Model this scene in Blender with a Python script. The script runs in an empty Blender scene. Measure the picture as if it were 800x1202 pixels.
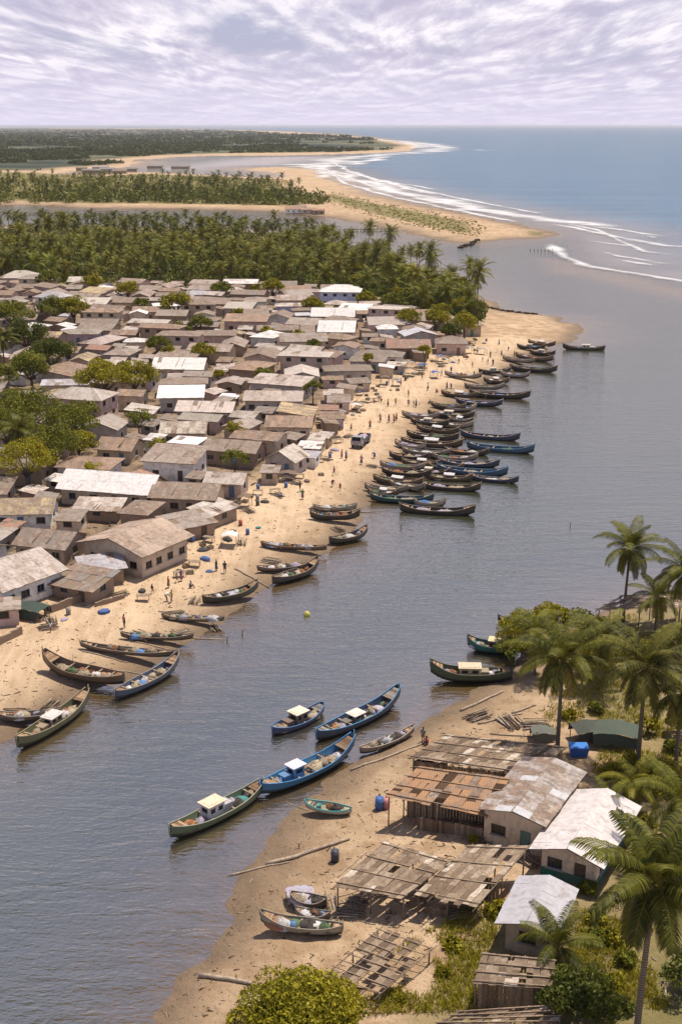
import bpy, math, random
import numpy as np
from mathutils import Vector, Matrix
R = math.radians
S = bpy.context.scene
COL = S.collection
rnd = random.Random(7)

# ---------------------------------------------------------------- camera
CAM_H = 60.0
FPX = 1451.0                       # focal length in pixels of the 800 x 1202 photograph
PITCH = math.atan(454.0 / FPX)
cd = bpy.data.cameras.new('camera'); cam = bpy.data.objects.new('camera', cd); COL.objects.link(cam)
cam.location = (0, 0, CAM_H); cam.rotation_euler = (math.pi / 2 - PITCH, 0, 0)
cd.sensor_fit = 'VERTICAL'; cd.sensor_height = 24.0; cd.lens = 24.0 * FPX / 1202.0
cd.clip_start = 0.5; cd.clip_end = 500000.0
S.camera = cam

# ---------------------------------------------------------------- world
SUN_EL, SUN_AZ = 69.0, 42.0        # degrees; azimuth from +Y towards +X
W = bpy.data.worlds.new('World'); S.world = W; W.use_nodes = True
nt = W.node_tree; nt.nodes.clear()
def N(t, kind, **kw):
    n = t.nodes.new(kind)
    for k, v in kw.items():
        if k in n.inputs.keys() if isinstance(k, str) and k[0].isupper() else False: n.inputs[k].default_value = v
        else: setattr(n, k, v)
    return n
def math_node(t, op, a, b=None, clamp=False):
    n = t.nodes.new('ShaderNodeMath'); n.operation = op; n.use_clamp = clamp
    for i, v in enumerate((a, b)):
        if v is None: continue
        if isinstance(v, (int, float)): n.inputs[i].default_value = v
        else: t.links.new(v, n.inputs[i])
    return n.outputs[0]
def mixc(t, f, a, b, blend='MIX'):
    n = t.nodes.new('ShaderNodeMix'); n.data_type = 'RGBA'; n.blend_type = blend; n.clamp_factor = True
    for i, v in ((0, f), (6, a), (7, b)):
        if isinstance(v, (int, float)): n.inputs[i].default_value = v
        elif isinstance(v, (tuple, list)): n.inputs[i].default_value = (*v[:3], 1)
        else: t.links.new(v, n.inputs[i])
    return n.outputs[2]
def ramp(t, f, stops, interp='LINEAR'):
    n = t.nodes.new('ShaderNodeValToRGB'); n.color_ramp.interpolation = interp
    els = n.color_ramp.elements
    while len(els) < len(stops): els.new(0.5)
    for e, (p, c) in zip(els, stops):
        e.position = p; e.color = (*c, 1) if isinstance(c, (tuple, list)) else (c, c, c, 1)
    t.links.new(f, n.inputs[0]); return n.outputs[0]
def noise(t, vec, scale, detail=4, rough=0.55, dist=0.0):
    n = t.nodes.new('ShaderNodeTexNoise'); n.inputs['Scale'].default_value = scale
    n.inputs['Detail'].default_value = detail; n.inputs['Roughness'].default_value = rough
    n.inputs['Distortion'].default_value = dist
    if vec is not None: t.links.new(vec, n.inputs['Vector'])
    return n.outputs['Fac']
def mapping(t, vec, scale=(1, 1, 1), rot=(0, 0, 0), loc=(0, 0, 0)):
    n = t.nodes.new('ShaderNodeMapping'); n.inputs['Scale'].default_value = scale
    n.inputs['Rotation'].default_value = rot; n.inputs['Location'].default_value = loc
    t.links.new(vec, n.inputs['Vector']); return n.outputs[0]

sky = nt.nodes.new('ShaderNodeTexSky'); sky.sky_type = 'NISHITA'; sky.sun_disc = False
sky.sun_elevation = R(SUN_EL); sky.sun_rotation = R(SUN_AZ % 360); sky.air_density = 1.0; sky.dust_density = 1.0
geo = nt.nodes.new('ShaderNodeTexCoord')
sep = nt.nodes.new('ShaderNodeSeparateXYZ'); nt.links.new(geo.outputs['Generated'], sep.inputs[0])
zc = math_node(nt, 'MAXIMUM', sep.outputs[2], 0.0)
# clouds: noise on the sky dome, flattened towards the horizon as a real cloud deck is
den = math_node(nt, 'ADD', zc, 0.035)
cx = math_node(nt, 'DIVIDE', sep.outputs[0], den); cy = math_node(nt, 'DIVIDE', sep.outputs[1], den)
cmb = nt.nodes.new('ShaderNodeCombineXYZ'); nt.links.new(cx, cmb.inputs[0]); nt.links.new(cy, cmb.inputs[1])
n1 = noise(nt, mapping(nt, cmb.outputs[0], (1.15, 0.22, 1), loc=(3.1, 1.2, 0)), 1.0, 9, 0.6, 0.25)
n2 = noise(nt, mapping(nt, cmb.outputs[0], (0.5, 0.12, 1), loc=(9.1, 4.2, 0)), 1.4, 6, 0.6)
dens = math_node(nt, 'ADD', math_node(nt, 'MULTIPLY', n1, 0.62), math_node(nt, 'MULTIPLY', n2, 0.38))
cover = ramp(nt, dens, [(0.38, 0.0), (0.47, 0.8), (0.55, 1.0)])
# the higher cumulus get lit tops and grey-lavender bases from the cloud thickness
tone = noise(nt, mapping(nt, cmb.outputs[0], (1.15, 0.22, 1), loc=(3.1, 1.34, 0)), 1.0, 9, 0.6, 0.25)
shade = ramp(nt, math_node(nt, 'ADD', math_node(nt, 'SUBTRACT', n1, tone), 0.5), [(0.42, (6.9, 6.3, 8.1)), (0.50, (9.0, 8.4, 9.9)), (0.57, (12.3, 11.5, 12.2))])
skyc = mixc(nt, ramp(nt, zc, [(0.0, 0.75), (0.25, 0.45), (0.6, 0.15)]), sky.outputs[0], (6.3, 6.1, 8.9))
hi = ramp(nt, zc, [(0.14, 0.95), (0.36, 0.15)])
cl = mixc(nt, math_node(nt, 'MULTIPLY', cover, hi), skyc, shade)
hz = ramp(nt, zc, [(0.0, 1.0), (0.02, 0.75), (0.055, 0.0)])
fin = mixc(nt, math_node(nt, 'MULTIPLY', hz, 0.85), cl, (9.2, 8.6, 10.6))
bg = nt.nodes.new('ShaderNodeBackground'); bg.inputs['Strength'].default_value = 0.075
out = nt.nodes.new('ShaderNodeOutputWorld'); nt.links.new(fin, bg.inputs[0]); nt.links.new(bg.outputs[0], out.inputs[0])

sd = bpy.data.lights.new('sun', 'SUN'); sd.energy = 5.0; sd.angle = R(0.6); sd.color = (1.0, 0.91, 0.77)
sun = bpy.data.objects.new('sun', sd); COL.objects.link(sun)
sdir = Vector((math.sin(R(SUN_AZ)) * math.cos(R(SUN_EL)), math.cos(R(SUN_AZ)) * math.cos(R(SUN_EL)), math.sin(R(SUN_EL))))
sun.rotation_euler = sdir.to_track_quat('Z', 'Y').to_euler(); sun.location = (0, 0, 300)

S.view_settings.view_transform = 'Standard'; S.view_settings.look = 'None'
S.view_settings.gamma = 1.0; S.view_settings.exposure = 0.2; S.view_settings.use_curve_mapping = False
S.render.engine = 'CYCLES'
S.cycles.max_bounces = 6; S.cycles.transparent_max_bounces = 12; S.cycles.volume_bounces = 0
S.cycles.use_denoising = True

# ---------------------------------------------------------------- photograph pixel <-> ground
cp, sp = math.cos(PITCH), math.sin(PITCH)
def G(px, py, z=0.0):
    a = (px - 400.0) / FPX; b = (601.0 - py) / FPX
    dy = cp + b * sp; dz = -sp + b * cp
    t = (z - CAM_H) / dz
    return (a * t, dy * t)
def poly(pts): return np.array([G(*p) for p in pts])
def scale_at(x, y, z=2.0):           # photo pixels per metre at a world point
    return FPX / (y * cp + (CAM_H - z) * sp)
def to_px(x, y, z):
    d = y * cp - (z - CAM_H) * sp; u = y * sp + (z - CAM_H) * cp
    return 400 + FPX * x / d, 601 - FPX * u / d

# ---------------------------------------------------------------- numpy noise and distances
_perm = np.random.RandomState(3).rand(512, 512)
def vnoise(x, y):
    xi = np.floor(x).astype(int); yi = np.floor(y).astype(int); fx = x - xi; fy = y - yi
    fx = fx * fx * (3 - 2 * fx); fy = fy * fy * (3 - 2 * fy)
    g = lambda i, j: _perm[i & 511, j & 511]
    return (g(xi, yi) * (1 - fx) + g(xi + 1, yi) * fx) * (1 - fy) + (g(xi, yi + 1) * (1 - fx) + g(xi + 1, yi + 1) * fx) * fy
def fbm(x, y, o=4):
    x = np.asarray(x, float); y = np.asarray(y, float)
    s = 0; a = 0.5; n = 0
    for k in range(o):
        s = s + a * vnoise(x + 17.3 * k, y - 9.1 * k); n += a; x = x * 2.03; y = y * 2.03; a *= 0.5
    return s / n
def sdf(P, x, y):                    # signed distance to polygon, positive inside
    x = np.asarray(x, float); y = np.asarray(y, float)
    d2 = np.full(x.shape, 1e18); inside = np.zeros(x.shape, bool)
    n = len(P)
    for i in range(n):
        ax, ay = P[i]; bx, by = P[(i + 1) % n]
        ex, ey = bx - ax, by - ay; L = ex * ex + ey * ey
        t = np.clip(((x - ax) * ex + (y - ay) * ey) / max(L, 1e-9), 0, 1)
        dx = x - ax - t * ex; dy = y - ay - t * ey
        d2 = np.minimum(d2, dx * dx + dy * dy)
        c = ((ay > y) != (by > y)) & (x < (bx - ax) * (y - ay) / ((by - ay) if by != ay else 1e-9) + ax)
        inside ^= c
    d = np.sqrt(d2); return np.where(inside, d, -d)

WEST = poly([(-900, 1000), (-60, 900), (0, 868), (40, 845), (80, 824), (120, 810), (160, 797), (196, 772), (222, 757), (240, 746), (262, 728), (282, 712),
    (308, 690), (340, 672), (372, 660), (392, 642), (420, 622), (428, 602), (438, 585), (452, 568), (468, 545), (490, 522), (512, 500), (530, 480), (548, 463),
    (575, 447), (600, 432), (625, 416), (650, 405), (672, 399), (683, 390), (678, 381), (655, 373), (625, 370), (595, 366), (570, 352), (548, 338), (525, 328),
    (500, 318), (470, 306), (440, 297), (400, 288), (350, 277), (300, 271), (230, 269), (150, 267), (60, 266), (-50, 265), (-1500, 265), (-3000, 500)])
MID = poly([(-1500, 239), (0, 240), (60, 241), (100, 244), (200, 245), (280, 247), (350, 250), (400, 257), (450, 267), (500, 279), (545, 285), (580, 283), (630, 279),
    (650, 276), (640, 271), (600, 262), (550, 252), (500, 242), (450, 232), (410, 222), (388, 213), (374, 205), (362, 199), (330, 196.5), (300, 197), (290, 199),
    (330, 203), (338, 209), (300, 208.5), (250, 206), (200, 204), (165, 202.5), (150, 203), (120, 206.5), (60, 204), (90, 200), (150, 196), (160, 190), (140, 187), (0, 187), (-1500, 187)])
FAR = poly([(-1500, 192), (0, 192), (110, 190), (150, 188), (200, 184.5), (255, 182.5), (330, 182.5), (400, 181), (450, 179), (478, 177), (492, 173), (486, 169.5), (462, 165.5), (430, 161.5),
    (380, 157), (330, 154.3), (260, 152.2), (180, 151), (80, 150.2), (0, 149.8), (-1500, 149.6)])
EAST = poly([(120, 1290), (175, 1240), (192, 1180), (212, 1150), (230, 1125), (250, 1092), (264, 1063), (276, 1038), (296, 1015), (318, 985), (338, 962),
    (362, 934), (404, 909), (436, 885), (462, 870), (490, 853), (515, 841), (545, 822), (562, 808), (590, 800), (606, 788), (622, 764), (648, 740), (690, 722), (730, 709),
    (800, 692), (1000, 655), (1900, 560), (2600, 1500), (400, 2200)])
SHOAL = poly([(640, 303), (660, 306), (690, 315), (745, 326), (810, 343), (900, 365), (900, 372), (800, 349), (735, 335), (690, 323), (655, 320)])
OCEAN = poly([(362, 197), (410, 219), (500, 241), (640, 270), (668, 283), (668, 302), (705, 317), (800, 338), (1400, 420), (3000, 300), (2000, 147.3), (-2000, 147.3),
    (-1000, 148.2), (200, 150), (400, 156), (486, 168), (470, 178), (400, 182)])
VILLAGE = poly([(-200, 800), (-60, 752), (0, 742), (60, 712), (100, 700), (150, 680), (222, 650), (262, 618), (300, 578), (345, 556), (366, 528), (384, 500), (400, 475), (430, 456),
    (490, 428), (540, 408), (556, 394), (520, 388), (450, 372), (400, 352), (330, 346), (200, 346), (60, 344), (-40, 340), (-400, 340), (-600, 700)])
GROVE = poly([(-500, 272), (60, 270), (230, 272), (330, 276), (400, 292), (440, 304), (470, 316), (500, 330), (530, 345), (556, 362), (566, 380), (556, 392), (520, 386), (450, 368),
    (400, 350), (330, 342), (200, 343), (60, 342), (0, 330), (-500, 330)])
LANDS = (WEST, MID, FAR, EAST)
TRACK = [G(*p) for p in [(-40, 820), (60, 770), (150, 722), (230, 672), (300, 622), (360, 575), (405, 530), (425, 500), (460, 470), (520, 440), (600, 405)]]

def land_d(x, y):
    x = np.asarray(x, float); y = np.asarray(y, float)
    r = np.hypot(x, y)
    w = (fbm(x / 9, y / 9, 4) - 0.5) * np.clip(r / 60, 2.4, 60) * 1.5 + (fbm(x / 2.2, y / 2.2, 3) - 0.5) * 1.3
    d = sdf(WEST, x, y)
    for P in (MID, FAR, EAST): d = np.maximum(d, sdf(P, x, y))
    return d + w
def hgt(x, y, fine=True):
    x = np.asarray(x, float); y = np.asarray(y, float)
    d = land_d(x, y); r = np.hypot(x, y)
    dd = d / np.clip(r / 300, 1, 6)
    z = np.where(dd > 0, 2.0 * (1 - np.exp(-(dd / 13))), np.maximum(-3.0, np.where(dd > -14, dd * 0.05, -0.7 + (dd + 14) * 0.1)))
    ds = sdf(SHOAL, x, y)
    z = np.where(dd < 0, np.maximum(z, -0.12 + 0.05 * np.minimum(ds, 1.0) - np.maximum(-ds, 0) * 0.012), z)
    wash = sdf(OCEAN, x, y)
    z = np.where((dd < 0) & (wash > 0), np.maximum(z, -0.35 - wash * 0.010), z)
    z = z + np.where(dd > 0.5, (fbm(x / 4.5, y / 4.5, 4) - 0.5) * 0.55 * np.clip(dd / 6, 0, 1), 0)
    return z
def gz(x, y): return float(hgt(np.array([x]), np.array([y]))[0])
def P3(px, py, it=4):                # the ground point seen at a photo pixel
    z = 1.5
    for _ in range(it):
        x, y = G(px, py, z); z = max(gz(x, y), 0.0)
    return Vector((x, y, z))

# ---------------------------------------------------------------- ids
def tag(o, label, cat, group=None):
    o['label'] = label; o['category'] = cat
    if group: o['group'] = group
    return o
def empty(name, loc, rz=0.0, scale=1.0):
    o = bpy.data.objects.new(name, None); COL.objects.link(o)
    o.location = loc; o.rotation_euler = (0, 0, rz); o.scale = (scale,) * 3 if isinstance(scale, (int, float)) else scale
    o.empty_display_size = 0.5
    return o
def copy_tree(o, parent=None):
    c = o.copy(); COL.objects.link(c); c.parent = parent
    for ch in o.children: copy_tree(ch, c)
    return c

# ---------------------------------------------------------------- mesh builder
class MB:
    def __init__(s): s.v = []; s.f = []; s.m = []; s.t = []; s.uv = []; s.sm = []
    def face(s, pts, m=0, t=0.0, uv=None, sm=False):
        i = len(s.v); s.v.extend([tuple(p) for p in pts]); s.f.append(tuple(range(i, i + len(pts))))
        s.m.append(m); s.t.append(t); s.uv.extend(uv if uv else [(p[0], p[1]) for p in pts]); s.sm.append(sm)
    def idx(s, verts, faces, m=0, t=0.0, sm=False):
        i = len(s.v); s.v.extend([tuple(p) for p in verts])
        for f in faces:
            s.f.append(tuple(i + k for k in f)); s.m.append(m); s.t.append(t); s.sm.append(sm)
            s.uv.extend([(verts[k][0], verts[k][1]) for k in f])
    def box(s, c, size, rz=0.0, m=0, t=0.0, M=None):
        hx, hy, hz = size[0] / 2, size[1] / 2, size[2] / 2
        vs = [Vector((a * hx, b * hy, e * hz)) for e in (-1, 1) for b in (-1, 1) for a in (-1, 1)]
        if M is None: M = Matrix.Rotation(rz, 4, 'Z')
        vs = [M @ v + Vector(c) for v in vs]
        s.idx(vs, [(0, 2, 3, 1), (4, 5, 7, 6), (0, 1, 5, 4), (2, 6, 7, 3), (0, 4, 6, 2), (1, 3, 7, 5)], m, t)
    def tube(s, pts, rad, n=6, m=0, t=0.0, cap=True, sm=True):
        pts = [Vector(p) for p in pts]
        if isinstance(rad, (int, float)): rad = [rad] * len(pts)
        rings = []; up = Vector((0, 0, 1))
        for i, p in enumerate(pts):
            d = (pts[min(i + 1, len(pts) - 1)] - pts[max(i - 1, 0)])
            d = d.normalized() if d.length > 1e-6 else up
            a = d.cross(up if abs(d.z) < 0.95 else Vector((1, 0, 0))).normalized(); b = d.cross(a)
            rings.append([p + (a * math.cos(2 * math.pi * k / n) + b * math.sin(2 * math.pi * k / n)) * rad[i] for k in range(n)])
        vs = [v for r_ in rings for v in r_]; fs = []
        for i in range(len(pts) - 1):
            for k in range(n):
                fs.append((i * n + k, i * n + (k + 1) % n, (i + 1) * n + (k + 1) % n, (i + 1) * n + k))
        if cap: fs.append(tuple(range(n - 1, -1, -1))); fs.append(tuple((len(pts) - 1) * n + k for k in range(n)))
        s.idx(vs, fs, m, t, sm)
    def mesh(s, name, mats):
        me = bpy.data.meshes.new(name); me.from_pydata(s.v, [], s.f)
        for m in mats: me.materials.append(m)
        me.polygons.foreach_set('material_index', s.m); me.polygons.foreach_set('use_smooth', s.sm)
        a = me.attributes.new('tone', 'FLOAT', 'FACE'); a.data.foreach_set('value', s.t)
        u = me.uv_layers.new(name='UVMap'); u.data.foreach_set('uv', np.array(s.uv, dtype=np.float32).ravel())
        me.update(); return me
    def build(s, name, mats, parent=None, loc=None, color=None):
        if not isinstance(mats, (list, tuple)): mats = [mats]
        return link(name, s.mesh(name, mats), parent, loc, color)
def link(name, me, parent=None, loc=None, color=None, rz=0.0):
    o = bpy.data.objects.new(name, me); COL.objects.link(o); o.parent = parent
    if loc is not None: o.location = loc
    if rz: o.rotation_euler = (0, 0, rz)
    if color: o.color = (*color[:3], 1)
    return o
def np_mesh(name, V, F, mats, attrs=None, smooth=False, parent=None):
    me = bpy.data.meshes.new(name); nf = len(F); k = F.shape[1]
    me.vertices.add(len(V)); me.vertices.foreach_set('co', V.astype(np.float32).ravel())
    me.loops.add(nf * k); me.loops.foreach_set('vertex_index', F.astype(np.int32).ravel())
    me.polygons.add(nf); me.polygons.foreach_set('loop_start', np.arange(0, nf * k, k, dtype=np.int32))
    me.update(calc_edges=True)
    for m in mats: me.materials.append(m)
    for n, (dom, d) in (attrs or {}).items():
        a = me.attributes.new(n, 'FLOAT', dom); a.data.foreach_set('value', d.astype(np.float32).ravel())
    me.polygons.foreach_set('use_smooth', np.full(nf, smooth))
    me.update()
    return link(name, me, parent)
# ---------------------------------------------------------------- materials
def newmat(name):
    m = bpy.data.materials.new(name); m.use_nodes = True; t = m.node_tree; t.nodes.clear()
    o = t.nodes.new('ShaderNodeOutputMaterial'); return m, t, o
def attr(t, name):
    n = t.nodes.new('ShaderNodeAttribute'); n.attribute_name = name; return n.outputs['Fac']
def objcoord(t): return t.nodes.new('ShaderNodeTexCoord').outputs['Object']
def wpos(t): return t.nodes.new('ShaderNodeNewGeometry').outputs['Position']
def ocol(t): return t.nodes.new('ShaderNodeObjectInfo').outputs['Color']
def orand(t): return t.nodes.new('ShaderNodeObjectInfo').outputs['Random']
def bump(t, h, strength, dist=0.05):
    n = t.nodes.new('ShaderNodeBump'); n.inputs['Strength'].default_value = strength; n.inputs['Distance'].default_value = dist
    t.links.new(h, n.inputs['Height']); return n.outputs[0]
def principled(t, o, color, rough=0.8, normal=None, spec=0.3, metal=0.0):
    p = t.nodes.new('ShaderNodeBsdfPrincipled')
    if isinstance(color, tuple): p.inputs['Base Color'].default_value = (*color, 1)
    else: t.links.new(color, p.inputs['Base Color'])
    if isinstance(rough, (int, float)): p.inputs['Roughness'].default_value = rough
    else: t.links.new(rough, p.inputs['Roughness'])
    p.inputs['Specular IOR Level'].default_value = spec; p.inputs['Metallic'].default_value = metal
    if normal is not None: t.links.new(normal, p.inputs['Normal'])
    if o is not None: t.links.new(p.outputs[0], o.inputs[0])
    return p
def scal(t, v, a, b):                # v*a+b
    return math_node(t, 'ADD', math_node(t, 'MULTIPLY', v, a), b)

M = {}
# ground: sand, wet sand near the water, village dirt, scrub
m, t, o = newmat('ground'); M['ground'] = m
p = wpos(t)
nb = noise(t, p, 0.035, 4, 0.6); nm = noise(t, p, 0.35, 5, 0.65); nf_ = noise(t, p, 2.6, 5, 0.7)
sand = mixc(t, ramp(t, nb, [(0.35, 0.0), (0.65, 1.0)]), (0.42, 0.29, 0.18), (0.57, 0.42, 0.275))
sand = mixc(t, ramp(t, nm, [(0.42, 0.0), (0.60, 0.85)]), sand, (0.31, 0.20, 0.115))
sand = mixc(t, ramp(t, nf_, [(0.56, 0.0), (0.76, 0.5)]), sand, (0.25, 0.17, 0.11))
trk = attr(t, 'track')
rut = noise(t, mapping(t, p, (1.1, 0.12, 1), rot=(0, 0, R(28))), 0.8, 5, 0.7)
sand = mixc(t, math_node(t, 'MULTIPLY', trk, ramp(t, rut, [(0.36, 0.25), (0.66, 0.8)])), sand, (0.64, 0.475, 0.32))
sepz = t.nodes.new('ShaderNodeSeparateXYZ'); t.links.new(p, sepz.inputs[0])
zz = math_node(t, 'ADD', sepz.outputs[2], scal(t, nm, 0.9, -0.45))
dirt = mixc(t, ramp(t, nm, [(0.38, 0.0), (0.6, 1.0)]), (0.27, 0.19, 0.125), (0.13, 0.095, 0.065))
sand = mixc(t, attr(t, 'dirt'), sand, dirt)
wet = ramp(t, zz, [(0.0, 1.0), (0.22, 0.85), (0.5, 0.35), (1.0, 0.0)])
wetc = mixc(t, ramp(t, nm, [(0.4, 0.0), (0.6, 1.0)]), (0.20, 0.135, 0.085), (0.135, 0.095, 0.062))
c = mixc(t, math_node(t, 'MULTIPLY', wet, attr(t, 'near')), sand, wetc)
under = ramp(t, sepz.outputs[2], [(0.0, 1.0), (1.0, 1.0)])
veg = attr(t, 'veg'); vn = noise(t, p, 0.12, 6, 0.7); vn2 = noise(t, p, 1.3, 4, 0.7)
gc = mixc(t, vn2, (0.060, 0.070, 0.018), (0.17, 0.155, 0.05))
gc = mixc(t, ramp(t, vn, [(0.40, 0.0), (0.60, 0.8)]), gc, (0.27, 0.205, 0.09))
vm = math_node(t, 'MULTIPLY', veg, ramp(t, math_node(t, 'ADD', vn, scal(t, veg, 0.9, -0.45)), [(0.36, 0.0), (0.56, 1.0)]))
c = mixc(t, vm, c, gc)
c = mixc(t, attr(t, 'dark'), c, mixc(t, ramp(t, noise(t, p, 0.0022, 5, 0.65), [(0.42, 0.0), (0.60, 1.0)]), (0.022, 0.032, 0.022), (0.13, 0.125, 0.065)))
rg = math_node(t, 'SUBTRACT', 0.95, math_node(t, 'MULTIPLY', wet, 0.25))
hh = math_node(t, 'ADD', nf_, math_node(t, 'MULTIPLY', nm, 1.6))
principled(t, o, c, rg, bump(t, hh, 0.85, 0.35), 0.25)

# water
m, t, o = newmat('water'); M['water'] = m
p = wpos(t)
sea = attr(t, 'sea'); op = attr(t, 'opacity')
w1 = noise(t, mapping(t, p, (0.16, 0.62, 1), rot=(0, 0, R(-14))), 1.0, 4, 0.5, 0.8)
w2 = noise(t, mapping(t, p, (0.5, 1.1, 1), rot=(0, 0, R(18))), 2.6, 2, 0.5, 0.4)
w3 = noise(t, mapping(t, p, (0.03, 0.07, 1), rot=(0, 0, R(-8))), 1.0, 4, 0.6)
w4 = noise(t, mapping(t, p, (0.004, 0.022, 1), rot=(0, 0, R(24))), 1.0, 7, 0.7)
hsum = math_node(t, 'ADD', math_node(t, 'MULTIPLY', w1, scal(t, w3, 1.6, -0.2)), math_node(t, 'MULTIPLY', w2, 0.28))
nrm = bump(t, hsum, 0.9, 0.26)
body = mixc(t, w3, (0.024, 0.030, 0.011), (0.052, 0.053, 0.024))
seac = mixc(t, ramp(t, w4, [(0.35, 0.0), (0.65, 1.0)]), (0.010, 0.075, 0.165), (0.028, 0.135, 0.230))
body = mixc(t, sea, body, seac)
body = mixc(t, attr(t, 'silt_sheen'), body, (0.34, 0.30, 0.30))  # silt in the wash, and the lagoon's sky reflection painted as body colour
df = t.nodes.new('ShaderNodeBsdfDiffuse'); t.links.new(body, df.inputs[0])
tr = t.nodes.new('ShaderNodeBsdfTransparent'); tr.inputs[0].default_value = (0.88, 0.80, 0.56, 1)
mx = t.nodes.new('ShaderNodeMixShader'); t.links.new(op, mx.inputs[0]); t.links.new(tr.outputs[0], mx.inputs[1]); t.links.new(df.outputs[0], mx.inputs[2])
gl = t.nodes.new('ShaderNodeBsdfGlossy'); gl.inputs['Roughness'].default_value = 0.09; t.links.new(nrm, gl.inputs['Normal'])
gl.inputs[0].default_value = (0.98, 0.945, 0.87, 1)
fr = t.nodes.new('ShaderNodeFresnel'); fr.inputs[0].default_value = 1.33; t.links.new(nrm, fr.inputs['Normal'])
m2 = t.nodes.new('ShaderNodeMixShader'); t.links.new(math_node(t, 'MULTIPLY', fr.outputs[0], scal(t, sea, -0.10, 0.50)), m2.inputs[0]); t.links.new(mx.outputs[0], m2.inputs[1]); t.links.new(gl.outputs[0], m2.inputs[2])
t.links.new(m2.outputs[0], o.inputs[0])

# foam: 'tone' runs 0 at the ribbon edges to 1 in its middle
m, t, o = newmat('foam'); M['foam'] = m
p = wpos(t)
f1 = noise(t, mapping(t, p, (0.035, 0.10, 1)), 1.0, 8, 0.75); f2 = noise(t, p, 0.011, 3, 0.5)
a = math_node(t, 'ADD', math_node(t, 'ADD', f1, math_node(t, 'MULTIPLY', f2, 0.7)), math_node(t, 'MULTIPLY', attr(t, 'mid'), 0.62))
al = ramp(t, a, [(0.92, 0.0), (1.22, 1.0)]) if False else math_node(t, 'MULTIPLY', math_node(t, 'SUBTRACT', a, 1.06), 1.5, True)
df = t.nodes.new('ShaderNodeBsdfDiffuse'); df.inputs[0].default_value = (0.74, 0.73, 0.75, 1)
tr = t.nodes.new('ShaderNodeBsdfTransparent'); mx = t.nodes.new('ShaderNodeMixShader')
t.links.new(al, mx.inputs[0]); t.links.new(tr.outputs[0], mx.inputs[1]); t.links.new(df.outputs[0], mx.inputs[2]); t.links.new(mx.outputs[0], o.inputs[0])

# plaster walls (object colour)
m, t, o = newmat('plaster'); M['wall'] = m
q = objcoord(t); n1 = noise(t, q, 0.8, 5, 0.7); n2 = noise(t, mapping(t, q, (3, 3, 0.5)), 1.0, 4, 0.7)
c = mixc(t, ramp(t, n1, [(0.45, 0.0), (0.70, 0.6)]), ocol(t), (0.22, 0.165, 0.12))
c = mixc(t, ramp(t, n2, [(0.55, 0.0), (0.75, 0.5)]), c, (0.14, 0.11, 0.085))
principled(t, o, c, 0.9, bump(t, n2, 0.3, 0.03), 0.15)
# corrugated sheet roofs: tone 0 keeps the sheet's paint, tone 1 is rust
m, t, o = newmat('sheet_metal'); M['roof'] = m
q = objcoord(t); uvn = t.nodes.new('ShaderNodeUVMap'); uvn.uv_map = 'UVMap'
n1 = noise(t, q, 0.55, 6, 0.7); n2 = noise(t, mapping(t, uvn.outputs[0], (5, 0.5, 1)), 1.0, 4, 0.7); tn = attr(t, 'tone')
r_ = math_node(t, 'ADD', tn, scal(t, n1, 0.8, -0.40)); r_ = math_node(t, 'ADD', r_, scal(t, n2, 0.7, -0.35))
rust = mixc(t, n2, (0.16, 0.10, 0.07), (0.33, 0.205, 0.135))
rust = mixc(t, ramp(t, noise(t, q, 0.9, 3, 0.6), [(0.5, 0.0), (0.62, 0.9)]), rust, (0.40, 0.31, 0.24))
c = mixc(t, ramp(t, r_, [(0.20, 0.0), (0.70, 0.95)]), ocol(t), rust)
bl = math_node(t, 'MULTIPLY', ramp(t, noise(t, q, 1.7, 5, 0.75), [(0.42, 0.0), (0.66, 0.85)]), scal(t, tn, 1.3, 0.40), True)
c = mixc(t, bl, c, (0.13, 0.10, 0.08))
wv = t.nodes.new('ShaderNodeTexWave'); wv.inputs['Scale'].default_value = 2.2; wv.bands_direction = 'X'; t.links.new(uvn.outputs[0], wv.inputs[0])
principled(t, o, c, 0.6, bump(t, wv.outputs['Fac'], 0.5, 0.04), 0.3)
# weathered planks / thatch, tone picks the board
m, t, o = newmat('planks'); M['plank'] = m
q = objcoord(t); n1 = noise(t, mapping(t, q, (2, 2, 6)), 1.6, 5, 0.75); tn = attr(t, 'tone')
c = ramp(t, tn, [(0.0, (0.085, 0.060, 0.042)), (0.35, (0.19, 0.135, 0.095)), (0.6, (0.30, 0.225, 0.16)), (0.85, (0.46, 0.37, 0.285)), (1.0, (0.60, 0.52, 0.44))])
c = mixc(t, ramp(t, n1, [(0.42, 0.0), (0.68, 0.75)]), c, (0.10, 0.07, 0.05))
c = mixc(t, 0.6, c, mixc(t, 1.0, c, ocol(t), 'MULTIPLY')); principled(t, o, c, 0.9, bump(t, n1, 0.5, 0.03), 0.15)
# plain wood
m, t, o = newmat('wood'); M['wood'] = m
q = objcoord(t); n1 = noise(t, mapping(t, q, (1.5, 6, 6)), 1.5, 5, 0.7)
principled(t, o, mixc(t, n1, (0.12, 0.085, 0.06), (0.30, 0.225, 0.16)), 0.85, bump(t, n1, 0.4, 0.02), 0.2)
# painted things with wear (object colour)
m, t, o = newmat('worn_paint'); M['paint'] = m
q = objcoord(t); n1 = noise(t, mapping(t, q, (0.8, 3, 3)), 2.0, 6, 0.75)
c = mixc(t, ramp(t, n1, [(0.50, 0.0), (0.68, 0.8)]), ocol(t), (0.16, 0.12, 0.09))
principled(t, o, c, 0.55, bump(t, n1, 0.25, 0.02), 0.35)
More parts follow.
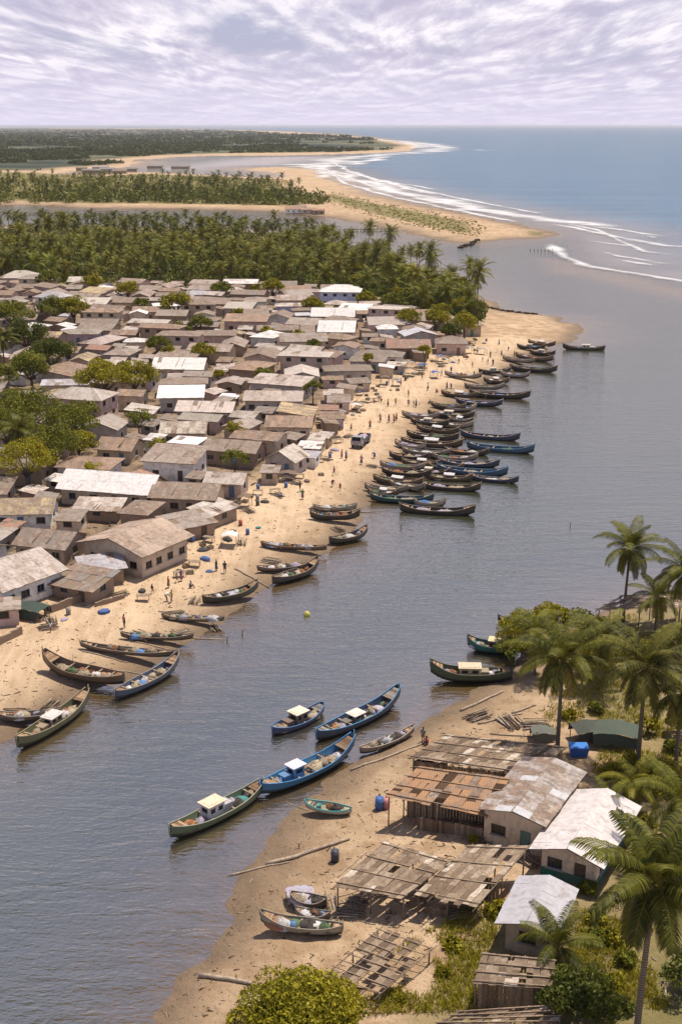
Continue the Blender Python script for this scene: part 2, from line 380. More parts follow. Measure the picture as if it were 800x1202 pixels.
# hull timber: lower strakes darker with tar and weed
m, t, o = newmat('hull_timber'); M['hull'] = m
q = objcoord(t); n1 = noise(t, mapping(t, q, (0.5, 3, 4)), 2.0, 6, 0.75); tn = attr(t, 'tone')
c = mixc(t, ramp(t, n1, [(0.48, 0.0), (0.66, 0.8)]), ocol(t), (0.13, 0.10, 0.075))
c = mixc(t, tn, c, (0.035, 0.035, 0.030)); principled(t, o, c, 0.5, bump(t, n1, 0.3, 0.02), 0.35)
m, t, o = newmat('cloth'); M['cloth'] = m
q = objcoord(t); n1 = noise(t, q, 6, 4, 0.6)
principled(t, o, mixc(t, ramp(t, n1, [(0.4, 0.0), (0.7, 0.5)]), ocol(t), (0.12, 0.10, 0.09)), 0.8, bump(t, n1, 0.6, 0.05), 0.2)
m, t, o = newmat('net'); M['net'] = m
q = objcoord(t); n1 = noise(t, q, 9, 5, 0.8); v = t.nodes.new('ShaderNodeTexVoronoi'); v.inputs['Scale'].default_value = 14; t.links.new(q, v.inputs['Vector'])
c = mixc(t, ramp(t, v.outputs['Distance'], [(0.1, 0.0), (0.5, 0.85)]), mixc(t, 0.35, ocol(t), (0.05, 0.04, 0.035)), ocol(t))
principled(t, o, mixc(t, ramp(t, n1, [(0.45, 0.0), (0.65, 0.6)]), c, (0.09, 0.075, 0.06)), 0.95, bump(t, n1, 0.9, 0.08), 0.1)
m, t, o = newmat('glass_dark'); M['pane'] = m
principled(t, o, (0.018, 0.020, 0.020), 0.25, None, 0.5)
m, t, o = newmat('rubber'); M['rubber'] = m; principled(t, o, (0.02, 0.02, 0.02), 0.8)
m, t, o = newmat('skin'); M['skin'] = m; principled(t, o, (0.085, 0.045, 0.028), 0.55)
m, t, o = newmat('bark'); M['bark'] = m
q = objcoord(t); wv = t.nodes.new('ShaderNodeTexWave'); wv.bands_direction = 'Z'; wv.inputs['Scale'].default_value = 1.6; wv.inputs['Distortion'].default_value = 2.0; t.links.new(q, wv.inputs[0])
principled(t, o, mixc(t, wv.outputs['Fac'], (0.10, 0.078, 0.058), (0.22, 0.18, 0.14)), 0.9, bump(t, wv.outputs['Fac'], 0.5, 0.04), 0.1)
def leafmat(name, dark, light, dry, trans=0.15, spec=0.12):
    m, t, o = newmat(name); M[name] = m
    tn = attr(t, 'tone')
    c = ramp(t, tn, [(0.0, dark), (0.6, light), (0.86, light), (1.0, dry)])
    c = mixc(t, 1.0, c, ocol(t), 'MULTIPLY')
    pr = principled(t, None, c, 0.5, None, spec)
    tl = t.nodes.new('ShaderNodeBsdfTranslucent'); t.links.new(mixc(t, 0.5, c, (light[0] * 1.5, light[1] * 1.4, light[2] * 0.6)), tl.inputs[0])
    mx = t.nodes.new('ShaderNodeMixShader'); mx.inputs[0].default_value = trans
    t.links.new(pr.outputs[0], mx.inputs[1]); t.links.new(tl.outputs[0], mx.inputs[2]); t.links.new(mx.outputs[0], o.inputs[0])
leafmat('palm_leaf', (0.014, 0.020, 0.006), (0.130, 0.125, 0.024), (0.36, 0.24, 0.10))
leafmat('leaf', (0.024, 0.036, 0.009), (0.185, 0.185, 0.030), (0.25, 0.21, 0.06))
# ---------------------------------------------------------------- setting: ground, water, surf, haze
def polar_grid():
    az = np.concatenate([np.linspace(-80, -24, 30)[:-1], np.linspace(-24, 24, 330), np.linspace(24, 80, 30)[1:]])
    rows = np.concatenate([[147.012, 147.03, 147.07, 147.15, 147.3, 147.6, 148.0, 148.5], np.arange(149, 300, 0.75), np.arange(300, 1210, 2.0), np.arange(1210, 1500, 8.0), [1600, 1800, 2200, 3000, 5000]])
    th = PITCH - np.arctan((601.0 - rows) / FPX)
    th = np.minimum(th, R(80)); r = CAM_H / np.tan(th)
    A, Rr = np.meshgrid(np.radians(az), r)
    X = (Rr * np.sin(A)); Y = (Rr * np.cos(A)); n, k = X.shape
    i = np.arange((n - 1) * k).reshape(n - 1, k)[:, :-1].ravel()
    F = np.stack([i, i + k, i + k + 1, i + 1], 1)[:, ::-1]
    return X.ravel(), Y.ravel(), F
X, Y, F = polar_grid()
RR = np.hypot(X, Y)
Z = hgt(X, Y)
D = land_d(X, Y)
def sm(x, a, b):
    t_ = np.clip((x - a) / (b - a), 0, 1); return t_ * t_ * (3 - 2 * t_)
near = sm(-RR, -1400, -900)
dirt = sm(sdf(VILLAGE, X, Y), -1, 6) * 0.9
VEG_E = poly([(700, 712), (640, 745), (622, 800), (640, 850), (655, 920), (700, 925), (560, 985), (600, 1030), (520, 1075), (470, 1120), (420, 1180), (380, 1300), (1400, 1500), (1900, 560), (1000, 660)])
VEG_E2 = poly([(660, 900), (735, 880), (790, 890), (1200, 900), (1200, 1400), (560, 1300), (600, 1120), (690, 1060), (740, 960)])
VEG_M = poly([(-1500, 237.5), (0, 238), (100, 241.5), (280, 243.5), (350, 246), (392, 240), (372, 232), (350, 222), (340, 213), (300, 210), (200, 205), (150, 204), (120, 207), (60, 203), (-1500, 200)])
VEG_B = poly([(400, 228), (450, 240), (500, 249), (560, 262), (572, 272), (560, 280), (540, 279), (500, 271), (440, 257), (400, 246), (370, 236), (380, 226)])
VEG_B2 = poly([(612, 270), (650, 274), (642, 278), (610, 277)])
VEG_F = poly([(-1500, 204), (60, 202), (90, 198), (150, 194), (150, 190), (110, 191.5), (150, 187), (200, 183), (260, 181.2), (400, 179.6), (470, 176), (484, 171), (430, 162), (260, 152.5), (0, 150), (-1500, 150)])
v = np.maximum.reduce([sm(sdf(VEG_E, X, Y), -1, 7) * 0.7, sm(sdf(VEG_E2, X, Y), -2, 8) * 0.95, sm(sdf(VEG_M, X, Y), 0, 25), sm(sdf(VEG_B, X, Y), -2, 18) * 0.95, sm(sdf(VEG_B2, X, Y), 0, 8),
    sm(sdf(GROVE, X, Y), -6, 10) * 0.8])
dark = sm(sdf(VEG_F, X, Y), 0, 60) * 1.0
tp = np.array(TRACK); td = np.full(X.shape, 1e9)
for a_, b_ in zip(tp[:-1], tp[1:]):
    e_ = b_ - a_; tt = np.clip(((X - a_[0]) * e_[0] + (Y - a_[1]) * e_[1]) / (e_ @ e_), 0, 1)
    td = np.minimum(td, np.hypot(X - a_[0] - tt * e_[0], Y - a_[1] - tt * e_[1]))
track = sm(-td, -11, -4)
V = np.stack([X, Y, Z], 1)
g = np_mesh('ground', V, F, [M['ground']], {'veg': ('POINT', v), 'dirt': ('POINT', dirt), 'near': ('POINT', near), 'dark': ('POINT', dark), 'track': ('POINT', track)}, True)
g['kind'] = 'structure'
# water
sea = sm(sdf(OCEAN, X, Y), -10, 90)
wash = sm(sdf(OCEAN, X, Y), 0, 20) * sm(-sdf(OCEAN, X, Y), -130, -10) * (RR < 1500)
depth = np.maximum(-Z, 0)
nz = fbm(X / 14, Y / 14, 4)
op = 1 - np.exp(-depth * (0.9 + 1.6 * nz))
op = np.where(RR > 2500, np.maximum(op, 0.9), op)
silt_sheen = wash * (0.25 + 0.65 * fbm(X / 60, Y / 25, 4)) * 0.9 + np.exp(-((depth - 0.05) / 0.5) ** 2) * 0.15
silt_sheen = np.maximum(silt_sheen, sm(-np.abs(X - 0.36 * Y), -60, 0) * 0)
LAG = poly([(120, 200), (260, 184), (400, 182.5), (440, 181), (395, 190), (362, 198), (330, 196), (250, 205), (165, 202)])
silt_sheen = np.maximum(silt_sheen, sm(sdf(LAG, X, Y), 0, 120) * 0.9)  # lagoon: pale sky reflection put into the water colour
w = np_mesh('water', np.stack([X, Y, np.zeros_like(X)], 1), F, [M['water']], {'sea': ('POINT', sea), 'opacity': ('POINT', op), 'silt_sheen': ('POINT', np.clip(silt_sheen, 0, 0.9))}, True)
w['kind'] = 'structure'
# surf: ribbons of foam lying on the water
def ribbon(pts, wd, seed):
    P = []
    pts = [np.array(G(*q)) for q in pts]
    for a_, b_ in zip(pts[:-1], pts[1:]):
        n = max(2, int(np.linalg.norm(b_ - a_) / 8))
        for k in range(n): P.append(a_ + (b_ - a_) * k / n)
    P.append(pts[-1]); P = np.array(P); n = len(P)
    T = np.gradient(P, axis=0); T /= np.linalg.norm(T, axis=1)[:, None] + 1e-9
    Nn = np.stack([-T[:, 1], T[:, 0]], 1)
    wob = (fbm(P[:, 0] / 55 + seed, P[:, 1] / 55, 3) - 0.5) * wd * 0.9
    wv_ = wd * (0.45 + 1.1 * fbm(P[:, 0] / 40 + seed * 3, P[:, 1] / 40, 3))
    ends = np.minimum(np.arange(n), np.arange(n)[::-1]) / 4.0; ends = np.clip(ends, 0, 1)
    prof = [(-0.5, 0), (-0.2, 0.7), (0, 1), (0.2, 0.6), (0.5, 0)]
    Vv = []; mid = []
    for u, mm in prof:
        q = P + Nn * (wob + u * wv_)[:, None]; Vv.append(np.concatenate([q, np.full((n, 1), 0.04 + 0.35 * mm)], 1)); mid.append(mm * ends)
    k = len(prof); V_ = np.stack(Vv, 1).reshape(-1, 3)
    i = (np.arange(n - 1)[:, None] * k + np.arange(k - 1)[None]).ravel(); Ff = np.stack([i, i + k, i + k + 1, i + 1], 1)
    return V_, Ff, np.stack(mid, 1).ravel()
ribs = [([(352, 196), (378, 199), (400, 205), (430, 215), (465, 225), (525, 238), (575, 248), (625, 256), (645, 260), (676, 262), (712, 267), (740, 268)], 44),
    ([(372, 197), (405, 208), (440, 219), (500, 234), (560, 246), (620, 257)], 14), ([(400, 200), (450, 213), (520, 229), (590, 243), (650, 254)], 9), ([(640, 262), (680, 268), (700, 274), (730, 282)], 9), ([(680, 264), (740, 272), (800, 281)], 10), ([(655, 281), (690, 283), (730, 288), (770, 296)], 8), ([(700, 300), (740, 308), (800, 319)], 8),
    ([(385, 203), (410, 217), (450, 229), (500, 240), (560, 252), (610, 262)], 12),
    ([(390, 190), (410, 201), (440, 211), (480, 222), (520, 230)], 16), ([(430, 208), (470, 216), (520, 224)], 12),
    ([(665, 269), (710, 275), (737, 280), (766, 286), (782, 289), (830, 292), (900, 294)], 14),
    ([(735, 274), (755, 277), (775, 284)], 10), ([(690, 291), (710, 296), (728, 301), (748, 304), (777, 310), (840, 313)], 10),
    ([(645, 284), (652, 292), (662, 303), (675, 306), (692, 313), (715, 317), (744, 321), (800, 329), (880, 342)], 11),
    ([(648, 286), (656, 297), (668, 303)], 16), ([(660, 262), (700, 270), (720, 281), (760, 296), (820, 303)], 8),
    ([(486, 167), (500, 168.5), (516, 171), (520, 175), (505, 178), (480, 180), (440, 183), (405, 187), (385, 192), (365, 197)], 120),
    ([(440, 163.5), (470, 166), (488, 169.5), (494, 174)], 130), ([(555, 176), (575, 177)], 80), ([(380, 193), (372, 200), (390, 210)], 40),
    ([(455, 184), (430, 189), (410, 194)], 60)]
allV = []; allF = []; allM = []; off = 0
for k, (pts, wd) in enumerate(ribs):
    V_, F_, m_ = ribbon(pts, wd, k * 1.7); V_[:, 2] += k * 0.01
    allV.append(V_); allF.append(F_ + off); allM.append(m_); off += len(V_)
fo = np_mesh('surf', np.concatenate(allV), np.concatenate(allF), [M['foam']], {'mid': ('POINT', np.concatenate(allM))}, True)
fo['kind'] = 'stuff'; fo['label'] = 'white surf breaking along the sand spit and the far cape'; fo['category'] = 'surf'
# haze
hz_ = MB(); HB = 140000.0
hz_.box((0, HB / 2 - 2000, (-4.2 + 63) / 2), (HB * 1.2, HB + 4000, 63 + 4.2))
m, t, o = newmat('haze_air'); vp = t.nodes.new('ShaderNodeVolumePrincipled')
vp.inputs['Color'].default_value = (0.90, 0.92, 1.0, 1); vp.inputs['Density'].default_value = 0.000028; vp.inputs['Anisotropy'].default_value = 0.2
t.links.new(vp.outputs[0], o.inputs['Volume'])
ho = hz_.build('haze', m); ho['kind'] = 'stuff'
# ---------------------------------------------------------------- houses
ROOFC = {'offwhite': (0.57, 0.53, 0.52), 'tan': (0.52, 0.385, 0.30), 'white': (0.74, 0.69, 0.68), 'pale': (0.52, 0.445, 0.395), 'grey': (0.34, 0.285, 0.245), 'brown': (0.25, 0.19, 0.15), 'rusty': (0.36, 0.22, 0.14), 'silver': (0.48, 0.46, 0.50), 'slate': (0.22, 0.20, 0.19), 'pinkish': (0.44, 0.355, 0.315), 'red': (0.33, 0.17, 0.12), 'ochre': (0.50, 0.38, 0.20)}
WALLC = {'cream': (0.52, 0.43, 0.33), 'white': (0.68, 0.63, 0.58), 'pink': (0.50, 0.38, 0.33), 'beige': (0.42, 0.34, 0.25), 'grey': (0.36, 0.33, 0.30), 'blue': (0.42, 0.46, 0.60), 'mud': (0.27, 0.20, 0.145), 'lilac': (0.42, 0.36, 0.40)}

def wall_panel(mb, A, U, L, H, ops, depth=0.16, m=0):
    """vertical wall from A along unit U, openings (u0,u1,v0,v1) cut through it; the outside is to the right of U"""
    A = Vector(A); U = Vector(U); Z = Vector((0, 0, 1)); Nn = U.cross(Z)
    P = lambda u, v, d=0.0: A + U * u + Z * v - Nn * d
    ops = sorted(ops); u = 0.0
    def q(u0, u1, v0, v1): mb.face([P(u0, v0), P(u1, v0), P(u1, v1), P(u0, v1)], m)
    for (u0, u1, v0, v1) in ops:
        if u0 > u: q(u, u0, 0, H)
        if v0 > 0: q(u0, u1, 0, v0)
        if v1 < H: q(u0, u1, v1, H)
        mb.face([P(u0, v0), P(u0, v1), P(u0, v1, depth), P(u0, v0, depth)], m); mb.face([P(u1, v0), P(u1, v0, depth), P(u1, v1, depth), P(u1, v1)], m)
        mb.face([P(u0, v1), P(u1, v1), P(u1, v1, depth), P(u0, v1, depth)], m); mb.face([P(u0, v0), P(u0, v0, depth), P(u1, v0, depth), P(u1, v0)], m)
        u = u1
    if u < L: q(u, L, 0, H)

def sheet_slope(mb, A, B, C, D_, rg, sheet=1.1, rows=2, rust=0.3, m=0, lift=0.02, gap=0.0, jit=1.0):
    """a roof slope A,B (eave) to D,C (ridge) laid with overlapping sheets over a thin deck"""
    A, B, C, D_ = map(Vector, (A, B, C, D_)); nrm = (B - A).cross(D_ - A).normalized()
    if nrm.z < 0: nrm = -nrm
    dn = Vector((0, 0, -0.07)); d = [A + dn, B + dn, C + dn, D_ + dn]
    mb.idx([A, B, C, D_] + d, [(0, 1, 2, 3), (7, 6, 5, 4), (0, 4, 5, 1), (1, 5, 6, 2), (2, 6, 7, 3), (3, 7, 4, 0)], 1, 0.3)
    n = max(2, int(((B - A).length + (C - D_).length) / 2 / sheet + 0.5))
    sl = (D_ - A).length
    patch = rg.random()
    for i in range(n):
        for j in range(rows):
            if rg.random() < gap: continue
            u0, u1 = i / n, (i + 1) / n; v0, v1 = j / rows, min(1.0, (j + 1.08) / rows)
            jl = lift + 0.012 + rg.random() * 0.03 * jit + j * 0.012; j2 = lift + 0.01 + rg.random() * 0.03 * jit + j * 0.012
            e = (rg.random() - 0.3) * 0.10 * jit / max(sl, 1) if j == 0 else 0
            def pt(u, v, l): return (A + (B - A) * u) * (1 - v) + (D_ + (C - D_) * u) * v + nrm * l
            t = rust + (rg.random() - 0.5) * 0.34 * jit
            if rg.random() < 0.08: t = rg.choice((0.0, 0.8)) if rust > 0 else 0.2
            mb.face([pt(u0, v0 - e, jl), pt(u1 + 0.01, v0 - e, j2), pt(u1 + 0.01, v1, j2), pt(u0, v1, jl)], m, min(1, max(0, t)), [(i * sheet, v0 * sl), ((i + 1) * sheet, v0 * sl), ((i + 1) * sheet, v1 * sl), (i * sheet, v1 * sl)])

def window(parent, P, U, w, h, framec, detail):
    """a window standing in a wall opening: P = its lower left corner on the wall face"""
    U = Vector(U); Nn = U.cross(Vector((0, 0, 1))); P = Vector(P); ang = math.atan2(U.y, U.x); Mr = Matrix.Rotation(ang, 4, 'Z')
    c = P + U * (w / 2) - Nn * 0.07
    f = MB(); t_ = 0.07
    f.box(c + Vector((0, 0, t_ / 2 + 0.005)), (w - 0.02, 0.10, t_), M=Mr, m=0); f.box(c + Vector((0, 0, h - t_ / 2 - 0.005)), (w - 0.02, 0.10, t_), M=Mr)
    for s_ in (-1, 1): f.box(c + U * s_ * (w / 2 - t_ / 2 - 0.01) + Vector((0, 0, h / 2)), (t_, 0.10, h - 2 * t_ - 0.012), M=Mr)
    if not detail:
        f.box(c - Nn * 0.03 + Vector((0, 0, h / 2)), (w - 2 * t_ - 0.03, 0.02, h - 2 * t_ - 0.03), M=Mr, m=1)
        return f.build('window', [M['paint'], M['pane']], parent, color=framec)
    f.box(c + Vector((0, 0, h / 2)), (0.05, 0.06, h - 2 * t_ - 0.02), M=Mr)
    o = f.build('window', M['paint'], parent, color=framec)
    g_ = MB(); g_.box(c - Nn * 0.055 + Vector((0, 0, h / 2)), (w - 2 * t_ - 0.03, 0.02, h - 2 * t_ - 0.03), M=Mr); g_.build('pane', M['pane'], o)
    s_ = MB(); s_.box(P + U * (w / 2) + Nn * 0.04 + Vector((0, 0, -0.055)), (w + 0.24, 0.16, 0.09), M=Mr); s_.build('sill', M['wall'], o, color=WALLC['grey'])
    return o

HOUSES = []          # oriented footprints for spacing: cx, cy, w, d, rz
def house(x, y, rz, w, d, h, roof='gable', rc='grey', wc='cream', rust=0.35, rg=None, detail=1, pitch=0.32, over=0.5, label=None, name='house', wins=None, axis='x', band=None, doorc=None, group=None, storeys=1, gap=0.0, sheet=1.1):
    rg = rg or random.Random(int(x * 31 + y * 17)); z = gz(x, y) - 0.15
    root = empty(name, (x, y, z), rz); root['_who'] = 1
    jc = lambda c, a=0.14: (lambda f: tuple(max(0.02, k * f * (1 + (rg.random() - 0.5) * 0.04)) for k in c))(1 + (rg.random() - 0.6) * a * 2)
    hw, hd = w / 2, d / 2
    wallc = jc(tuple(min(.82, c * 1.35) for c in WALLC[wc])); roofc = jc(ROOFC[rc])
    mb = MB(); WIN = []; doors = []
    fr = rg.choice([(0.10, 0.08, 0.06), (0.30, 0.25, 0.2), (0.09, 0.13, 0.2), (0.2, 0.10, 0.06)])
    sides = [((-hw, -hd, 0), (1, 0, 0), w), ((hw, -hd, 0), (0, 1, 0), d), ((hw, hd, 0), (-1, 0, 0), w), ((-hw, hd, 0), (0, -1, 0), d)]
    for si, (A, U, L) in enumerate(sides):
        ops = []
        if si in (0, 1):
            n = (wins[si] if wins else max(1, int(L / 3.4))) if (detail or si == 0) else 0
            n = min(n, int(L / 2.2))
            for s_ in range(storeys):
                base = s_ * h / storeys
                for k in range(n):
                    ww = 1.15 + rg.random() * 0.25; u = L * (k + 0.5) / n - ww / 2 + (rg.random() - 0.5) * 0.3
                    isd = s_ == 0 and si == 0 and k == (n // 2) and n > 1
                    if isd: ops.append((u, u + 0.95, 0.18, 2.15)); doors.append((A, U, u, 0.95))
                    else: ops.append((u, u + ww, base + 1.05, base + 2.05)); WIN.append((A, U, u, base + 1.05, ww, 1.0))
        if storeys > 1:  # openings stack above each other: build the wall storey by storey
            for s_ in range(storeys):
                b0 = s_ * h / storeys; sub = [(a, b, c_ - b0, e - b0) for (a, b, c_, e) in ops if b0 <= c_ < b0 + h / storeys]
                wall_panel(mb, Vector(A) + Vector((0, 0, b0)), U, L, h / storeys, sub)
        else: wall_panel(mb, A, U, L, h, ops)
    rh = (hd if axis == 'x' else hw) * pitch * 2 * 0.62
    pts = {}
    rf = MB(); rows = 2 if (hd if axis == 'x' else hw) < 4.4 else 3
    o_ = over; hz0 = h - o_ * rh / (hd if axis == 'x' else hw) * 0.6
    if roof == 'gable':
        if axis == 'x':
            mb.face([(hw, -hd, h), (hw, hd, h), (hw, 0, h + rh)]); mb.face([(-hw, hd, h), (-hw, -hd, h), (-hw, 0, h + rh)])
            k = rh / hd; e = h - o_ * k + 0.09; r_ = h + rh + 0.09
            sheet_slope(rf, (-hw - o_, -hd - o_, e), (hw + o_, -hd - o_, e), (hw + o_, 0, r_), (-hw - o_, 0, r_), rg, rust=rust, rows=rows, gap=gap, sheet=sheet)
            sheet_slope(rf, (hw + o_, hd + o_, e), (-hw - o_, hd + o_, e), (-hw - o_, 0, r_), (hw + o_, 0, r_), rg, rust=rust, rows=rows, gap=gap, sheet=sheet)
            rf.tube([(-hw - o_, 0, r_ + 0.03), (hw + o_, 0, r_ + 0.03)], 0.07, 5, 0, rust)
        else:
            mb.face([(-hw, -hd, h), (hw, -hd, h), (0, -hd, h + rh)]); mb.face([(hw, hd, h), (-hw, hd, h), (0, hd, h + rh)])
            k = rh / hw; e = h - o_ * k + 0.09; r_ = h + rh + 0.09
            sheet_slope(rf, (hw + o_, -hd - o_, e), (hw + o_, hd + o_, e), (0, hd + o_, r_), (0, -hd - o_, r_), rg, rust=rust, rows=rows, gap=gap, sheet=sheet)
            sheet_slope(rf, (-hw - o_, hd + o_, e), (-hw - o_, -hd - o_, e), (0, -hd - o_, r_), (0, hd + o_, r_), rg, rust=rust, rows=rows, gap=gap, sheet=sheet)
            rf.tube([(0, -hd - o_, r_ + 0.03), (0, hd + o_, r_ + 0.03)], 0.07, 5, 0, rust)
    elif roof == 'hip':
        e = h - 0.05; r_ = h + rh; rl = max(0.15, hw - hd * 0.9); c4 = [(-hw - o_, -hd - o_, e), (hw + o_, -hd - o_, e), (hw + o_, hd + o_, e), (-hw - o_, hd + o_, e)]; a_, b_ = (-rl, 0, r_), (rl, 0, r_)
        sheet_slope(rf, c4[0], c4[1], b_, a_, rg, rust=rust, rows=rows, sheet=sheet); sheet_slope(rf, c4[2], c4[3], a_, b_, rg, rust=rust, rows=rows, sheet=sheet)
        b2 = (rl, 0.02, r_); a2 = (-rl, -0.02, r_)
        sheet_slope(rf, c4[1], c4[2], b2, b_, rg, rust=rust, rows=rows, sheet=sheet); sheet_slope(rf, c4[3], c4[0], a2, a_, rg, rust=rust, rows=rows, sheet=sheet)
    else:  # shed: one slope falling to the front
        k = 0.13; e = h - o_ * k; r_ = h + (d + o_) * k
        mb.face([(hw, -hd, h), (hw, hd, h), (hw, hd, h + d * k)]); mb.face([(-hw, hd, h), (-hw, -hd, h), (-hw, hd, h + d * k)][::-1]); mb.face([(hw, hd, h), (-hw, hd, h), (-hw, hd, h + d * k), (hw, hd, h + d * k)])
        sheet_slope(rf, (-hw - o_, -hd - o_, e + 0.09), (hw + o_, -hd - o_, e + 0.09), (hw + o_, hd + o_, r_ + 0.09), (-hw - o_, hd + o_, r_ + 0.09), rg, rust=rust, rows=max(3, rows), gap=gap, sheet=sheet)
    mb.build('wall', M['wall'], root, color=wallc)
    ro = rf.build('roof', [M['roof'], M['wood']], root, color=roofc)
    if detail >= 1 and rg.random() < (0.6 if detail > 1 else 0.35):       # a batten weighting the sheets
        for _ in range(1 + (detail > 1)):
            bt = MB(); u = (rg.random() - 0.5) * w * 0.6
            if axis == 'x' or roof != 'gable':
                zz_ = lambda yy: h + 0.2 + (rh * (1 - abs(yy) / hd) if roof != 'shed' else (yy + hd) * 0.13)
                if roof != 'hip':
                    bt.tube([(u, -hd * 0.9, zz_(-hd * 0.9)), (u + 0.3, -hd * 0.1, zz_(-hd * 0.1))], 0.06, 5); bt.build('batten', M['wood'], ro)
    for (A, U, u, v, ww, wh) in WIN: window(root, Vector(A) + Vector(U) * u + Vector((0, 0, v)), U, ww, wh, fr, detail > 1)
    for (A, U, u, ww) in doors:
        db = MB(); c = Vector(A) + Vector(U) * (u + ww / 2) + Vector((0, 0.10, 0.18 + 0.98)); db.box(c, (ww - 0.03, 0.05, 1.94))
        do = db.build('door', M['paint'], root, color=doorc or rg.choice([(0.10, 0.07, 0.05), (0.22, 0.14, 0.08), (0.08, 0.16, 0.28), (0.10, 0.2, 0.16)]))
        if detail > 1: hb = MB(); hb.box(c + Vector((ww * 0.36, -0.045, -0.05)), (0.05, 0.05, 0.14)); hb.build('handle', M['rubber'], do)
    if band:
        bb = MB(); bw = 0.03
        for (A, U, L) in sides[:2]:
            A = Vector(A); U = Vector(U); Nn = U.cross(Vector((0, 0, 1))); A2 = A + Nn * bw
            bb.box(A2 + U * L / 2 + Vector((0, 0, 0.5)), (L + 0.05, 0.03, 0.95), M=Matrix.Rotation(math.atan2(U.y, U.x), 4, 'Z'))
        bb.build('wall_skirting', M['wall'], root, color=band)
    del root['_who']
    HOUSES.append((x, y, w + 2 * over, d + 2 * over, rz))
    root['_y'] = y; root['_st'] = storeys
    if label: tag(root, label, name.replace('_', ' '), group)
    return root
def house_px(p1, p2, d, h, **k):
    """front wall standing on the ground between two photo pixels"""
    a = P3(*p1); b = P3(*p2); v = b - a; w = math.hypot(v.x, v.y); rz = math.atan2(v.y, v.x)
    c = (a + b) / 2 + Vector((-v.y, v.x, 0)).normalized() * d / 2
    return house(c.x, c.y, rz, w, d, h, **k)

LM = []     # landmarks for labels: (x, y, phrase)
def mark(o, phrase): LM.append((o.location.x, o.location.y, phrase)); return o
VG = 'houses of the river village'
# prominent village houses, from the photograph
mark(house_px((73, 591), (173, 599), 7.2, 3.0, rc='white', wc='cream', rust=0.0, detail=2, wins=(4, 1), label='long cream house with a clean white sheet roof beside the big mango trees', name='house', group=VG, pitch=0.42, over=0.7), 'the long white-roofed house')
mark(house_px((57, 493), (119, 498), 8.0, 5.0, roof='hip', rc='pale', wc='pink', rust=0.25, detail=2, storeys=2, wins=(3, 2), label='two-storey pinkish white house with a grey hipped roof below the lime tree', group=VG), 'the two-storey pinkish house')
mark(house_px((180, 445), (237, 447), 7.5, 2.9, rc='white', wc='cream', rust=0.05, detail=2, wins=(4, 1), label='pale house with bright whitish roof right after the lime green tree', group=VG, pitch=0.4), 'the pale house by the lime tree')
mark(house_px((208, 496), (270, 499), 6.5, 2.6, rc='pale', wc='grey', rust=0.1, detail=2, label='low grey house under a wide pale streaked roof in the village middle', group=VG), 'the wide pale-roofed house')
mark(house_px((115, 543), (153, 545), 6.5, 2.8, rc='rusty', wc='beige', rust=0.45, detail=2, wins=(2, 1), label='beige house with a rust-mottled roof behind the long white-roofed house', group=VG), 'the rust-mottled beige house')
house_px((190, 523), (239, 524), 6.5, 2.8, rc='pale', wc='beige', rust=0.4, detail=2, wins=(3, 1), label='beige house with half pale half red-brown roof and three dark windows', group=VG)
mark(house_px((240, 544), (298, 550), 6.0, 3.0, rc='brown', wc='mud', rust=0.4, detail=2, wins=(4, 1), doorc=(0.16, 0.30, 0.42), label='brown-roofed mud-walled house with a pale blue door', group=VG), 'the blue-doored brown house')
mark(house_px((312, 553), (345, 559), 5.2, 2.7, rc='pale', wc='grey', rust=0.2, detail=2, wins=(2, 1), axis='y', label='small grey house with pointed pale gable standing at the beach edge', group=VG, pitch=0.45), 'the small pale gable')
house_px((313, 517), (363, 518), 6.5, 2.9, rc='rusty', wc='cream', rust=0.45, detail=2, wins=(3, 1), label='cream house with a long brown rusted roof one row from the beach', group=VG)
house_px((288, 484), (352, 485), 6.5, 3.0, rc='pinkish', wc='grey', rust=0.3, detail=2, wins=(4, 1), label='grey house with lilac-streaked roof turning rusty at one end', group=VG)
mark(house_px((178, 602), (250, 607), 7.0, 2.9, rc='brown', wc='beige', rust=0.5, detail=2, wins=(4, 1), label='beige house with brown roof carrying one pale patch of new sheets', group=VG), 'the pale-patched brown roof')
house_px((242, 583), (283, 586), 5.0, 2.6, rc='pale', wc='pink', rust=0.25, detail=2, wins=(2, 1), label='pink-walled house with pale roof pressed against the pale-patched brown roof', group=VG)
mark(house_px((100, 660), (168, 679), 9.5, 3.4, rc='tan', wc='cream', rust=0.36, detail=2, axis='y', wins=(3, 5), label='large beige house with a broad pinkish-tan roof, gable end to the sand', group=VG, over=0.8, pitch=0.22), 'the broad tan-roofed house')
house_px((-6, 622), (60, 622), 6.5, 2.7, rc='ochre', wc='white', rust=0.5, detail=2, wins=(4, 1), label='white-walled house with orange-brown roof and deep shaded veranda', group=VG)
house_px((20, 658), (76, 665), 6.5, 2.7, rc='slate', wc='beige', rust=0.55, detail=2, wins=(3, 1), label='beige house under a dark slate-brown roof with dark doorway', group=VG)
mark(house_px((-50, 700), (6, 719), 9.5, 3.1, rc='pale', wc='white', rust=0.32, detail=2, axis='y', wins=(2, 5), label='long white-walled house with pale and rust striped roof beside the beach track', group=VG, pitch=0.3, over=0.6), 'the striped-roof long house')
mark(house_px((64, 700), (108, 709), 5.0, 2.0, roof='shed', rc='slate', wc='mud', rust=0.6, detail=2, wins=(2, 1), label='low patchwork shack of dark boards with silvery sheets facing the sand', name='shack', group='shacks', gap=0.15, over=0.7), 'the patchwork shack')
house_px((100, 688), (146, 684), 4.2, 2.2, roof='shed', rc='silver', wc='mud', rust=0.2, detail=2, wins=(1, 1), label='dark open shack with a silver sheet roof against the broad tan-roofed house', name='shack', group='shacks', over=0.5)
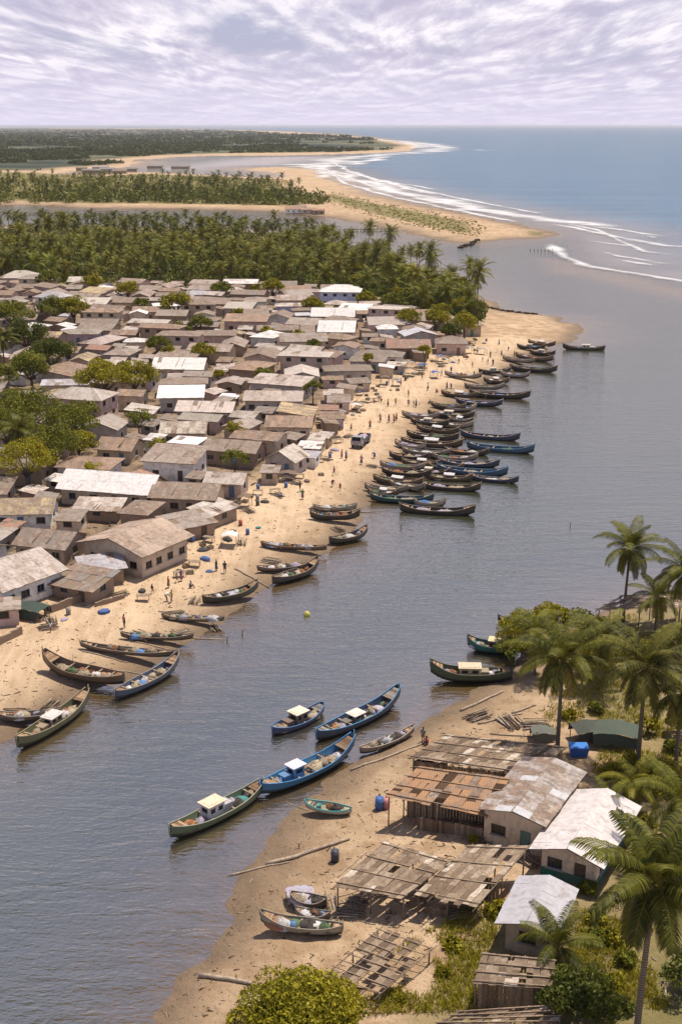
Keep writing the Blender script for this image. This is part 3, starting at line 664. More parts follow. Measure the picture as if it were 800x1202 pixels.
house_px((88, 611), (138, 613), 4.2, 1.9, roof='shed', rc='pale', wc='mud', rust=0.35, detail=2, wins=(1, 1), label='low shed with streaky pale roof in front of the long white-roofed house', name='shack', group='shacks')
mark(house_px((205, 638), (252, 628), 4.8, 2.3, roof='shed', rc='grey', wc='mud', rust=0.35, detail=2, wins=(2, 1), label='beachside shop shed with grey sloping roof and dark open front', name='shack', group='shacks', gap=0.1), 'the beachside shop shed')
house_px((248, 622), (278, 610), 4.0, 2.2, roof='shed', rc='pale', wc='mud', rust=0.3, detail=2, wins=(1, 1), label='small pale-roofed stall shed next to the beachside shop shed', name='shack', group='shacks')
mark(house_px((376, 361), (421, 361), 9.5, 5.2, roof='hip', rc='white', wc='blue', rust=0.05, detail=1, storeys=2, wins=(4, 1), label='two-storey pale blue house with white hipped roof at the grove edge', group=VG), 'the pale blue two-storey house')
mark(house_px((374, 401), (414, 402), 9.0, 3.2, rc='white', wc='pink', rust=-0.15, detail=1, label='house with the brightest white roof in the upper village', group=VG, pitch=0.4), 'the brightest white roof')
house_px((366, 382), (414, 383), 8.5, 3.0, rc='white', wc='grey', rust=0.0, detail=1, label='grey house with white roof just behind the brightest white roof', group=VG, pitch=0.35)
mark(house_px((0, 337), (44, 337), 11.0, 3.6, roof='hip', rc='pale', wc='pink', rust=0.1, detail=1, label='large pale house with wide hipped roof against the palm grove', group=VG), 'the wide hipped pale house')
house_px((434, 393), (482, 393), 8.0, 3.2, rc='pinkish', wc='pink', rust=0.2, detail=1, label='pinkish house with mauve roof in the far corner of the village', group=VG)
mark(house_px((455, 420), (503, 421), 7.5, 3.0, rc='red', wc='mud', rust=0.35, detail=1, label='long mud-walled house with dull red roof near the far beach front', group=VG), 'the dull red roof')
house_px((512, 415), (546, 417), 7.5, 3.2, rc='brown', wc='pink', rust=0.35, detail=1, roof='hip', label='brown hip-roofed house last in line before the sandy point', group=VG)
house_px((484, 386), (520, 388), 7.5, 2.8, rc='brown', wc='mud', rust=0.4, detail=1, label='brown-roofed house tucked under the last palms of the grove', group=VG)

def overlaps(x, y, w, d, rz, mrg=0.5):
    c, s_ = math.cos(rz), math.sin(rz)
    for (hx, hy, w2, d2, r2) in HOUSES:
        dx, dy = hx - x, hy - y
        if dx * dx + dy * dy > ((w + w2) / 2 + (d + d2) / 2) ** 2 + 50: continue
        sep_ = False
        for (ax, ay) in ((c, s_), (-s_, c), (math.cos(r2), math.sin(r2)), (-math.sin(r2), math.cos(r2))):
            r1 = w / 2 * abs(c * ax + s_ * ay) + d / 2 * abs(-s_ * ax + c * ay)
            r_2 = w2 / 2 * abs(math.cos(r2) * ax + math.sin(r2) * ay) + d2 / 2 * abs(-math.sin(r2) * ax + math.cos(r2) * ay)
            if abs(dx * ax + dy * ay) > r1 + r_2 + mrg: sep_ = True; break
        if not sep_: return True
    return False
TREES_PX = [(34, 480, 40, 'g'), (82, 492, 34, 'g'), (62, 520, 34, 'g'), (8, 500, 34, 'g'), (30, 538, 36, 'y'), (92, 518, 22, 'y'), (122, 442, 30, 'y'), (158, 440, 27, 'y'), (60, 412, 30, 'd'), (30, 392, 26, 'd'), (14, 366, 24, 'g'),
    (62, 361, 20, 'g'), (86, 360, 20, 'y'), (208, 354, 19, 'y'), (186, 403, 15, 'g'), (198, 412, 10, 'y'), (238, 411, 14, 'y'), (165, 355, 10, 'g'), (150, 338, 14, 'y'), (58, 326, 15, 'g'), (36, 430, 26, 'g'), (0, 440, 22, 'g'), (313, 388, 8, 'y'), (258, 440, 9, 'y'), (498, 411, 11, 'y'), (350, 392, 9, 'y'),
    (512, 374, 18, 'y'), (545, 378, 19, 'y'), (530, 388, 14, 'd'), (480, 372, 15, 'y'), (460, 352, 14, 'g'), (430, 350, 12, 'y'), (110, 330, 13, 'y'), (260, 338, 14, 'g'), (320, 336, 14, 'y'), (300, 340, 10, 'y'), (12, 478, 30, 'd'), (100, 480, 16, 'g')]
_rt = random.Random(8)
for _ in range(46):
    px, py = _rt.uniform(0, 480), _rt.uniform(335, 560)
    q = G(px, py, 5)
    if sdf(VILLAGE, q[0], q[1]) > 4 and all((px - a) ** 2 + (py - b) ** 2 > (r_ + 9) ** 2 for a, b, r_, _k in TREES_PX): TREES_PX.append((px, py, _rt.uniform(9, 17) * (0.7 + (py - 330) / 330), _rt.choice('ygyg')))
TREES = []
for (px, py, r_, k) in TREES_PX:
    zc_ = 6.0
    for _ in range(4):
        x, y = G(px, py, zc_); s_ = scale_at(x, y, zc_); rm = r_ / s_; zc_ = 2 + max(3.6, rm * 0.8 + 1.6)
    TREES.append((x, y, rm, k, zc_))
def near_tree(x, y, k=0.55): return any((x - a) ** 2 + (y - b) ** 2 < (r_ * k + 2.2) ** 2 for a, b, r_, _, _ in TREES)

# the rest of the village, filled in behind the beach front
rg = random.Random(11)
DESC = []
def auto_house(x, y, rz, w, d, kind):
    py = to_px(x, y, 2)[1]; det = 1 if py > 430 else 0
    rc = rg.choices(['pale', 'white', 'grey', 'pinkish', 'brown', 'rusty', 'slate', 'silver', 'red', 'ochre'], [20, 5, 20, 15, 20, 14, 7, 3, 3, 3])[0]
    wc = rg.choices(['cream', 'pink', 'beige', 'grey', 'white', 'mud', 'lilac', 'blue'], [16, 20, 16, 20, 10, 16, 5, 2])[0]
    rust = {'white': 0.02, 'pale': 0.18, 'silver': 0.15, 'grey': 0.3, 'pinkish': 0.3, 'brown': 0.4, 'rusty': 0.5, 'slate': 0.4, 'red': 0.3, 'ochre': 0.4}[rc]
    roof = 'shed' if kind == 'shack' else rg.choices(['gable', 'hip', 'shed'], [52, 32, 16])[0]
    h = rg.uniform(1.9, 2.4) if kind == 'shack' else rg.uniform(2.7, 3.7)
    ax = 'y' if (roof == 'gable' and w < d * 1.25) else 'x'
    st_ = 2 if (kind == 'house' and w > 8.5 and rg.random() < 0.10) else 1
    if st_ == 2: h = 5.0; roof = 'hip'
    o = house(x, y, rz, w, d, h, storeys=st_, roof=roof, rc=rc, wc=wc, rust=rust + rg.uniform(-0.08, 0.24), rg=rg, detail=det, name=kind, axis=ax, over=0.35 if kind == 'shack' else rg.uniform(0.4, 0.7), pitch=rg.uniform(0.14, 0.30), gap=0.06 if kind == 'shack' else 0, sheet=1.1 if det else 1.5, wins=None if kind == 'house' else (1, 1))
    o['group'] = VG if kind == 'house' else 'shacks'
    size = 'two-storey' if st_ == 2 else 'tiny' if w < 4.6 else 'small' if w < 8 else 'long' if w > 11.5 else 'mid-sized'
    rt = {'gable': 'gabled', 'hip': 'hip-roofed', 'shed': 'lean-to-roofed'}[roof]
    cw = {'pale': 'pale', 'white': 'white', 'grey': 'grey', 'pinkish': 'pinkish tan', 'brown': 'brown', 'rusty': 'rusty', 'slate': 'dark slate', 'silver': 'silvery', 'red': 'dull red', 'ochre': 'ochre'}[rc]
    DESC.append((o, f'{size} {kind} with {cw} {rt.replace("-roofed", "").replace("gabled", "gabled")} roof', kind))
    return o
Vb = VILLAGE; x0, x1, y0, y1 = -235, 70, 120, 590
def try_fill(n_try, wr, dr, kind, cap, mrg, edge):
    k = 0
    for _ in range(n_try):
        y = y0 + (y1 - y0) * rg.random(); x = x0 + (x1 - x0) * rg.random()
        w = rg.uniform(*wr); d = rg.uniform(*dr)
        if y < 240: w = min(w, 10.0); w *= 0.88
        px, py = to_px(x, y, 2)
        if px < -30 or px > 620 or py < 338 or py > 760: continue
        if sdf(VILLAGE, x, y) < edge or near_tree(x, y): continue
        rz = R(-7 + rg.gauss(0, 12)) + (0 if y > 230 else R(-6)) 
        if rg.random() < 0.22: rz += math.pi / 2
        if overlaps(x, y, w + 1.0, d + 1.0, rz, mrg): continue
        auto_house(x, y, rz, w, d, kind); k += 1
        if k >= cap: break
    return k
nh = try_fill(9000, (8.0, 12.5), (5.6, 7.4), 'house', 120, 0.9, 2.0)
nh2 = try_fill(12000, (4.8, 7.6), (4.0, 5.8), 'house', 150, 0.4, 0.8)
ns = try_fill(16000, (2.8, 4.6), (2.4, 3.8), 'shack', 200, -0.1, -2.5)
print('HOUSES', nh, nh2, ns)
# ---------------------------------------------------------------- sheds and houses of the near (east) bank
def quad_shed(name, corners, zs, rg, label, cover=0.9, poles=True, post=True, tones=(0.2, 0.75), strip=0.55, walls=None, rows=3, tint=(1, 1, 1), ground=None, over=0.0, metal=0.0, group=None):
    """a board or thatch roof on posts. corners: photo pixels of the eave/ridge corners in order (front left, back left, back right, front right), zs their heights above the ground"""
    zg = 1.9; P = []
    for (px, py), zz_ in zip(corners, zs):
        x, y = G(px, py, zg + zz_); P.append(Vector((x, y, zg + zz_)))
    c = sum(P, Vector()) / 4; base = Vector((c.x, c.y, gz(c.x, c.y)))
    root = empty(name, base); Q = [p - base for p in P]; FL, BL, BR, FR = Q
    rf = MB()
    n = int(((FR - FL).length + (BR - BL).length) / 2 / strip) + 1
    at = lambda u, v: (FL * (1 - u) + FR * u) * (1 - v) + (BL * (1 - u) + BR * u) * v
    nrm = (FR - FL).cross(BL - FL).normalized(); nrm = nrm if nrm.z > 0 else -nrm
    for i in range(n):
        vv = -0.02 - rg.random() * 0.05
        while vv < 1.0:
            L = rg.uniform(0.10, 0.34); v1 = min(1.04, vv + L)
            if rg.random() < cover:
                l0 = 0.03 + rg.random() * 0.05; u0 = (i + rg.uniform(-0.1, 0.08)) / n; u1 = (i + 1 + rg.uniform(-0.1, 0.12)) / n
                t_ = rg.uniform(*tones); 
                if rg.random() < 0.10: t_ = 0.95
                a_, b_, c_, d_ = at(u0, vv) + nrm * l0, at(u1, vv) + nrm * (l0 + rg.uniform(-.02, .02)), at(u1 + rg.uniform(-.01, .01), v1) + nrm * (l0 + 0.03), at(u0, v1) + nrm * (l0 + 0.01)
                th = nrm * -0.03
                mi = 1 if rg.random() < metal else 0
                rf.idx([a_, b_, c_, d_, a_ + th, b_ + th, c_ + th, d_ + th], [(0, 1, 2, 3), (7, 6, 5, 4), (0, 4, 5, 1), (1, 5, 6, 2), (2, 6, 7, 3), (3, 7, 4, 0)], mi, t_)
            vv = v1 - rg.uniform(0, 0.03)
    if rf.f: rf.build('roof', [M['plank'], M['roof']], root, color=tint)
    if poles:
        for k in range(rows + 1):
            v_ = k / rows * 0.96 + 0.02; pb = MB()
            pb.tube([at(-0.03, v_) + nrm * 0.13, at(0.5, v_) + nrm * (0.12 + rg.uniform(-.03, .04)), at(1.03, v_) + nrm * 0.13], 0.045, 5); pb.build('roof_pole', M['plank'], root, color=(1.2, 1.1, 1)).data.attributes['tone'].data.foreach_set('value', [0.7] * len(pb.f))
        nr = max(4, int(n / 2.2))
        for k in range(nr + 1):
            u_ = min(1, max(0, k / nr + rg.uniform(-.02, .02))); pb = MB()
            pb.tube([at(u_, -0.05 - rg.random() * 0.05) - nrm * 0.05, at(u_, 1.04 + rg.random() * 0.08) - nrm * 0.05], 0.05, 5); pb.build('rafter', M['wood'], root)
    if post:
        for (u_, v_) in ((0.02, 0.02), (0.5, 0.02), (0.98, 0.02), (0.02, 0.96), (0.5, 0.96), (0.98, 0.96), (0.02, 0.5), (0.98, 0.5)):
            q = at(u_, v_); g0 = gz(base.x + q.x, base.y + q.y) - base.z - 0.2
            pb = MB(); pb.tube([(q.x, q.y, g0), (q.x + rg.uniform(-.05, .05), q.y, q.z)], 0.07, 6); pb.build('post', M['wood'], root)
    if walls:
        for (u0, v0, u1, v1, hfrac) in walls:
            a_, b_ = at(u0, v0), at(u1, v1); wb = MB(); L = (b_ - a_); L.z = 0; n_ = max(2, int(L.length / 0.28)); 
            for k in range(n_):
                p_ = a_ + (b_ - a_) * (k / n_); q_ = a_ + (b_ - a_) * ((k + 0.93) / n_); g0 = gz(base.x + p_.x, base.y + p_.y) - base.z - 0.1
                top = (p_.z - g0) * hfrac * rg.uniform(0.93, 1.0) + g0; off = Vector((0, 0, 0)); dn = L.normalized().cross(Vector((0, 0, 1))) * 0.03
                wb.idx([Vector((p_.x, p_.y, g0)) + dn, Vector((q_.x, q_.y, g0)) + dn, Vector((q_.x, q_.y, top)) + dn, Vector((p_.x, p_.y, top)) + dn, Vector((p_.x, p_.y, g0)) - dn, Vector((q_.x, q_.y, g0)) - dn, Vector((q_.x, q_.y, top)) - dn, Vector((p_.x, p_.y, top)) - dn],
                    [(0, 1, 2, 3), (7, 6, 5, 4), (0, 4, 5, 1), (1, 5, 6, 2), (2, 6, 7, 3), (3, 7, 4, 0)], 0, rg.uniform(0.15, 0.7))
            wb.build('wall', M['plank'], root)
    tag(root, label, 'shed' if 'rack' not in name else 'drying rack', group)
    return root
rs = random.Random(5)
EG = 'open sheds on the near bank'
mark(quad_shed('shed', [(481, 889), (524, 864), (664, 878), (622, 909)], (1.8, 2.6, 2.6, 1.8), rs, 'long board-roofed shed with weathered grey-brown planks nearest the water on the near bank', walls=[(0.02, 0.02, 0.97, 0.02, 0.9), (0.02, 0.02, 0.02, 0.95, 0.9), (0.97, 0.02, 0.97, 0.95, 0.9)], group=EG, strip=0.6, cover=0.96), 'the long board-roofed shed')
mark(quad_shed('shed', [(453, 933), (490, 901), (596, 915), (572, 957)], (2.2, 3.3, 3.3, 2.2), rs, 'open-fronted shed with a patchy orange rusted sheet roof beside the blue barrel', metal=0.85, tones=(0.0, 0.55), tint=(0.36, 0.19, 0.09), walls=[(0.04, 0.55, 0.96, 0.55, 0.95), (0.3, 0.05, 0.95, 0.05, 0.45)], group=EG, strip=0.8, cover=0.96), 'the orange-roofed shed')
mark(quad_shed('shed', [(394, 1038), (449, 990), (526, 1012), (474, 1053)], (1.5, 2.3, 2.3, 1.5), rs, 'open shed with plank and pole roof closest to the beached grey boat', walls=[(0.1, 0.7, 0.9, 0.7, 0.9)], group=EG, cover=0.97), 'the open plank shed')
mark(quad_shed('shed', [(488, 1048), (549, 994), (618, 996), (560, 1063)], (1.5, 2.3, 2.3, 1.5), rs, 'open shed with pale plank roof and bare poles sticking out behind the beige house', walls=[(0.05, 0.5, 0.95, 0.5, 0.9), (0.1, 0.05, 0.5, 0.05, 0.4)], group=EG, cover=0.95, tones=(0.3, 0.85)), 'the pale plank shed')
mark(quad_shed('drying_rack', [(381, 1145), (444, 1091), (507, 1114), (444, 1168)], (0.4, 0.7, 0.7, 0.4), rs, 'low half-collapsed rack of crossed poles and boards lying near the yellow-green bush', cover=0.5, rows=7, group=EG, tones=(0.1, 0.6)), 'the collapsed rack')
quad_shed('shed', [(556, 1153), (566, 1120), (650, 1128), (650, 1160)], (2.0, 2.7, 2.7, 2.0), rs, 'small plank-roofed hut with brown walls in the yard below the grey-roofed cottage', walls=[(0.05, 0.05, 0.95, 0.05, 0.95), (0.05, 0.05, 0.05, 0.95, 0.95), (0.95, 0.05, 0.95, 0.95, 0.9)], tones=(0.2, 0.7), strip=0.5, group=EG)
quad_shed('shed', [(505, 1206), (540, 1188), (660, 1180), (650, 1206)], (1.2, 1.6, 1.6, 1.2), rs, 'low lattice-roofed pen of thin sticks at the lower edge beside the plank hut', cover=0.55, rows=4, tones=(0.1, 0.5), group=EG)
quad_shed('shed', [(700, 716), (728, 700), (800, 696), (800, 712)], (1.8, 2.2, 2.2, 1.8), rs, 'low thatched shelter by the water behind the upper palm', tones=(0.3, 0.7), group=EG)
HGE = 'houses on the near bank'
# beige gabled house: gable wall towards the river
mark(house_px((567, 988), (634, 1006), 9.5, 3.3, rc='silver', wc='beige', rust=0.62, detail=2, axis='y', wins=(2, 2), label='beige plaster house with half rusted half bluish sheet roof between the sheds', group=HGE, pitch=0.17, over=0.45, sheet=0.95), 'the beige plaster house')
mark(house_px((634, 1027), (698, 1043), 9.0, 2.9, rc='offwhite', wc='cream', rust=0.02, detail=2, axis='y', wins=(2, 3), label='cream house with broad white roof and green-painted base under the big palm', group=HGE, pitch=0.24, band=(0.03, 0.17, 0.13), over=0.8), 'the green-based white house')
mark(house_px((592, 1114), (643, 1127), 5.2, 2.7, rc='silver', wc='beige', rust=-0.02, detail=2, axis='y', wins=(1, 2), label='low cottage with lilac-grey sheet roof above the plank hut', group=HGE, pitch=0.22, over=0.7), 'the grey-roofed cottage')
# ---------------------------------------------------------------- palms and broadleaf trees
def quads_mesh(name, Q, tones, mats, extra=None, smooth=False):
    """Q: (n,4,3) leaf quads as one mesh"""
    n = len(Q); V = Q.reshape(-1, 3); F = np.arange(n * 4).reshape(n, 4)
    me = bpy.data.meshes.new(name); me.vertices.add(n * 4); me.vertices.foreach_set('co', V.astype(np.float32).ravel())
    me.loops.add(n * 4); me.loops.foreach_set('vertex_index', F.astype(np.int32).ravel())
    me.polygons.add(n); me.polygons.foreach_set('loop_start', np.arange(0, n * 4, 4, dtype=np.int32)); me.update(calc_edges=True)
    for m_ in mats: me.materials.append(m_)
    a = me.attributes.new('tone', 'FLOAT', 'FACE'); a.data.foreach_set('value', np.asarray(tones, dtype=np.float32)); me.update(); return me
def palm_crown(seed, L=5.0, nf=26, pairs=36, wl=0.10, ll=0.95, up=0.9, droop=1.0):
    rg = np.random.RandomState(seed); Q = []; T = []
    for f in range(nf):
        age = f / (nf - 1)                                   # 0 young and upright, 1 old and hanging
        az = f * 2.39996 + rg.uniform(-.2, .2); e0 = R(84) * (1 - age) ** 0.9 * up + R(-42) * age ** 1.6 + rg.uniform(-.12, .12)
        Lf = L * (0.72 + 0.35 * math.sin(math.pi * min(1, age * 1.1 + 0.15))) * rg.uniform(0.9, 1.08)
        dr = droop * (0.75 + 0.75 * age) * rg.uniform(0.8, 1.25); n = 14; p = np.array([0, 0, 0.1]); pts = [p]; dirs = []
        side_tw = rg.uniform(-.25, .25)
        for k in range(n):
            t_ = (k + 0.5) / n; e = max(R(-84), e0 - dr * t_ ** 1.3 * 1.35); a = az + side_tw * t_
            d = np.array([math.cos(e) * math.cos(a), math.cos(e) * math.sin(a), math.sin(e)]); dirs.append(d); p = p + d * Lf / n; pts.append(p)
        pts = np.array(pts); dirs = np.array(dirs + [dirs[-1]])
        tb = 0.62 if age < 0.75 else rg.choice([0.55, 0.8, 0.97], p=[.5, .3, .2])
        tb = 0.28 + 0.48 * rg.rand() if age < 0.75 else tb
        r0 = 0.045 * (L / 5) * (1 if pairs > 20 else 1.8)
        for k in range(n):                                    # midrib as a thin ribbon pair
            s_ = np.cross(dirs[k], [0, 0, 1]); s_ /= np.linalg.norm(s_) + 1e-6; u_ = np.cross(s_, dirs[k])
            a_ = r0 * (1 - k / n * 0.85); b_ = r0 * (1 - (k + 1) / n * 0.85)
            Q.append([pts[k] - s_ * a_, pts[k] + s_ * a_, pts[k + 1] + s_ * b_, pts[k + 1] - s_ * b_]); T.append(0.9)
            Q.append([pts[k] - u_ * a_, pts[k] + u_ * a_, pts[k + 1] + u_ * b_, pts[k + 1] - u_ * b_]); T.append(0.9)
        for j in range(pairs):
            t_ = 0.12 + 0.88 * (j + 0.5) / pairs; x_ = t_ * n; k = min(n - 1, int(x_)); fr_ = x_ - k
            q = pts[k] * (1 - fr_) + pts[k + 1] * fr_; d = dirs[k]; s_ = np.cross(d, [0, 0, 1]); s_ /= np.linalg.norm(s_) + 1e-6; u_ = np.cross(s_, d)
            ln = ll * (0.45 + 0.75 * math.sin(math.pi * min(1, 0.12 + t_ * 0.86)) ** 0.8) * (L / 5)
            for sg in (-1, 1):
                ho = 0.45 + 0.5 * age + rg.uniform(-.15, .15)
                ld = s_ * sg * 0.85 + d * 0.55 + u_ * (0.25 - 0.2 * age) + np.array([0, 0, -ho * 0.55]); ld /= np.linalg.norm(ld)
                l2 = ld + np.array([0, 0, -0.55 - 0.3 * rg.rand()]); l2 /= np.linalg.norm(l2)
                wv = d * wl * (L / 5) * 0.5; m_ = q + ld * ln * 0.5; e_ = m_ + l2 * ln * 0.5
                tn = tb + rg.uniform(-.38, .16)
                Q.append([q - wv * 0.7, q + wv * 0.7, m_ + wv, m_ - wv]); T.append(tn); Q.append([m_ - wv, m_ + wv, e_ + wv * 0.25, e_ - wv * 0.25]); T.append(tn)
    return np.array(Q), np.clip(T, 0, 1)
def palm_trunk(h, lean, r0=0.2, seed=0, n=9):
    mb = MB(); pts = []; rad = []
    for k in range(n):
        t_ = k / (n - 1); pts.append((lean[0] * t_ ** 1.6, lean[1] * t_ ** 1.6, h * t_ - 0.3 * (1 - t_))); rad.append(r0 * (1.45 if k == 0 else 1 - 0.35 * t_))
    mb.tube(pts, rad, 7); return mb, Vector(pts[-1])
def palm(px, py_crown, h, L, seed, label, nf=26, up=0.9, droop=1.0, lean=(0, 0), pairs=36, tint=(1.0, 1.02, 0.72), group=None, base=None, wl=0.105):
    x, y = G(px, py_crown, 2.0 + h)
    bx, by = x - lean[0], y - lean[1]; z = gz(bx, by)
    root = empty('palm_tree', (bx, by, z)); mb, top = palm_trunk(h, lean, 0.19 * L / 5 + 0.02)
    mb.build('trunk', M['bark'], root)
    Q, T = palm_crown(seed, L, nf, pairs, wl, 0.95, up, droop)
    c = link('crown', quads_mesh('palm_crown', Q, T, [M['palm_leaf']]), root, top, tint)
    if L > 4.2:
        rg = random.Random(seed)
        for k in range(6):
            a = rg.random() * 6.28; nb = MB(); q = Vector((math.cos(a) * 0.3, math.sin(a) * 0.3, -0.25 - rg.random() * 0.3)) + top
            nb.tube([q + Vector((0, 0, -0.14)), q + Vector((0, 0, -0.05)), q + Vector((0, 0, 0.06)), q + Vector((0, 0, 0.14))], [0.05, 0.13, 0.13, 0.05], 7); nb.build('coconut', M['paint'], root, color=(0.20, 0.20, 0.06))
    tag(root, label, 'palm tree', group); return root
PG = 'coconut palms on the near bank'
mark(palm(740, 633, 9.5, 5.0, 1, 'tall coconut palm standing alone against the water above the near bank', lean=(0.3, 0.2), nf=26, droop=0.95, group=PG), 'the lone waterside palm')
mark(palm(660, 768, 10.0, 5.6, 2, 'big coconut palm with drooping crown over the blue tank', nf=28, droop=0.95, group=PG), 'the palm over the blue tank')
mark(palm(757, 782, 10.0, 5.8, 3, 'big coconut palm beside the dark green tarp shelter, reddish seed stalks in its crown', nf=28, droop=0.95, group=PG, tint=(1.1, 1.05, 1)), 'the palm beside the green shelter')
mark(palm(768, 1036, 12.5, 6.0, 4, 'largest coconut palm with its whole trunk in view at the bottom corner', nf=28, pairs=42, droop=0.92, lean=(0.3, -0.2), group=PG), 'the largest palm')
palm(806, 668, 9.0, 5.2, 5, 'half-seen coconut palm at the picture edge next to the lone waterside palm', nf=28, group=PG)
palm(772, 694, 4.5, 4.2, 6, 'shorter palm with sparse fronds crowded under the edge palm', nf=20, group=PG)
palm(655, 1108, 2.2, 3.8, 7, 'young stemless palm throwing upright fronds in front of the grey-roofed cottage', nf=18, up=1.0, droop=0.9, group=PG)
palm(745, 918, 2.4, 3.4, 8, 'yellow-green young palm behind the broad white roof', nf=18, tint=(1.6, 1.5, 0.8), group=PG)
palm(716, 940, 2.0, 2.6, 9, 'small bushy palm seedling close to the back of the broad white roof', nf=16, tint=(1.5, 1.5, 0.8), group=PG)
palm(800, 812, 7.5, 4.8, 10, 'coconut palm cut off by the picture edge below the green shelter palm', nf=24, group=PG)
palm(706, 742, 5.5, 4.4, 12, 'mid-height palm mixed into the bushes between the two big palms', nf=22, tint=(1.2, 1.2, 0.9), group=PG)
palm(630, 728, 5.0, 4.3, 13, 'mid-height palm with light fronds leaning over the moored teal boat', nf=22, tint=(1.3, 1.3, 0.9), group=PG)
palm(800, 938, 6.5, 5.0, 14, 'palm at the picture edge above the largest palm', nf=22, group=PG)
palm(3, 398, 8.5, 4.6, 15, 'coconut palm on the village side rising at the picture edge among dark trees', nf=26, group='palms inside the village')
palm(22, 505, 8.0, 4.2, 16, 'coconut palm poking out of the big mango trees', nf=22, group='palms inside the village')

def leaf_quads(rg, c, n, size, flat=0.4):
    """n leaf cards around the points c (k,3)"""
    d = rg.normal(size=(n, 3)); d[:, 2] += flat; d /= np.linalg.norm(d, axis=1)[:, None]
    a = np.cross(d, rg.normal(size=(n, 3))); a /= np.linalg.norm(a, axis=1)[:, None]; b = np.cross(d, a)
    s_ = size * rg.uniform(0.6, 1.3, (n, 1)); w_ = s_ * rg.uniform(0.4, 0.7, (n, 1))
    return np.stack([c - a * s_, c + b * w_ * 0.7 , c + a * s_, c - b * w_ * 0.7], 1)
def tree_crown(seed, r, hh, clumps=34, per=130, size=0.28, base=0.5):
    rg = np.random.RandomState(seed); Q = []; T = []; cs = []
    for k in range(clumps):
        u = rg.normal(size=3); u /= np.linalg.norm(u); u[2] = abs(u[2]) * 1.0 - 0.28
        rad = rg.uniform(0.5, 0.95); c = u * np.array([r, r, hh]) * rad; cs.append(c); cr = r * rg.uniform(0.20, 0.36)
        v_ = rg.normal(size=(per, 3)); v_ /= np.linalg.norm(v_, axis=1)[:, None]; rr = cr * rg.uniform(0.55, 1.05, (per, 1)) ** 0.6
        p = c + v_ * rr * np.array([1, 1, 0.75]); Q.append(leaf_quads(rg, p, per, size))
        T.append(np.clip(base + rg.uniform(-.28, .22) + rg.uniform(-.18, .18, per), 0, 1))
    return np.concatenate(Q), np.concatenate(T), cs
def tree_trunk(cs, zc_, r0, mb=None):
    mb = mb or MB(); fork = Vector((0, 0, zc_ * 0.42)); mb.tube([(0, 0, -0.3), (0.05, 0, zc_ * 0.2), fork], [r0 * 1.3, r0, r0 * 0.85], 8)
    for c in cs[:9]:
        e = Vector(c) + Vector((0, 0, zc_)); m_ = fork.lerp(e, 0.5) + Vector((0, 0, 0.2)); mb.tube([fork, m_, e], [r0 * 0.5, r0 * 0.3, r0 * 0.1], 5)
    return mb
TREE_LIB = {}
def broadleaf(x, y, r, zc_, kind, label=None, name='tree', seed=None, group=None, dense=1.0, size=None, clumps=None):
    z = gz(x, y); key = (kind, (seed or 0) % 3, round(r * 2) / 2 if r > 3.5 else round(r), size or round(y / 70)); tint = {'y': (1.75, 1.50, 0.65), 'g': (1.10, 1.10, 0.85), 'd': (0.62, 0.70, 0.7)}[kind]
    root = empty(name, (x, y, z)); hgt_ = zc_ - z
    if key not in TREE_LIB:
        sc = scale_at(x, y); sz = size or max(0.20, 1.35 / sc); per = int(dense * min(230, max(60, 90 * (r / 4) ** 2 / (sz / 0.3) ** 2)))
        Q, T, cs = tree_crown(hash(key) % 9999 if False else int(r * 10) + len(TREE_LIB) * 7, r, r * 0.8, clumps or (38 if r > 3 else 20), per, sz, {'y': 0.55, 'g': 0.5, 'd': 0.4}[kind])
        TREE_LIB[key] = (quads_mesh('leaf_crown', Q, T, [M['leaf']]), cs)
    me, cs = TREE_LIB[key]
    tree_trunk(cs, hgt_, max(0.12, r * 0.07)).build('trunk', M['bark'], root)
    rr = ((seed or 0) * 1.37) % 6.28
    c = link('crown', me, root, (0, 0, hgt_), tint)
    if label: tag(root, label, 'tree', group)
    return root
TREEDESC = []
for i, (x, y, rm, k, zc_) in enumerate(TREES):
    o = broadleaf(x, y, rm, zc_, k, seed=i, group=None)
    o['group'] = 'broadleaf trees in the village'
    TREEDESC.append((o, {'y': 'yellow-green', 'g': 'green', 'd': 'dark green'}[k] + (' spreading leafy tree' if rm > 4.5 else ' small leafy tree'), 'tree'))
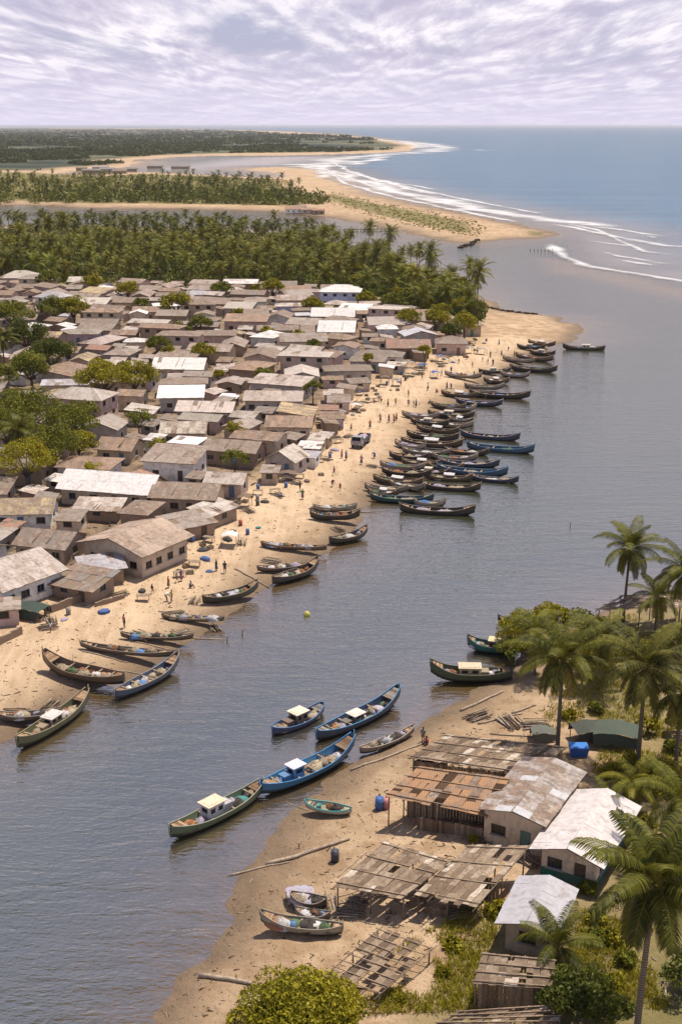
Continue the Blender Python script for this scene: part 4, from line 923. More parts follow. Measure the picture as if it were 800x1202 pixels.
# near bank bushes
def bush_px(px, py, rpx, k, label, name='bush', zoff=0.75, **kw):
    zc_ = 3.0
    for _ in range(4):
        x, y = G(px, py, zc_); rm = rpx / scale_at(x, y, zc_); zc_ = gz(x, y) + rm * (zoff if rm > 1.2 else 0.6)
    return broadleaf(x, y, rm, zc_, k, label, name, seed=int(px), **kw)
BG = 'bushes on the near bank'
bush_px(350, 1200, 78, 'y', 'big yellow-green leafy tree cut off by the bottom edge beside the beach', 'tree', 1.1, group=BG, dense=1.6, size=0.17, clumps=70)
bush_px(680, 1168, 44, 'd', 'round dark green bush in front of the plank hut', group=BG, dense=1.5, size=0.16, clumps=50)
bush_px(800, 1140, 36, 'd', 'dark bush in shade behind the largest palm trunk', group=BG)
for (px, py, r_, k, lb) in [(614, 742, 34, 'y', 'yellow-green bush spilling over the bank by the teal boat'), (646, 728, 30, 'y', 'light green bush at the top of the near bank'), (682, 730, 26, 'g', 'green bush next to the light green bush'),
    (706, 766, 30, 'y', 'mid-green bush between the palm over the blue tank and its neighbour'), (600, 762, 20, 'g', 'low green bush closest to the green cabin boat'), (738, 760, 26, 'y', 'green bush behind the green shelter palm'), (792, 752, 28, 'g', 'dark bush near the picture edge above the green shelter'),
    (720, 905, 14, 'y', 'yellow-green bush behind the broad white roof beside the seedling palm'), (776, 905, 24, 'y', 'yellowish bush in the meadow past the young palm'), (700, 830, 11, 'g', 'small bush between the blue tank and the green shelter'), (795, 850, 18, 'y', 'pale bush beneath the green shelter palm'), (640, 1062, 11, 'y', 'small yellow-green bush behind the grey-roofed cottage'), (690, 1042, 12, 'g', 'low green bush against the green-painted wall'),
    (532, 1108, 9, 'y', 'small bush standing alone in the dry yard below the sheds'), (555, 985, 6, 'y', 'tiny shrub in front of the orange-roofed shed'), (470, 1172, 7, 'y', 'tiny yellow-green shrub below the collapsed rack'), (700, 1100, 14, 'g', 'green bush between cottage and the largest palm'), (730, 1180, 14, 'd', 'dark low bush at the foot of the largest palm'),
    (760, 965, 20, 'y', 'yellow-green thicket behind the largest palm crown'), (795, 990, 18, 'g', 'green thicket at the picture edge above the largest palm crown'), (722, 1150, 11, 'y', 'yellowish bush left of the largest palm trunk'), (612, 1095, 10, 'y', 'bright yellow-green weed clump against the cottage wall'), (700, 1075, 13, 'y', 'yellow-green bush under the fronds of the largest palm'),
    (718, 1098, 15, 'y', 'sunlit yellow-green bush between the young palm and the largest palm'), (735, 1125, 12, 'g', 'mid-green weed bush beside the sunlit bush by the largest palm'), (660, 1060, 10, 'g', 'green weed clump along the rear of the cottage roof'), (750, 1080, 14, 'y', 'yellow bush right behind the largest palm trunk'),
    (668, 838, 9, 'y', 'small weed bush against the black tarp shelter'), (760, 850, 16, 'y', 'yellow-green bush right of the green tarp shelter'), (740, 890, 13, 'y', 'low yellow bush before the young palm'), (765, 925, 15, 'y', 'sunny yellow-green bush past the young palm base'), (790, 875, 14, 'g', 'green bush at the picture edge by the meadow'), (790, 1020, 16, 'y', 'yellow bush behind the crown of the largest palm'), (585, 1068, 8, 'y', 'weed clump at the edge of the pale plank shed'), (520, 1140, 8, 'y', 'weed clump between the collapsed rack and plank hut')]:
    bush_px(px, py, r_, k, lb, group=BG)

# the grove behind the village: five palm forms, copied one by one
rgp = random.Random(21); FORMS = []
for s_ in range(6):
    h = 4.0 + 1.45 * s_
    root = empty('palm_tree', (0, 0, 0)); ln = (rgp.uniform(-.8, .8), rgp.uniform(-.6, .6)); mb, top = palm_trunk(h, ln, 0.2, n=5); mb.build('trunk', M['bark'], root)
    Q, T = palm_crown(40 + s_, 5.0, 24, 10, 0.26, 0.95, 1.0, 0.95); T = np.clip(T - 0.08, 0, 1)
    link('crown', quads_mesh('grove_crown', Q, T, [M['palm_leaf']]), root, top, (0.85, 0.9, 0.9))
    FORMS.append(root)
used = set()
cells = {}
spots = []
def spot_ok(x, y, dmin):
    cx_, cy_ = int(x // 11), int(y // 11)
    for a in (-1, 0, 1):
        for b in (-1, 0, 1):
            for (u, v_) in cells.get((cx_ + a, cy_ + b), ()):
                if (u - x) ** 2 + (v_ - y) ** 2 < dmin * dmin: return False
    cells.setdefault((cx_, cy_), []).append((x, y)); return True
k = 0
while len(spots) < 420 and k < 40000:
    k += 1; x = rgp.uniform(-265, 70); y = rgp.uniform(375, 770); px, py = to_px(x, y, 8)
    if not (-14 < px < 566): continue
    if sdf(GROVE, x, y) < (-1.0 if rgp.random() < 0.85 else -9.0) or land_d(x, y) < 2 or overlaps(x, y, 1.5, 1.5, 0, 0.3): continue
    if spot_ok(x, y, 7.2 if y < 560 else 10.0): spots.append((x, y))
spots.sort(key=lambda q: q[1])
GL = [('coconut palm at the village edge of the dense grove', 'palms on the village edge of the grove'), ('coconut palm in the thick of the grove behind the village', 'palms inside the grove'), ('coconut palm in the water-side rows of the grove behind the village', 'palms on the far edge of the grove')]
far_spots = spots[300:]
for i, (x, y) in enumerate(spots[:300]):
    f = rgp.randrange(6)
    o = FORMS[f] if f not in used else copy_tree(FORMS[f]); used.add(f)
    s_ = rgp.uniform(0.62, 1.22); o.location = (x, y, gz(x, y)); o.rotation_euler = (0, 0, rgp.uniform(0, 6.28)); o.scale = (s_,) * 3
    g0 = 0 if sdf(GROVE, x, y) < 9 and y < 520 else 1
    for ch in o.children:
        if ch.name.startswith('crown'): q = rgp.uniform(0.75, 1.35); w_ = rgp.uniform(0.88, 1.08); q *= 1.6; ch.color = (q * w_ * 1.05, q, q * 0.7, 1)
    tag(o, GL[g0][0], 'palm tree', GL[g0][1])
    if g0 == 0: TREEDESC.append((o, 'grove-edge coconut palm', 'palm tree'))
# the farther rows of the grove, past three hundred palms, as one mass; same for the woods beyond the river
def palm_mass(name, pts, zfun, label, pairs=6, nf=13, seed=9, tone=0.0, hr=(5.5, 10), L=4.4, wl=0.6):
    rg = np.random.RandomState(seed); protos = [palm_crown(60 + s_, L, nf, pairs, wl, 1.2, 0.95, 1.05) for s_ in range(3)]
    Qs = []; Ts = []
    for (x, y) in pts:
        h = rg.uniform(*hr); Q, T = protos[rg.randint(3)]; a = rg.uniform(0, 6.28); c, s_ = math.cos(a), math.sin(a); Rm = np.array([[c, -s_, 0], [s_, c, 0], [0, 0, 1]]); g = zfun(x, y)
        Qs.append(Q @ Rm.T * rg.uniform(0.85, 1.15) + np.array([x, y, g + h])); Ts.append(np.clip(T - 0.08 + rg.uniform(-.15, .15) + tone, 0, 1))
        for (ux, uy) in ((0.22, 0), (0, 0.22)):
            Qs.append(np.array([[[x - ux, y - uy, g], [x + ux, y + uy, g], [x + ux * .6, y + uy * .6, g + h], [x - ux * .6, y - uy * .6, g + h]]])); Ts.append(np.array([0.92]))
    me = quads_mesh(name, np.concatenate(Qs), np.concatenate(Ts), [M['palm_leaf']]); o = link(name, me, None, None, (1.15, 1.2, 1.0)); o['kind'] = 'stuff'; tag(o, label, 'palm grove'); return o
palm_mass('distant_palm_grove', far_spots, gz, 'the rearmost palms of the grove merging into one dark band before the river')
def leaf_mass(name, pts, rr, zfun, label, cat, per=26, size=0.9, seed=4, lift=0.6, tint=(1, 1, 1), base=0.45, tall=0.8):
    rg = np.random.RandomState(seed); n = len(pts); P = np.array(pts); rr = np.asarray(rr)
    z = zfun(P[:, 0], P[:, 1]); c = np.stack([P[:, 0], P[:, 1], np.maximum(z, 0) + rr * lift], 1)
    v_ = rg.normal(size=(n, per, 3)); v_ /= np.linalg.norm(v_, axis=2)[..., None]; v_[..., 2] = v_[..., 2] * tall
    p = (c[:, None] + v_ * rr[:, None, None] * rg.uniform(0.6, 1.05, (n, per, 1))).reshape(-1, 3); p[:, 2] = np.maximum(p[:, 2], 0.3)
    Q = leaf_quads(rg, p, n * per, 1.0); cc = Q.mean(1, keepdims=True); Q = cc + (Q - cc) * (size * np.repeat(rr, per))[:, None, None]
    T = np.clip(base + np.repeat(rg.uniform(-.3, .25, n), per) + rg.uniform(-.15, .15, n * per), 0, 0.95)
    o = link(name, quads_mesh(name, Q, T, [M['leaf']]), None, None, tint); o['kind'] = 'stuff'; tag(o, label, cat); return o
nr = np.random.RandomState(5)
def scatter(Pg, n, bx, ang=16.8, inset=0.0):
    """points evenly over the picture's rows inside a polygon"""
    out = []
    while len(out) < n:
        py = nr.uniform(*bx[1], 4000); px = nr.uniform(*bx[0], 4000); th = PITCH - np.arctan((601 - py) / FPX)
        b = (601 - py) / FPX; a = (px - 400) / FPX; t_ = CAM_H / (sp - b * cp); x = a * t_; y = (cp + b * sp) * t_
        ok = sdf(Pg, x, y) > inset; out += list(zip(x[ok], y[ok]))
    return np.array(out[:n])
# undergrowth between the grove palms
pts = scatter(GROVE, 3200, ((-30, 600), (262, 400)), inset=0.5)
keep = [i for i in range(len(pts)) if not overlaps(pts[i][0], pts[i][1], 1, 1, 0, 0.0)]
pts = pts[keep]
leaf_mass('undergrowth', pts, nr.uniform(1.0, 3.6, len(pts)), hgt, 'green undergrowth of shrubs and young trees filling the palm grove', 'undergrowth', per=30, size=0.27, tint=(0.6, 0.7, 0.5))  # tint darkened to paint in the shade of the gaps between crowns
# sunlit young broadleaf trees between the palms
rgl = random.Random(14); NB = 0
while NB < 70:
    px, py = rgl.uniform(0, 560), rgl.uniform(285, 388); q = G(px, py, 3)
    if sdf(GROVE, *q) < 0.5 or overlaps(q[0], q[1], 3, 3, 0, 0): continue
    if rgl.random() > (py - 265) / 110: continue
    rr = rgl.uniform(1.8, 3.6); o = broadleaf(q[0], q[1], rr, gz(*q) + rr * 0.8 + rgl.uniform(0.5, 3), rgl.choice('yyg'), name='tree', seed=NB); o['group'] = 'young broadleaf trees in the grove'; o['_g'] = 1; NB += 1
    TREEDESC.append((o, 'rounded light green grove tree', 'tree'))
# far side of the river: strips of wood
MIDW = poly([(-1500, 234), (0, 235), (100, 238), (200, 240), (270, 242), (350, 243), (378, 238), (350, 228), (330, 219), (290, 215), (200, 212), (100, 214), (-1500, 213)])
MIDL = poly([(-1500, 236), (190, 240), (290, 243), (375, 243), (385, 239), (340, 233), (200, 229), (100, 233), (-1500, 233)])
pm = scatter(MIDW, 150, ((-100, 400), (212, 244))); palm_mass('distant_palm_grove', [tuple(q) for q in pm], gz, 'far-off palms scattered over the wooded strip across the river', pairs=4, nf=11, hr=(7, 12), wl=0.9, seed=3)
pts = np.concatenate([scatter(MIDW, 300, ((-100, 400), (212, 244))), scatter(MIDL, 500, ((-100, 400), (226, 244)))])
leaf_mass('woodland', pts, nr.uniform(2.0, 6.5, len(pts)), hgt, 'dark wooded strip on the low land across the river', 'woodland', per=34, size=0.30, seed=8, tint=(0.8, 0.85, 0.85))
MIDS = poly([(-1500, 228), (0, 228), (350, 232), (345, 216), (300, 210.5), (200, 207.5), (100, 208), (-1500, 208)])
pts = scatter(MIDS, 700, ((-100, 400), (207, 235)))
leaf_mass('scrub', pts, nr.uniform(1.5, 3.5, len(pts)), hgt, 'scattered scrub on the flat green land beyond the wooded strip', 'scrub', per=22, size=0.34, seed=18, tint=(1.4, 1.25, 0.9))
pts = scatter(VEG_B, 900, ((380, 600), (220, 290)))
leaf_mass('dune_scrub', pts, nr.uniform(0.3, 0.9, len(pts)), hgt, 'low olive scrub covering the back of the sand spit', 'scrub', per=20, size=0.45, seed=28, tint=(1.3, 1.0, 0.8), base=0.5, tall=0.3)
FARW = poly([(-1500, 203), (50, 201), (80, 197), (140, 193), (146, 190), (105, 191.5), (150, 186.5), (200, 182.5), (260, 180.8), (400, 179.2), (468, 175.8), (481, 171), (430, 162.5), (260, 153), (0, 151), (-1500, 151)])
pts = scatter(FARW, 11000, ((-150, 500), (152, 204))); pts = pts[fbm(pts[:, 0] / 260, pts[:, 1] / 600, 4) > 0.43]; rr_ = np.hypot(pts[:, 0], pts[:, 1])
leaf_mass('far_woodland', pts, np.clip(rr_ / 380, 3.2, 16) * nr.uniform(0.6, 1.3, len(pts)), lambda x, y: np.full(len(x), 1.5), 'dark forest covering the far headland to the horizon', 'forest', per=14, size=0.5, seed=38, lift=0.2, tint=(0.36, 0.42, 0.60), base=0.4, tall=0.35)  # blue cast of the tint paints distance haze into the leaf colour
# ---------------------------------------------------------------- wooden fishing boats
def hull_fn(L, B, Dp, rise_b, rise_s, full=0.62):
    rise_b *= 1.2; rise_s *= 1.3
    def w(t): return max(0.02, B / 2 * (math.sin(math.pi * min(1, max(0, 0.03 + t * 0.94))) ** full))
    def sheer(t): return Dp * 0.62 + rise_b * max(0, (t - 0.55) / 0.45) ** 2.4 + rise_s * max(0, (0.40 - t) / 0.40) ** 2.4
    def keel(t): return -Dp * 0.38 + (rise_b * 0.75) * max(0, (t - 0.72) / 0.28) ** 2.2 + (rise_s * 0.75) * max(0, (0.24 - t) / 0.24) ** 2.2
    return w, sheer, keel
def make_boat(L=11, B=1.9, Dp=1.0, rise_b=1.0, rise_s=0.6, hullc=(0.1, 0.1, 0.1), railc=(0.3, 0.3, 0.3), inc=(0.30, 0.22, 0.15), cabin=None, detail=2, awning=None, seed=0, thwarts=5, name='fishing_boat', cabc=(0.6, 0.58, 0.55), roofc=(0.6, 0.52, 0.42), mast=False):
    B *= 1.14; rg = random.Random(seed); root = empty(name, (0, 0, 0)); w, sheer, keel = hull_fn(L, B, Dp, rise_b, rise_s)
    n = 22 if detail > 1 else 14; mb = MB(); prof = [(0.0, 0.0), (0.52, 0.10), (0.84, 0.42), (1.0, 1.0)]
    def sec(t, ins=0.0):
        X_ = (t - 0.5) * L * (1 - 0.012 * (ins > 0)); r_ = []
        for s_, (a, b) in [(-1, prof[3]), (-1, prof[2]), (-1, prof[1]), (1, prof[0]), (1, prof[1]), (1, prof[2]), (1, prof[3])]:
            ww = max(0.008, w(t) - ins); k = keel(t) + ins * 0.9; r_.append((X_, s_ * ww * a, k + (sheer(t) - k) * b))
        return r_
    for ins, mi, flip in ((0.0, 0, False), (0.055, 1, True)):
        vs = []; fs = []; 
        for i in range(n + 1): vs += sec(i / n, ins)
        for i in range(n):
            for j in range(6):
                q = (i * 7 + j, (i + 1) * 7 + j, (i + 1) * 7 + j + 1, i * 7 + j + 1); fs.append(q if flip else q[::-1])
        k0 = len(mb.t); mb.idx(vs, fs, mi, 0.0, True)
        if mi == 0:
            for i in range(n):
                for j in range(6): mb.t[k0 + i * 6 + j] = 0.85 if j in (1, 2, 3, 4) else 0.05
        if mi == 1:
            for i in range(n):
                for j in (0, 5): mb.m[len(mb.m) - n * 6 + i * 6 + j] = 0
        mb.face([vs[k] for k in range(7)], mi, 0.3); mb.face([vs[n * 7 + k] for k in range(6, -1, -1)], mi, 0.3)
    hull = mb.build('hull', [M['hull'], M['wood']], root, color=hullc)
    for s_ in (-1, 1):
        g_ = MB(); g_.tube([((i / n - 0.5) * L, s_ * w(i / n), sheer(i / n) + 0.03) for i in range(n + 1)], 0.055, 5); g_.build('gunwale', M['paint'], root, color=railc)
    f_ = MB(); dk = [((i / n - 0.5) * L, w(i / n)) for i in range(2, n - 1)]
    for (xa, wa), (xb, wb) in zip(dk[:-1], dk[1:]):
        z_ = Dp * 0.10; f_.face([(xa, -wa * 0.80, z_), (xb, -wb * 0.80, z_), (xb, wb * 0.80, z_), (xa, wa * 0.80, z_)], 0, rg.uniform(0.2, 0.8))
    f_.build('deck', M['plank'], root, color=inc and tuple(min(2.2, c * 3.6) for c in inc))
    for (t0_, t1_, nm) in ((0.86, 0.97, 'foredeck'), (0.03, 0.12, 'afterdeck')):
        fd = MB(); nn_ = 5
        for k in range(nn_):
            ta, tb = t0_ + (t1_ - t0_) * k / nn_, t0_ + (t1_ - t0_) * (k + 0.94) / nn_; fd.face([((ta - .5) * L, -w(ta) + .05, sheer(ta) - .06), ((tb - .5) * L, -w(tb) + .05, sheer(tb) - .06), ((tb - .5) * L, w(tb) - .05, sheer(tb) - .06), ((ta - .5) * L, w(ta) - .05, sheer(ta) - .06)], 0, rg.uniform(.3, .9))
        fd.build(nm, M['plank'], root, color=tuple(min(2.2, c * 3.6) for c in inc))
    for k in range(thwarts):
        t_ = 0.16 + 0.7 * k / max(1, thwarts - 1); b_ = MB(); b_.box(((t_ - 0.5) * L, 0, sheer(t_) - 0.10), (0.24, 2 * w(t_) - 0.06, 0.05), t=0.6); b_.build('thwart', M['plank'], root)
    for nm, t_, sg, rs_ in (('stem_post', 1.0, 1, rise_b), ('stern_post', 0.0, -1, rise_s)):
        X_ = (t_ - 0.5) * L; q = MB(); q.tube([(X_ - sg * 0.25, 0, keel(t_) - 0.02), (X_ + sg * 0.05, 0, (keel(t_) + sheer(t_)) / 2), (X_ + sg * 0.14, 0, sheer(t_) + 0.22 * (0.6 + rs_))], [0.06, 0.075, 0.055], 6); q.build(nm, M['paint'], root, color=railc)
    if cabin:
        cx_, cl, cw, ch = cabin; z0 = Dp * 0.11; cb = MB()
        cx_ *= L
        for (A, U, LL) in [((cx_ - cl / 2, -cw / 2, z0), (1, 0, 0), cl), ((cx_ + cl / 2, -cw / 2, z0), (0, 1, 0), cw), ((cx_ + cl / 2, cw / 2, z0), (-1, 0, 0), cl), ((cx_ - cl / 2, cw / 2, z0), (0, -1, 0), cw)]:
            nn = 2 if LL > 1.5 else 1; ops = [(LL * (k + 0.5) / nn - LL * 0.30 / nn, LL * (k + 0.5) / nn + LL * 0.30 / nn, ch * 0.5, ch * 0.82) for k in range(nn)]
            wall_panel(cb, A, U, LL, ch, ops, 0.06)
        co = cb.build('cabin', M['paint'], root, color=cabc)
        gb = MB(); gb.box((cx_, 0, z0 + ch * 0.66), (cl - 0.16, cw - 0.16, ch * 0.34)); gb.build('window', M['pane'], co)
        rb = MB(); rb.box((cx_, 0, z0 + ch + 0.05), (cl + 0.4, cw + 0.35, 0.08)); rb.box((cx_, 0, z0 + ch + 0.10), (cl * 0.9, cw * 0.8, 0.05)); rb.build('cabin_roof', M['cloth'], co, color=roofc)
        b2 = MB(); b2.box((cx_ - cl / 2 - 0.75, 0, z0 + ch * 0.33), (1.1, cw * 0.85, ch * 0.62)); b2.build('engine_box', M['paint'], root, color=tuple(c * 0.7 for c in cabc))
    if awning:
        ax_, al, ah, ac = awning; ax_ *= L; aw = B * 0.8; cb = MB(); m_ = 6; vs = []
        for i in range(m_ + 1):
            for j in range(5):
                u, v_ = i / m_ - 0.5, j / 4 - 0.5; vs.append((ax_ + u * al, v_ * aw, ah - abs(v_) * 0.5 + rg.uniform(-.06, .06)))
        cb.idx(vs, [(i * 5 + j, (i + 1) * 5 + j, (i + 1) * 5 + j + 1, i * 5 + j + 1) for i in range(m_) for j in range(4)], 0, 0, True); cb.build('awning', M['cloth'], root, color=ac)
        for sx in (-1, 1):
            for sy in (-1, 1): pb = MB(); pb.tube([(ax_ + sx * al * 0.46, sy * aw * 0.46, 0), (ax_ + sx * al * 0.46, sy * aw * 0.46, ah - 0.2)], 0.03, 4); pb.build('awning_pole', M['wood'], root)
    if mast:
        mb2 = MB(); X_ = 0.12 * L; mb2.tube([(X_, 0, -0.1), (X_ + 0.1, 0, 2.6)], [0.05, 0.03], 5); mb2.build('mast', M['wood'], root)
    root['_L'] = L; root['_B'] = B; root['_D'] = Dp
    return root
def place_boat(root, p_stern, p_bow, label, z=None, group=None, roll=0.0, fit=True, name=None):
    """stern and bow at photo pixels of their waterline points"""
    z0 = 0.0 if z is None else z
    a = Vector((*G(*p_stern, z0), z0)); b = Vector((*G(*p_bow, z0), z0)); c = (a + b) / 2; L = (b - a).length
    g_ = max(gz(c.x, c.y), gz(*((c + (b - a) * 0.3).xy)), gz(*((c - (b - a) * 0.3).xy))); D_ = root['_D']
    root.location = (c.x, c.y, max(0.02, g_ + D_ * 0.36) if g_ > -D_ * 0.3 else 0.02)
    s_ = L / root['_L'] * 0.93 if fit else 1.0
    root.rotation_euler = (roll, 0, math.atan2(b.y - a.y, b.x - a.x)); root.scale = (s_, max(0.85, s_ * 0.6 + 0.4 * 1), max(0.9, min(1.15, s_)))
    tag(root, label, 'boat', group); return root
RIV = 'boats in the near river'
def lump(name, sx, sy, sz, mat, color, seed, nu=12, nv=6, spiky=0.25):
    rg = np.random.RandomState(seed); vs = []; fs = []
    for j in range(nv + 1):
        ph = j / nv * math.pi / 2
        for i in range(nu):
            a = i / nu * 2 * math.pi; r_ = 1 + rg.uniform(-spiky, spiky); vs.append((math.cos(a) * math.cos(ph) * sx * r_, math.sin(a) * math.cos(ph) * sy * r_, math.sin(ph) * sz * (1 + rg.uniform(-spiky, spiky)) - 0.05 * (j == 0)))
    for j in range(nv):
        for i in range(nu): fs.append((j * nu + i, j * nu + (i + 1) % nu, (j + 1) * nu + (i + 1) % nu, (j + 1) * nu + i))
    mb = MB(); mb.idx(vs, fs, 0, 0, True); return mb.build(name, mat, None, None, color)
NETC = {'tan': (0.42, 0.34, 0.24), 'white': (0.62, 0.60, 0.60), 'blue': (0.10, 0.22, 0.46), 'rust': (0.33, 0.15, 0.08), 'teal': (0.06, 0.24, 0.24), 'lilac': (0.45, 0.40, 0.50), 'dark': (0.07, 0.06, 0.055), 'green': (0.10, 0.16, 0.08), 'orange': (0.55, 0.22, 0.08)}
def cargo(boat, where, items, seed=0):
    """things lying in a boat: each its own object standing on the deck. where = phrase that names the boat"""
    rg = random.Random(seed); L, D_ = boat['_L'], boat['_D']; Mx = Matrix.Translation(boat.location) @ boat.rotation_euler.to_matrix().to_4x4() @ Matrix.Diagonal((*boat.scale, 1))
    for k, (kind, t_, off, colr, size) in enumerate(items):
        p = Mx @ Vector(((t_ - 0.5) * L, off, D_ * 0.17)); ang = boat.rotation_euler.z + rg.uniform(-.2, .2)
        end = 'bow' if t_ > 0.62 else 'stern' if t_ < 0.38 else 'middle'
        if kind == 'net': o = lump('fishing_net', size * 1.25, size * 0.85, 0.62, M['net'], NETC[colr], seed * 7 + k); lb = f'{colr} heap of fishing net in the {end} of {where}'; cat = 'fishing net'
        elif kind == 'crate':
            o = MB(); s_ = size
            o.box((0, 0, 0.03), (s_, s_ * 0.7, 0.06))
            for sx in (-1, 1): o.box((sx * s_ * 0.48, 0, 0.235), (0.04, s_ * 0.7, 0.35)); o.box((0, sx * s_ * 0.34, 0.235), (s_ * 0.92, 0.04, 0.35))
            o = o.build('fish_crate', M['paint'], None, None, NETC[colr]); lb = f'open {colr} fish crate in the {end} of {where}'; cat = 'crate'
        elif kind == 'tarp': o = lump('tarpaulin_bundle', size * 1.25, size * 0.85, 0.5, M['cloth'], NETC[colr], seed * 9 + k, spiky=0.12); lb = f'{colr} tarpaulin bundle in the {end} of {where}'; cat = 'tarpaulin'
        elif kind == 'basin':
            mb = MB(); r_ = size; vs = []; nn = 12
            for (rr, z_) in ((r_ * 0.6, 0), (r_, 0.3), (r_ * 0.92, 0.3), (r_ * 0.55, 0.06)): vs += [(math.cos(i / nn * 6.2832) * rr, math.sin(i / nn * 6.2832) * rr, z_) for i in range(nn)]
            mb.idx(vs, [(j * nn + i, j * nn + (i + 1) % nn, (j + 1) * nn + (i + 1) % nn, (j + 1) * nn + i) for j in range(3) for i in range(nn)] + [tuple(36 + i for i in range(nn))], 0, 0, True)
            o = mb.build('basin', M['paint'], None, None, NETC[colr]); lb = f'round {colr} basin in the {end} of {where}'; cat = 'basin'
        else:
            mb = MB(); mb.tube([(-size / 2, 0, 0.05), (size / 2, 0.1, 0.08)], 0.04, 5); mb.tube([(-size / 2 + 0.1, 0.12, 0.05), (size / 2, 0.18, 0.09)], 0.035, 5)
            o = mb.build('pole_bundle', M['wood']); lb = f'pair of loose poles laid along the {end} of {where}'; cat = 'pole'
            p.z += 0.25
        o.location = p; o.rotation_euler = (0, 0, ang); tag(o, lb, cat, 'gear lying in the boats')
BLUE = (0.035, 0.15, 0.34); TEAL = (0.02, 0.12, 0.13); GREEN = (0.10, 0.14, 0.09); DARK = (0.045, 0.04, 0.04); BRN = (0.13, 0.09, 0.06); GREY = (0.28, 0.25, 0.22); NAVY = (0.03, 0.05, 0.11)
def nb(ps, pb, label, ph, cg, **kw):
    rx = random.Random(int(ps[0]) * 7 + 1); used_ = {(k, c, 'bow' if t > .62 else 'stern' if t < .38 else 'middle') for k, t, _, c, _2 in cg}; small = kw['L'] < 7; n_ = 3 if small else 9
    for _ in range(n_ * 3):
        k_ = rx.choices(['net', 'tarp', 'crate', 'basin'], [45, 25, 18, 12])[0]; c_ = rx.choice(['tan', 'dark', 'white', 'rust', 'lilac', 'tan', 'blue', 'green', 'teal'] if k_ != 'net' else ['tan', 'dark', 'tan', 'green', 'rust', 'white', 'lilac']); t_ = rx.uniform(.14, .84); e_ = 'bow' if t_ > .62 else 'stern' if t_ < .38 else 'middle'
        cab = kw.get('cabin')
        if (k_, c_, e_) in used_ or (cab and abs(t_ - .5 - cab[0]) * kw['L'] < cab[1] / 2 + .9): continue
        used_.add((k_, c_, e_)); cg.append((k_, t_, rx.uniform(-.3, .3) * (kw['B'] / 2), c_, {'net': rx.uniform(.4, .75), 'tarp': rx.uniform(.35, .7), 'crate': .55, 'basin': .3}[k_])); n_ -= 1
        if n_ <= 0: break
    b = place_boat(make_boat(**kw), ps, pb, label, group=RIV); mark(b, ph); cargo(b, ph, cg, seed=int(ps[0])); return b
# the moored boats of the near river
nb((312, 930), (196, 990), 'grey-green wooden boat with cream-roofed wheelhouse, lowest of the moored boats', 'the grey-green wheelhouse boat', [('net', 0.80, 0, 'orange', 0.7), ('crate', 0.68, 0.2, 'rust', 0.6), ('tarp', 0.26, 0, 'teal', 0.8), ('net', 0.14, 0, 'tan', 0.5), ('tarp', 0.36, -0.3, 'lilac', 0.5)],
    L=13.5, B=2.3, Dp=1.15, rise_b=0.7, rise_s=0.6, hullc=GREEN, railc=(0.30, 0.32, 0.24), cabin=(0.06, 2.2, 1.5, 1.7), cabc=(0.55, 0.55, 0.6), roofc=(0.72, 0.60, 0.44), inc=(0.3, 0.22, 0.16), seed=1, thwarts=4)
nb((302, 938), (418, 884), 'bright blue long boat with small white-topped blue cabin, prow raised', 'the bright blue boat', [('tarp', 0.58, 0.1, 'tan', 0.9), ('net', 0.70, -0.1, 'tan', 0.9), ('tarp', 0.82, 0, 'lilac', 0.7), ('net', 0.20, 0, 'blue', 0.7)],
    L=13.5, B=2.5, Dp=1.15, rise_b=1.3, rise_s=0.5, hullc=(0.03, 0.16, 0.34), railc=(0.04, 0.25, 0.55), cabin=(-0.14, 1.5, 1.2, 1.5), cabc=(0.12, 0.28, 0.55), roofc=(0.70, 0.68, 0.80), inc=(0.25, 0.2, 0.16), seed=2, mast=True)
nb((368, 872), (471, 824), 'dark-hulled boat with blue rails and white net heap, farther out of the two blue boats', 'the dark-hulled blue-railed boat', [('net', 0.48, 0, 'white', 0.85), ('net', 0.22, 0, 'orange', 0.7), ('tarp', 0.72, 0, 'lilac', 0.8), ('crate', 0.84, 0, 'rust', 0.5)],
    L=13.5, B=2.3, Dp=1.15, rise_b=1.3, rise_s=0.4, hullc=NAVY, railc=(0.05, 0.25, 0.50), cabin=(-0.04, 1.5, 1.2, 1.0), cabc=(0.2, 0.18, 0.15), roofc=(0.68, 0.62, 0.55), seed=3, inc=(0.2, 0.25, 0.33))
nb((318, 864), (381, 836), 'short blue boat with two pale-roofed deck boxes, moored by itself in open water', 'the short blue boat', [('net', 0.82, 0, 'tan', 0.5), ('tarp', 0.14, 0, 'blue', 0.5), ('net', 0.30, 0.2, 'white', 0.35)],
    L=8, B=2.2, Dp=1.05, rise_b=0.6, rise_s=0.3, hullc=(0.05, 0.06, 0.15), railc=(0.05, 0.18, 0.42), cabin=(0.0, 1.7, 1.4, 1.5), cabc=(0.22, 0.16, 0.12), roofc=(0.72, 0.62, 0.50), seed=4, inc=(0.12, 0.2, 0.33), thwarts=3)
nb((420, 890), (487, 864), 'weathered grey dugout heaped with pale nets at the waterline', 'the weathered grey dugout', [('net', 0.3, 0, 'tan', 0.6), ('net', 0.55, 0, 'white', 0.6), ('net', 0.75, 0, 'lilac', 0.5)],
    L=8.5, B=1.3, Dp=0.7, rise_b=0.5, rise_s=0.3, hullc=GREY, railc=(0.40, 0.35, 0.30), seed=5, thwarts=3)
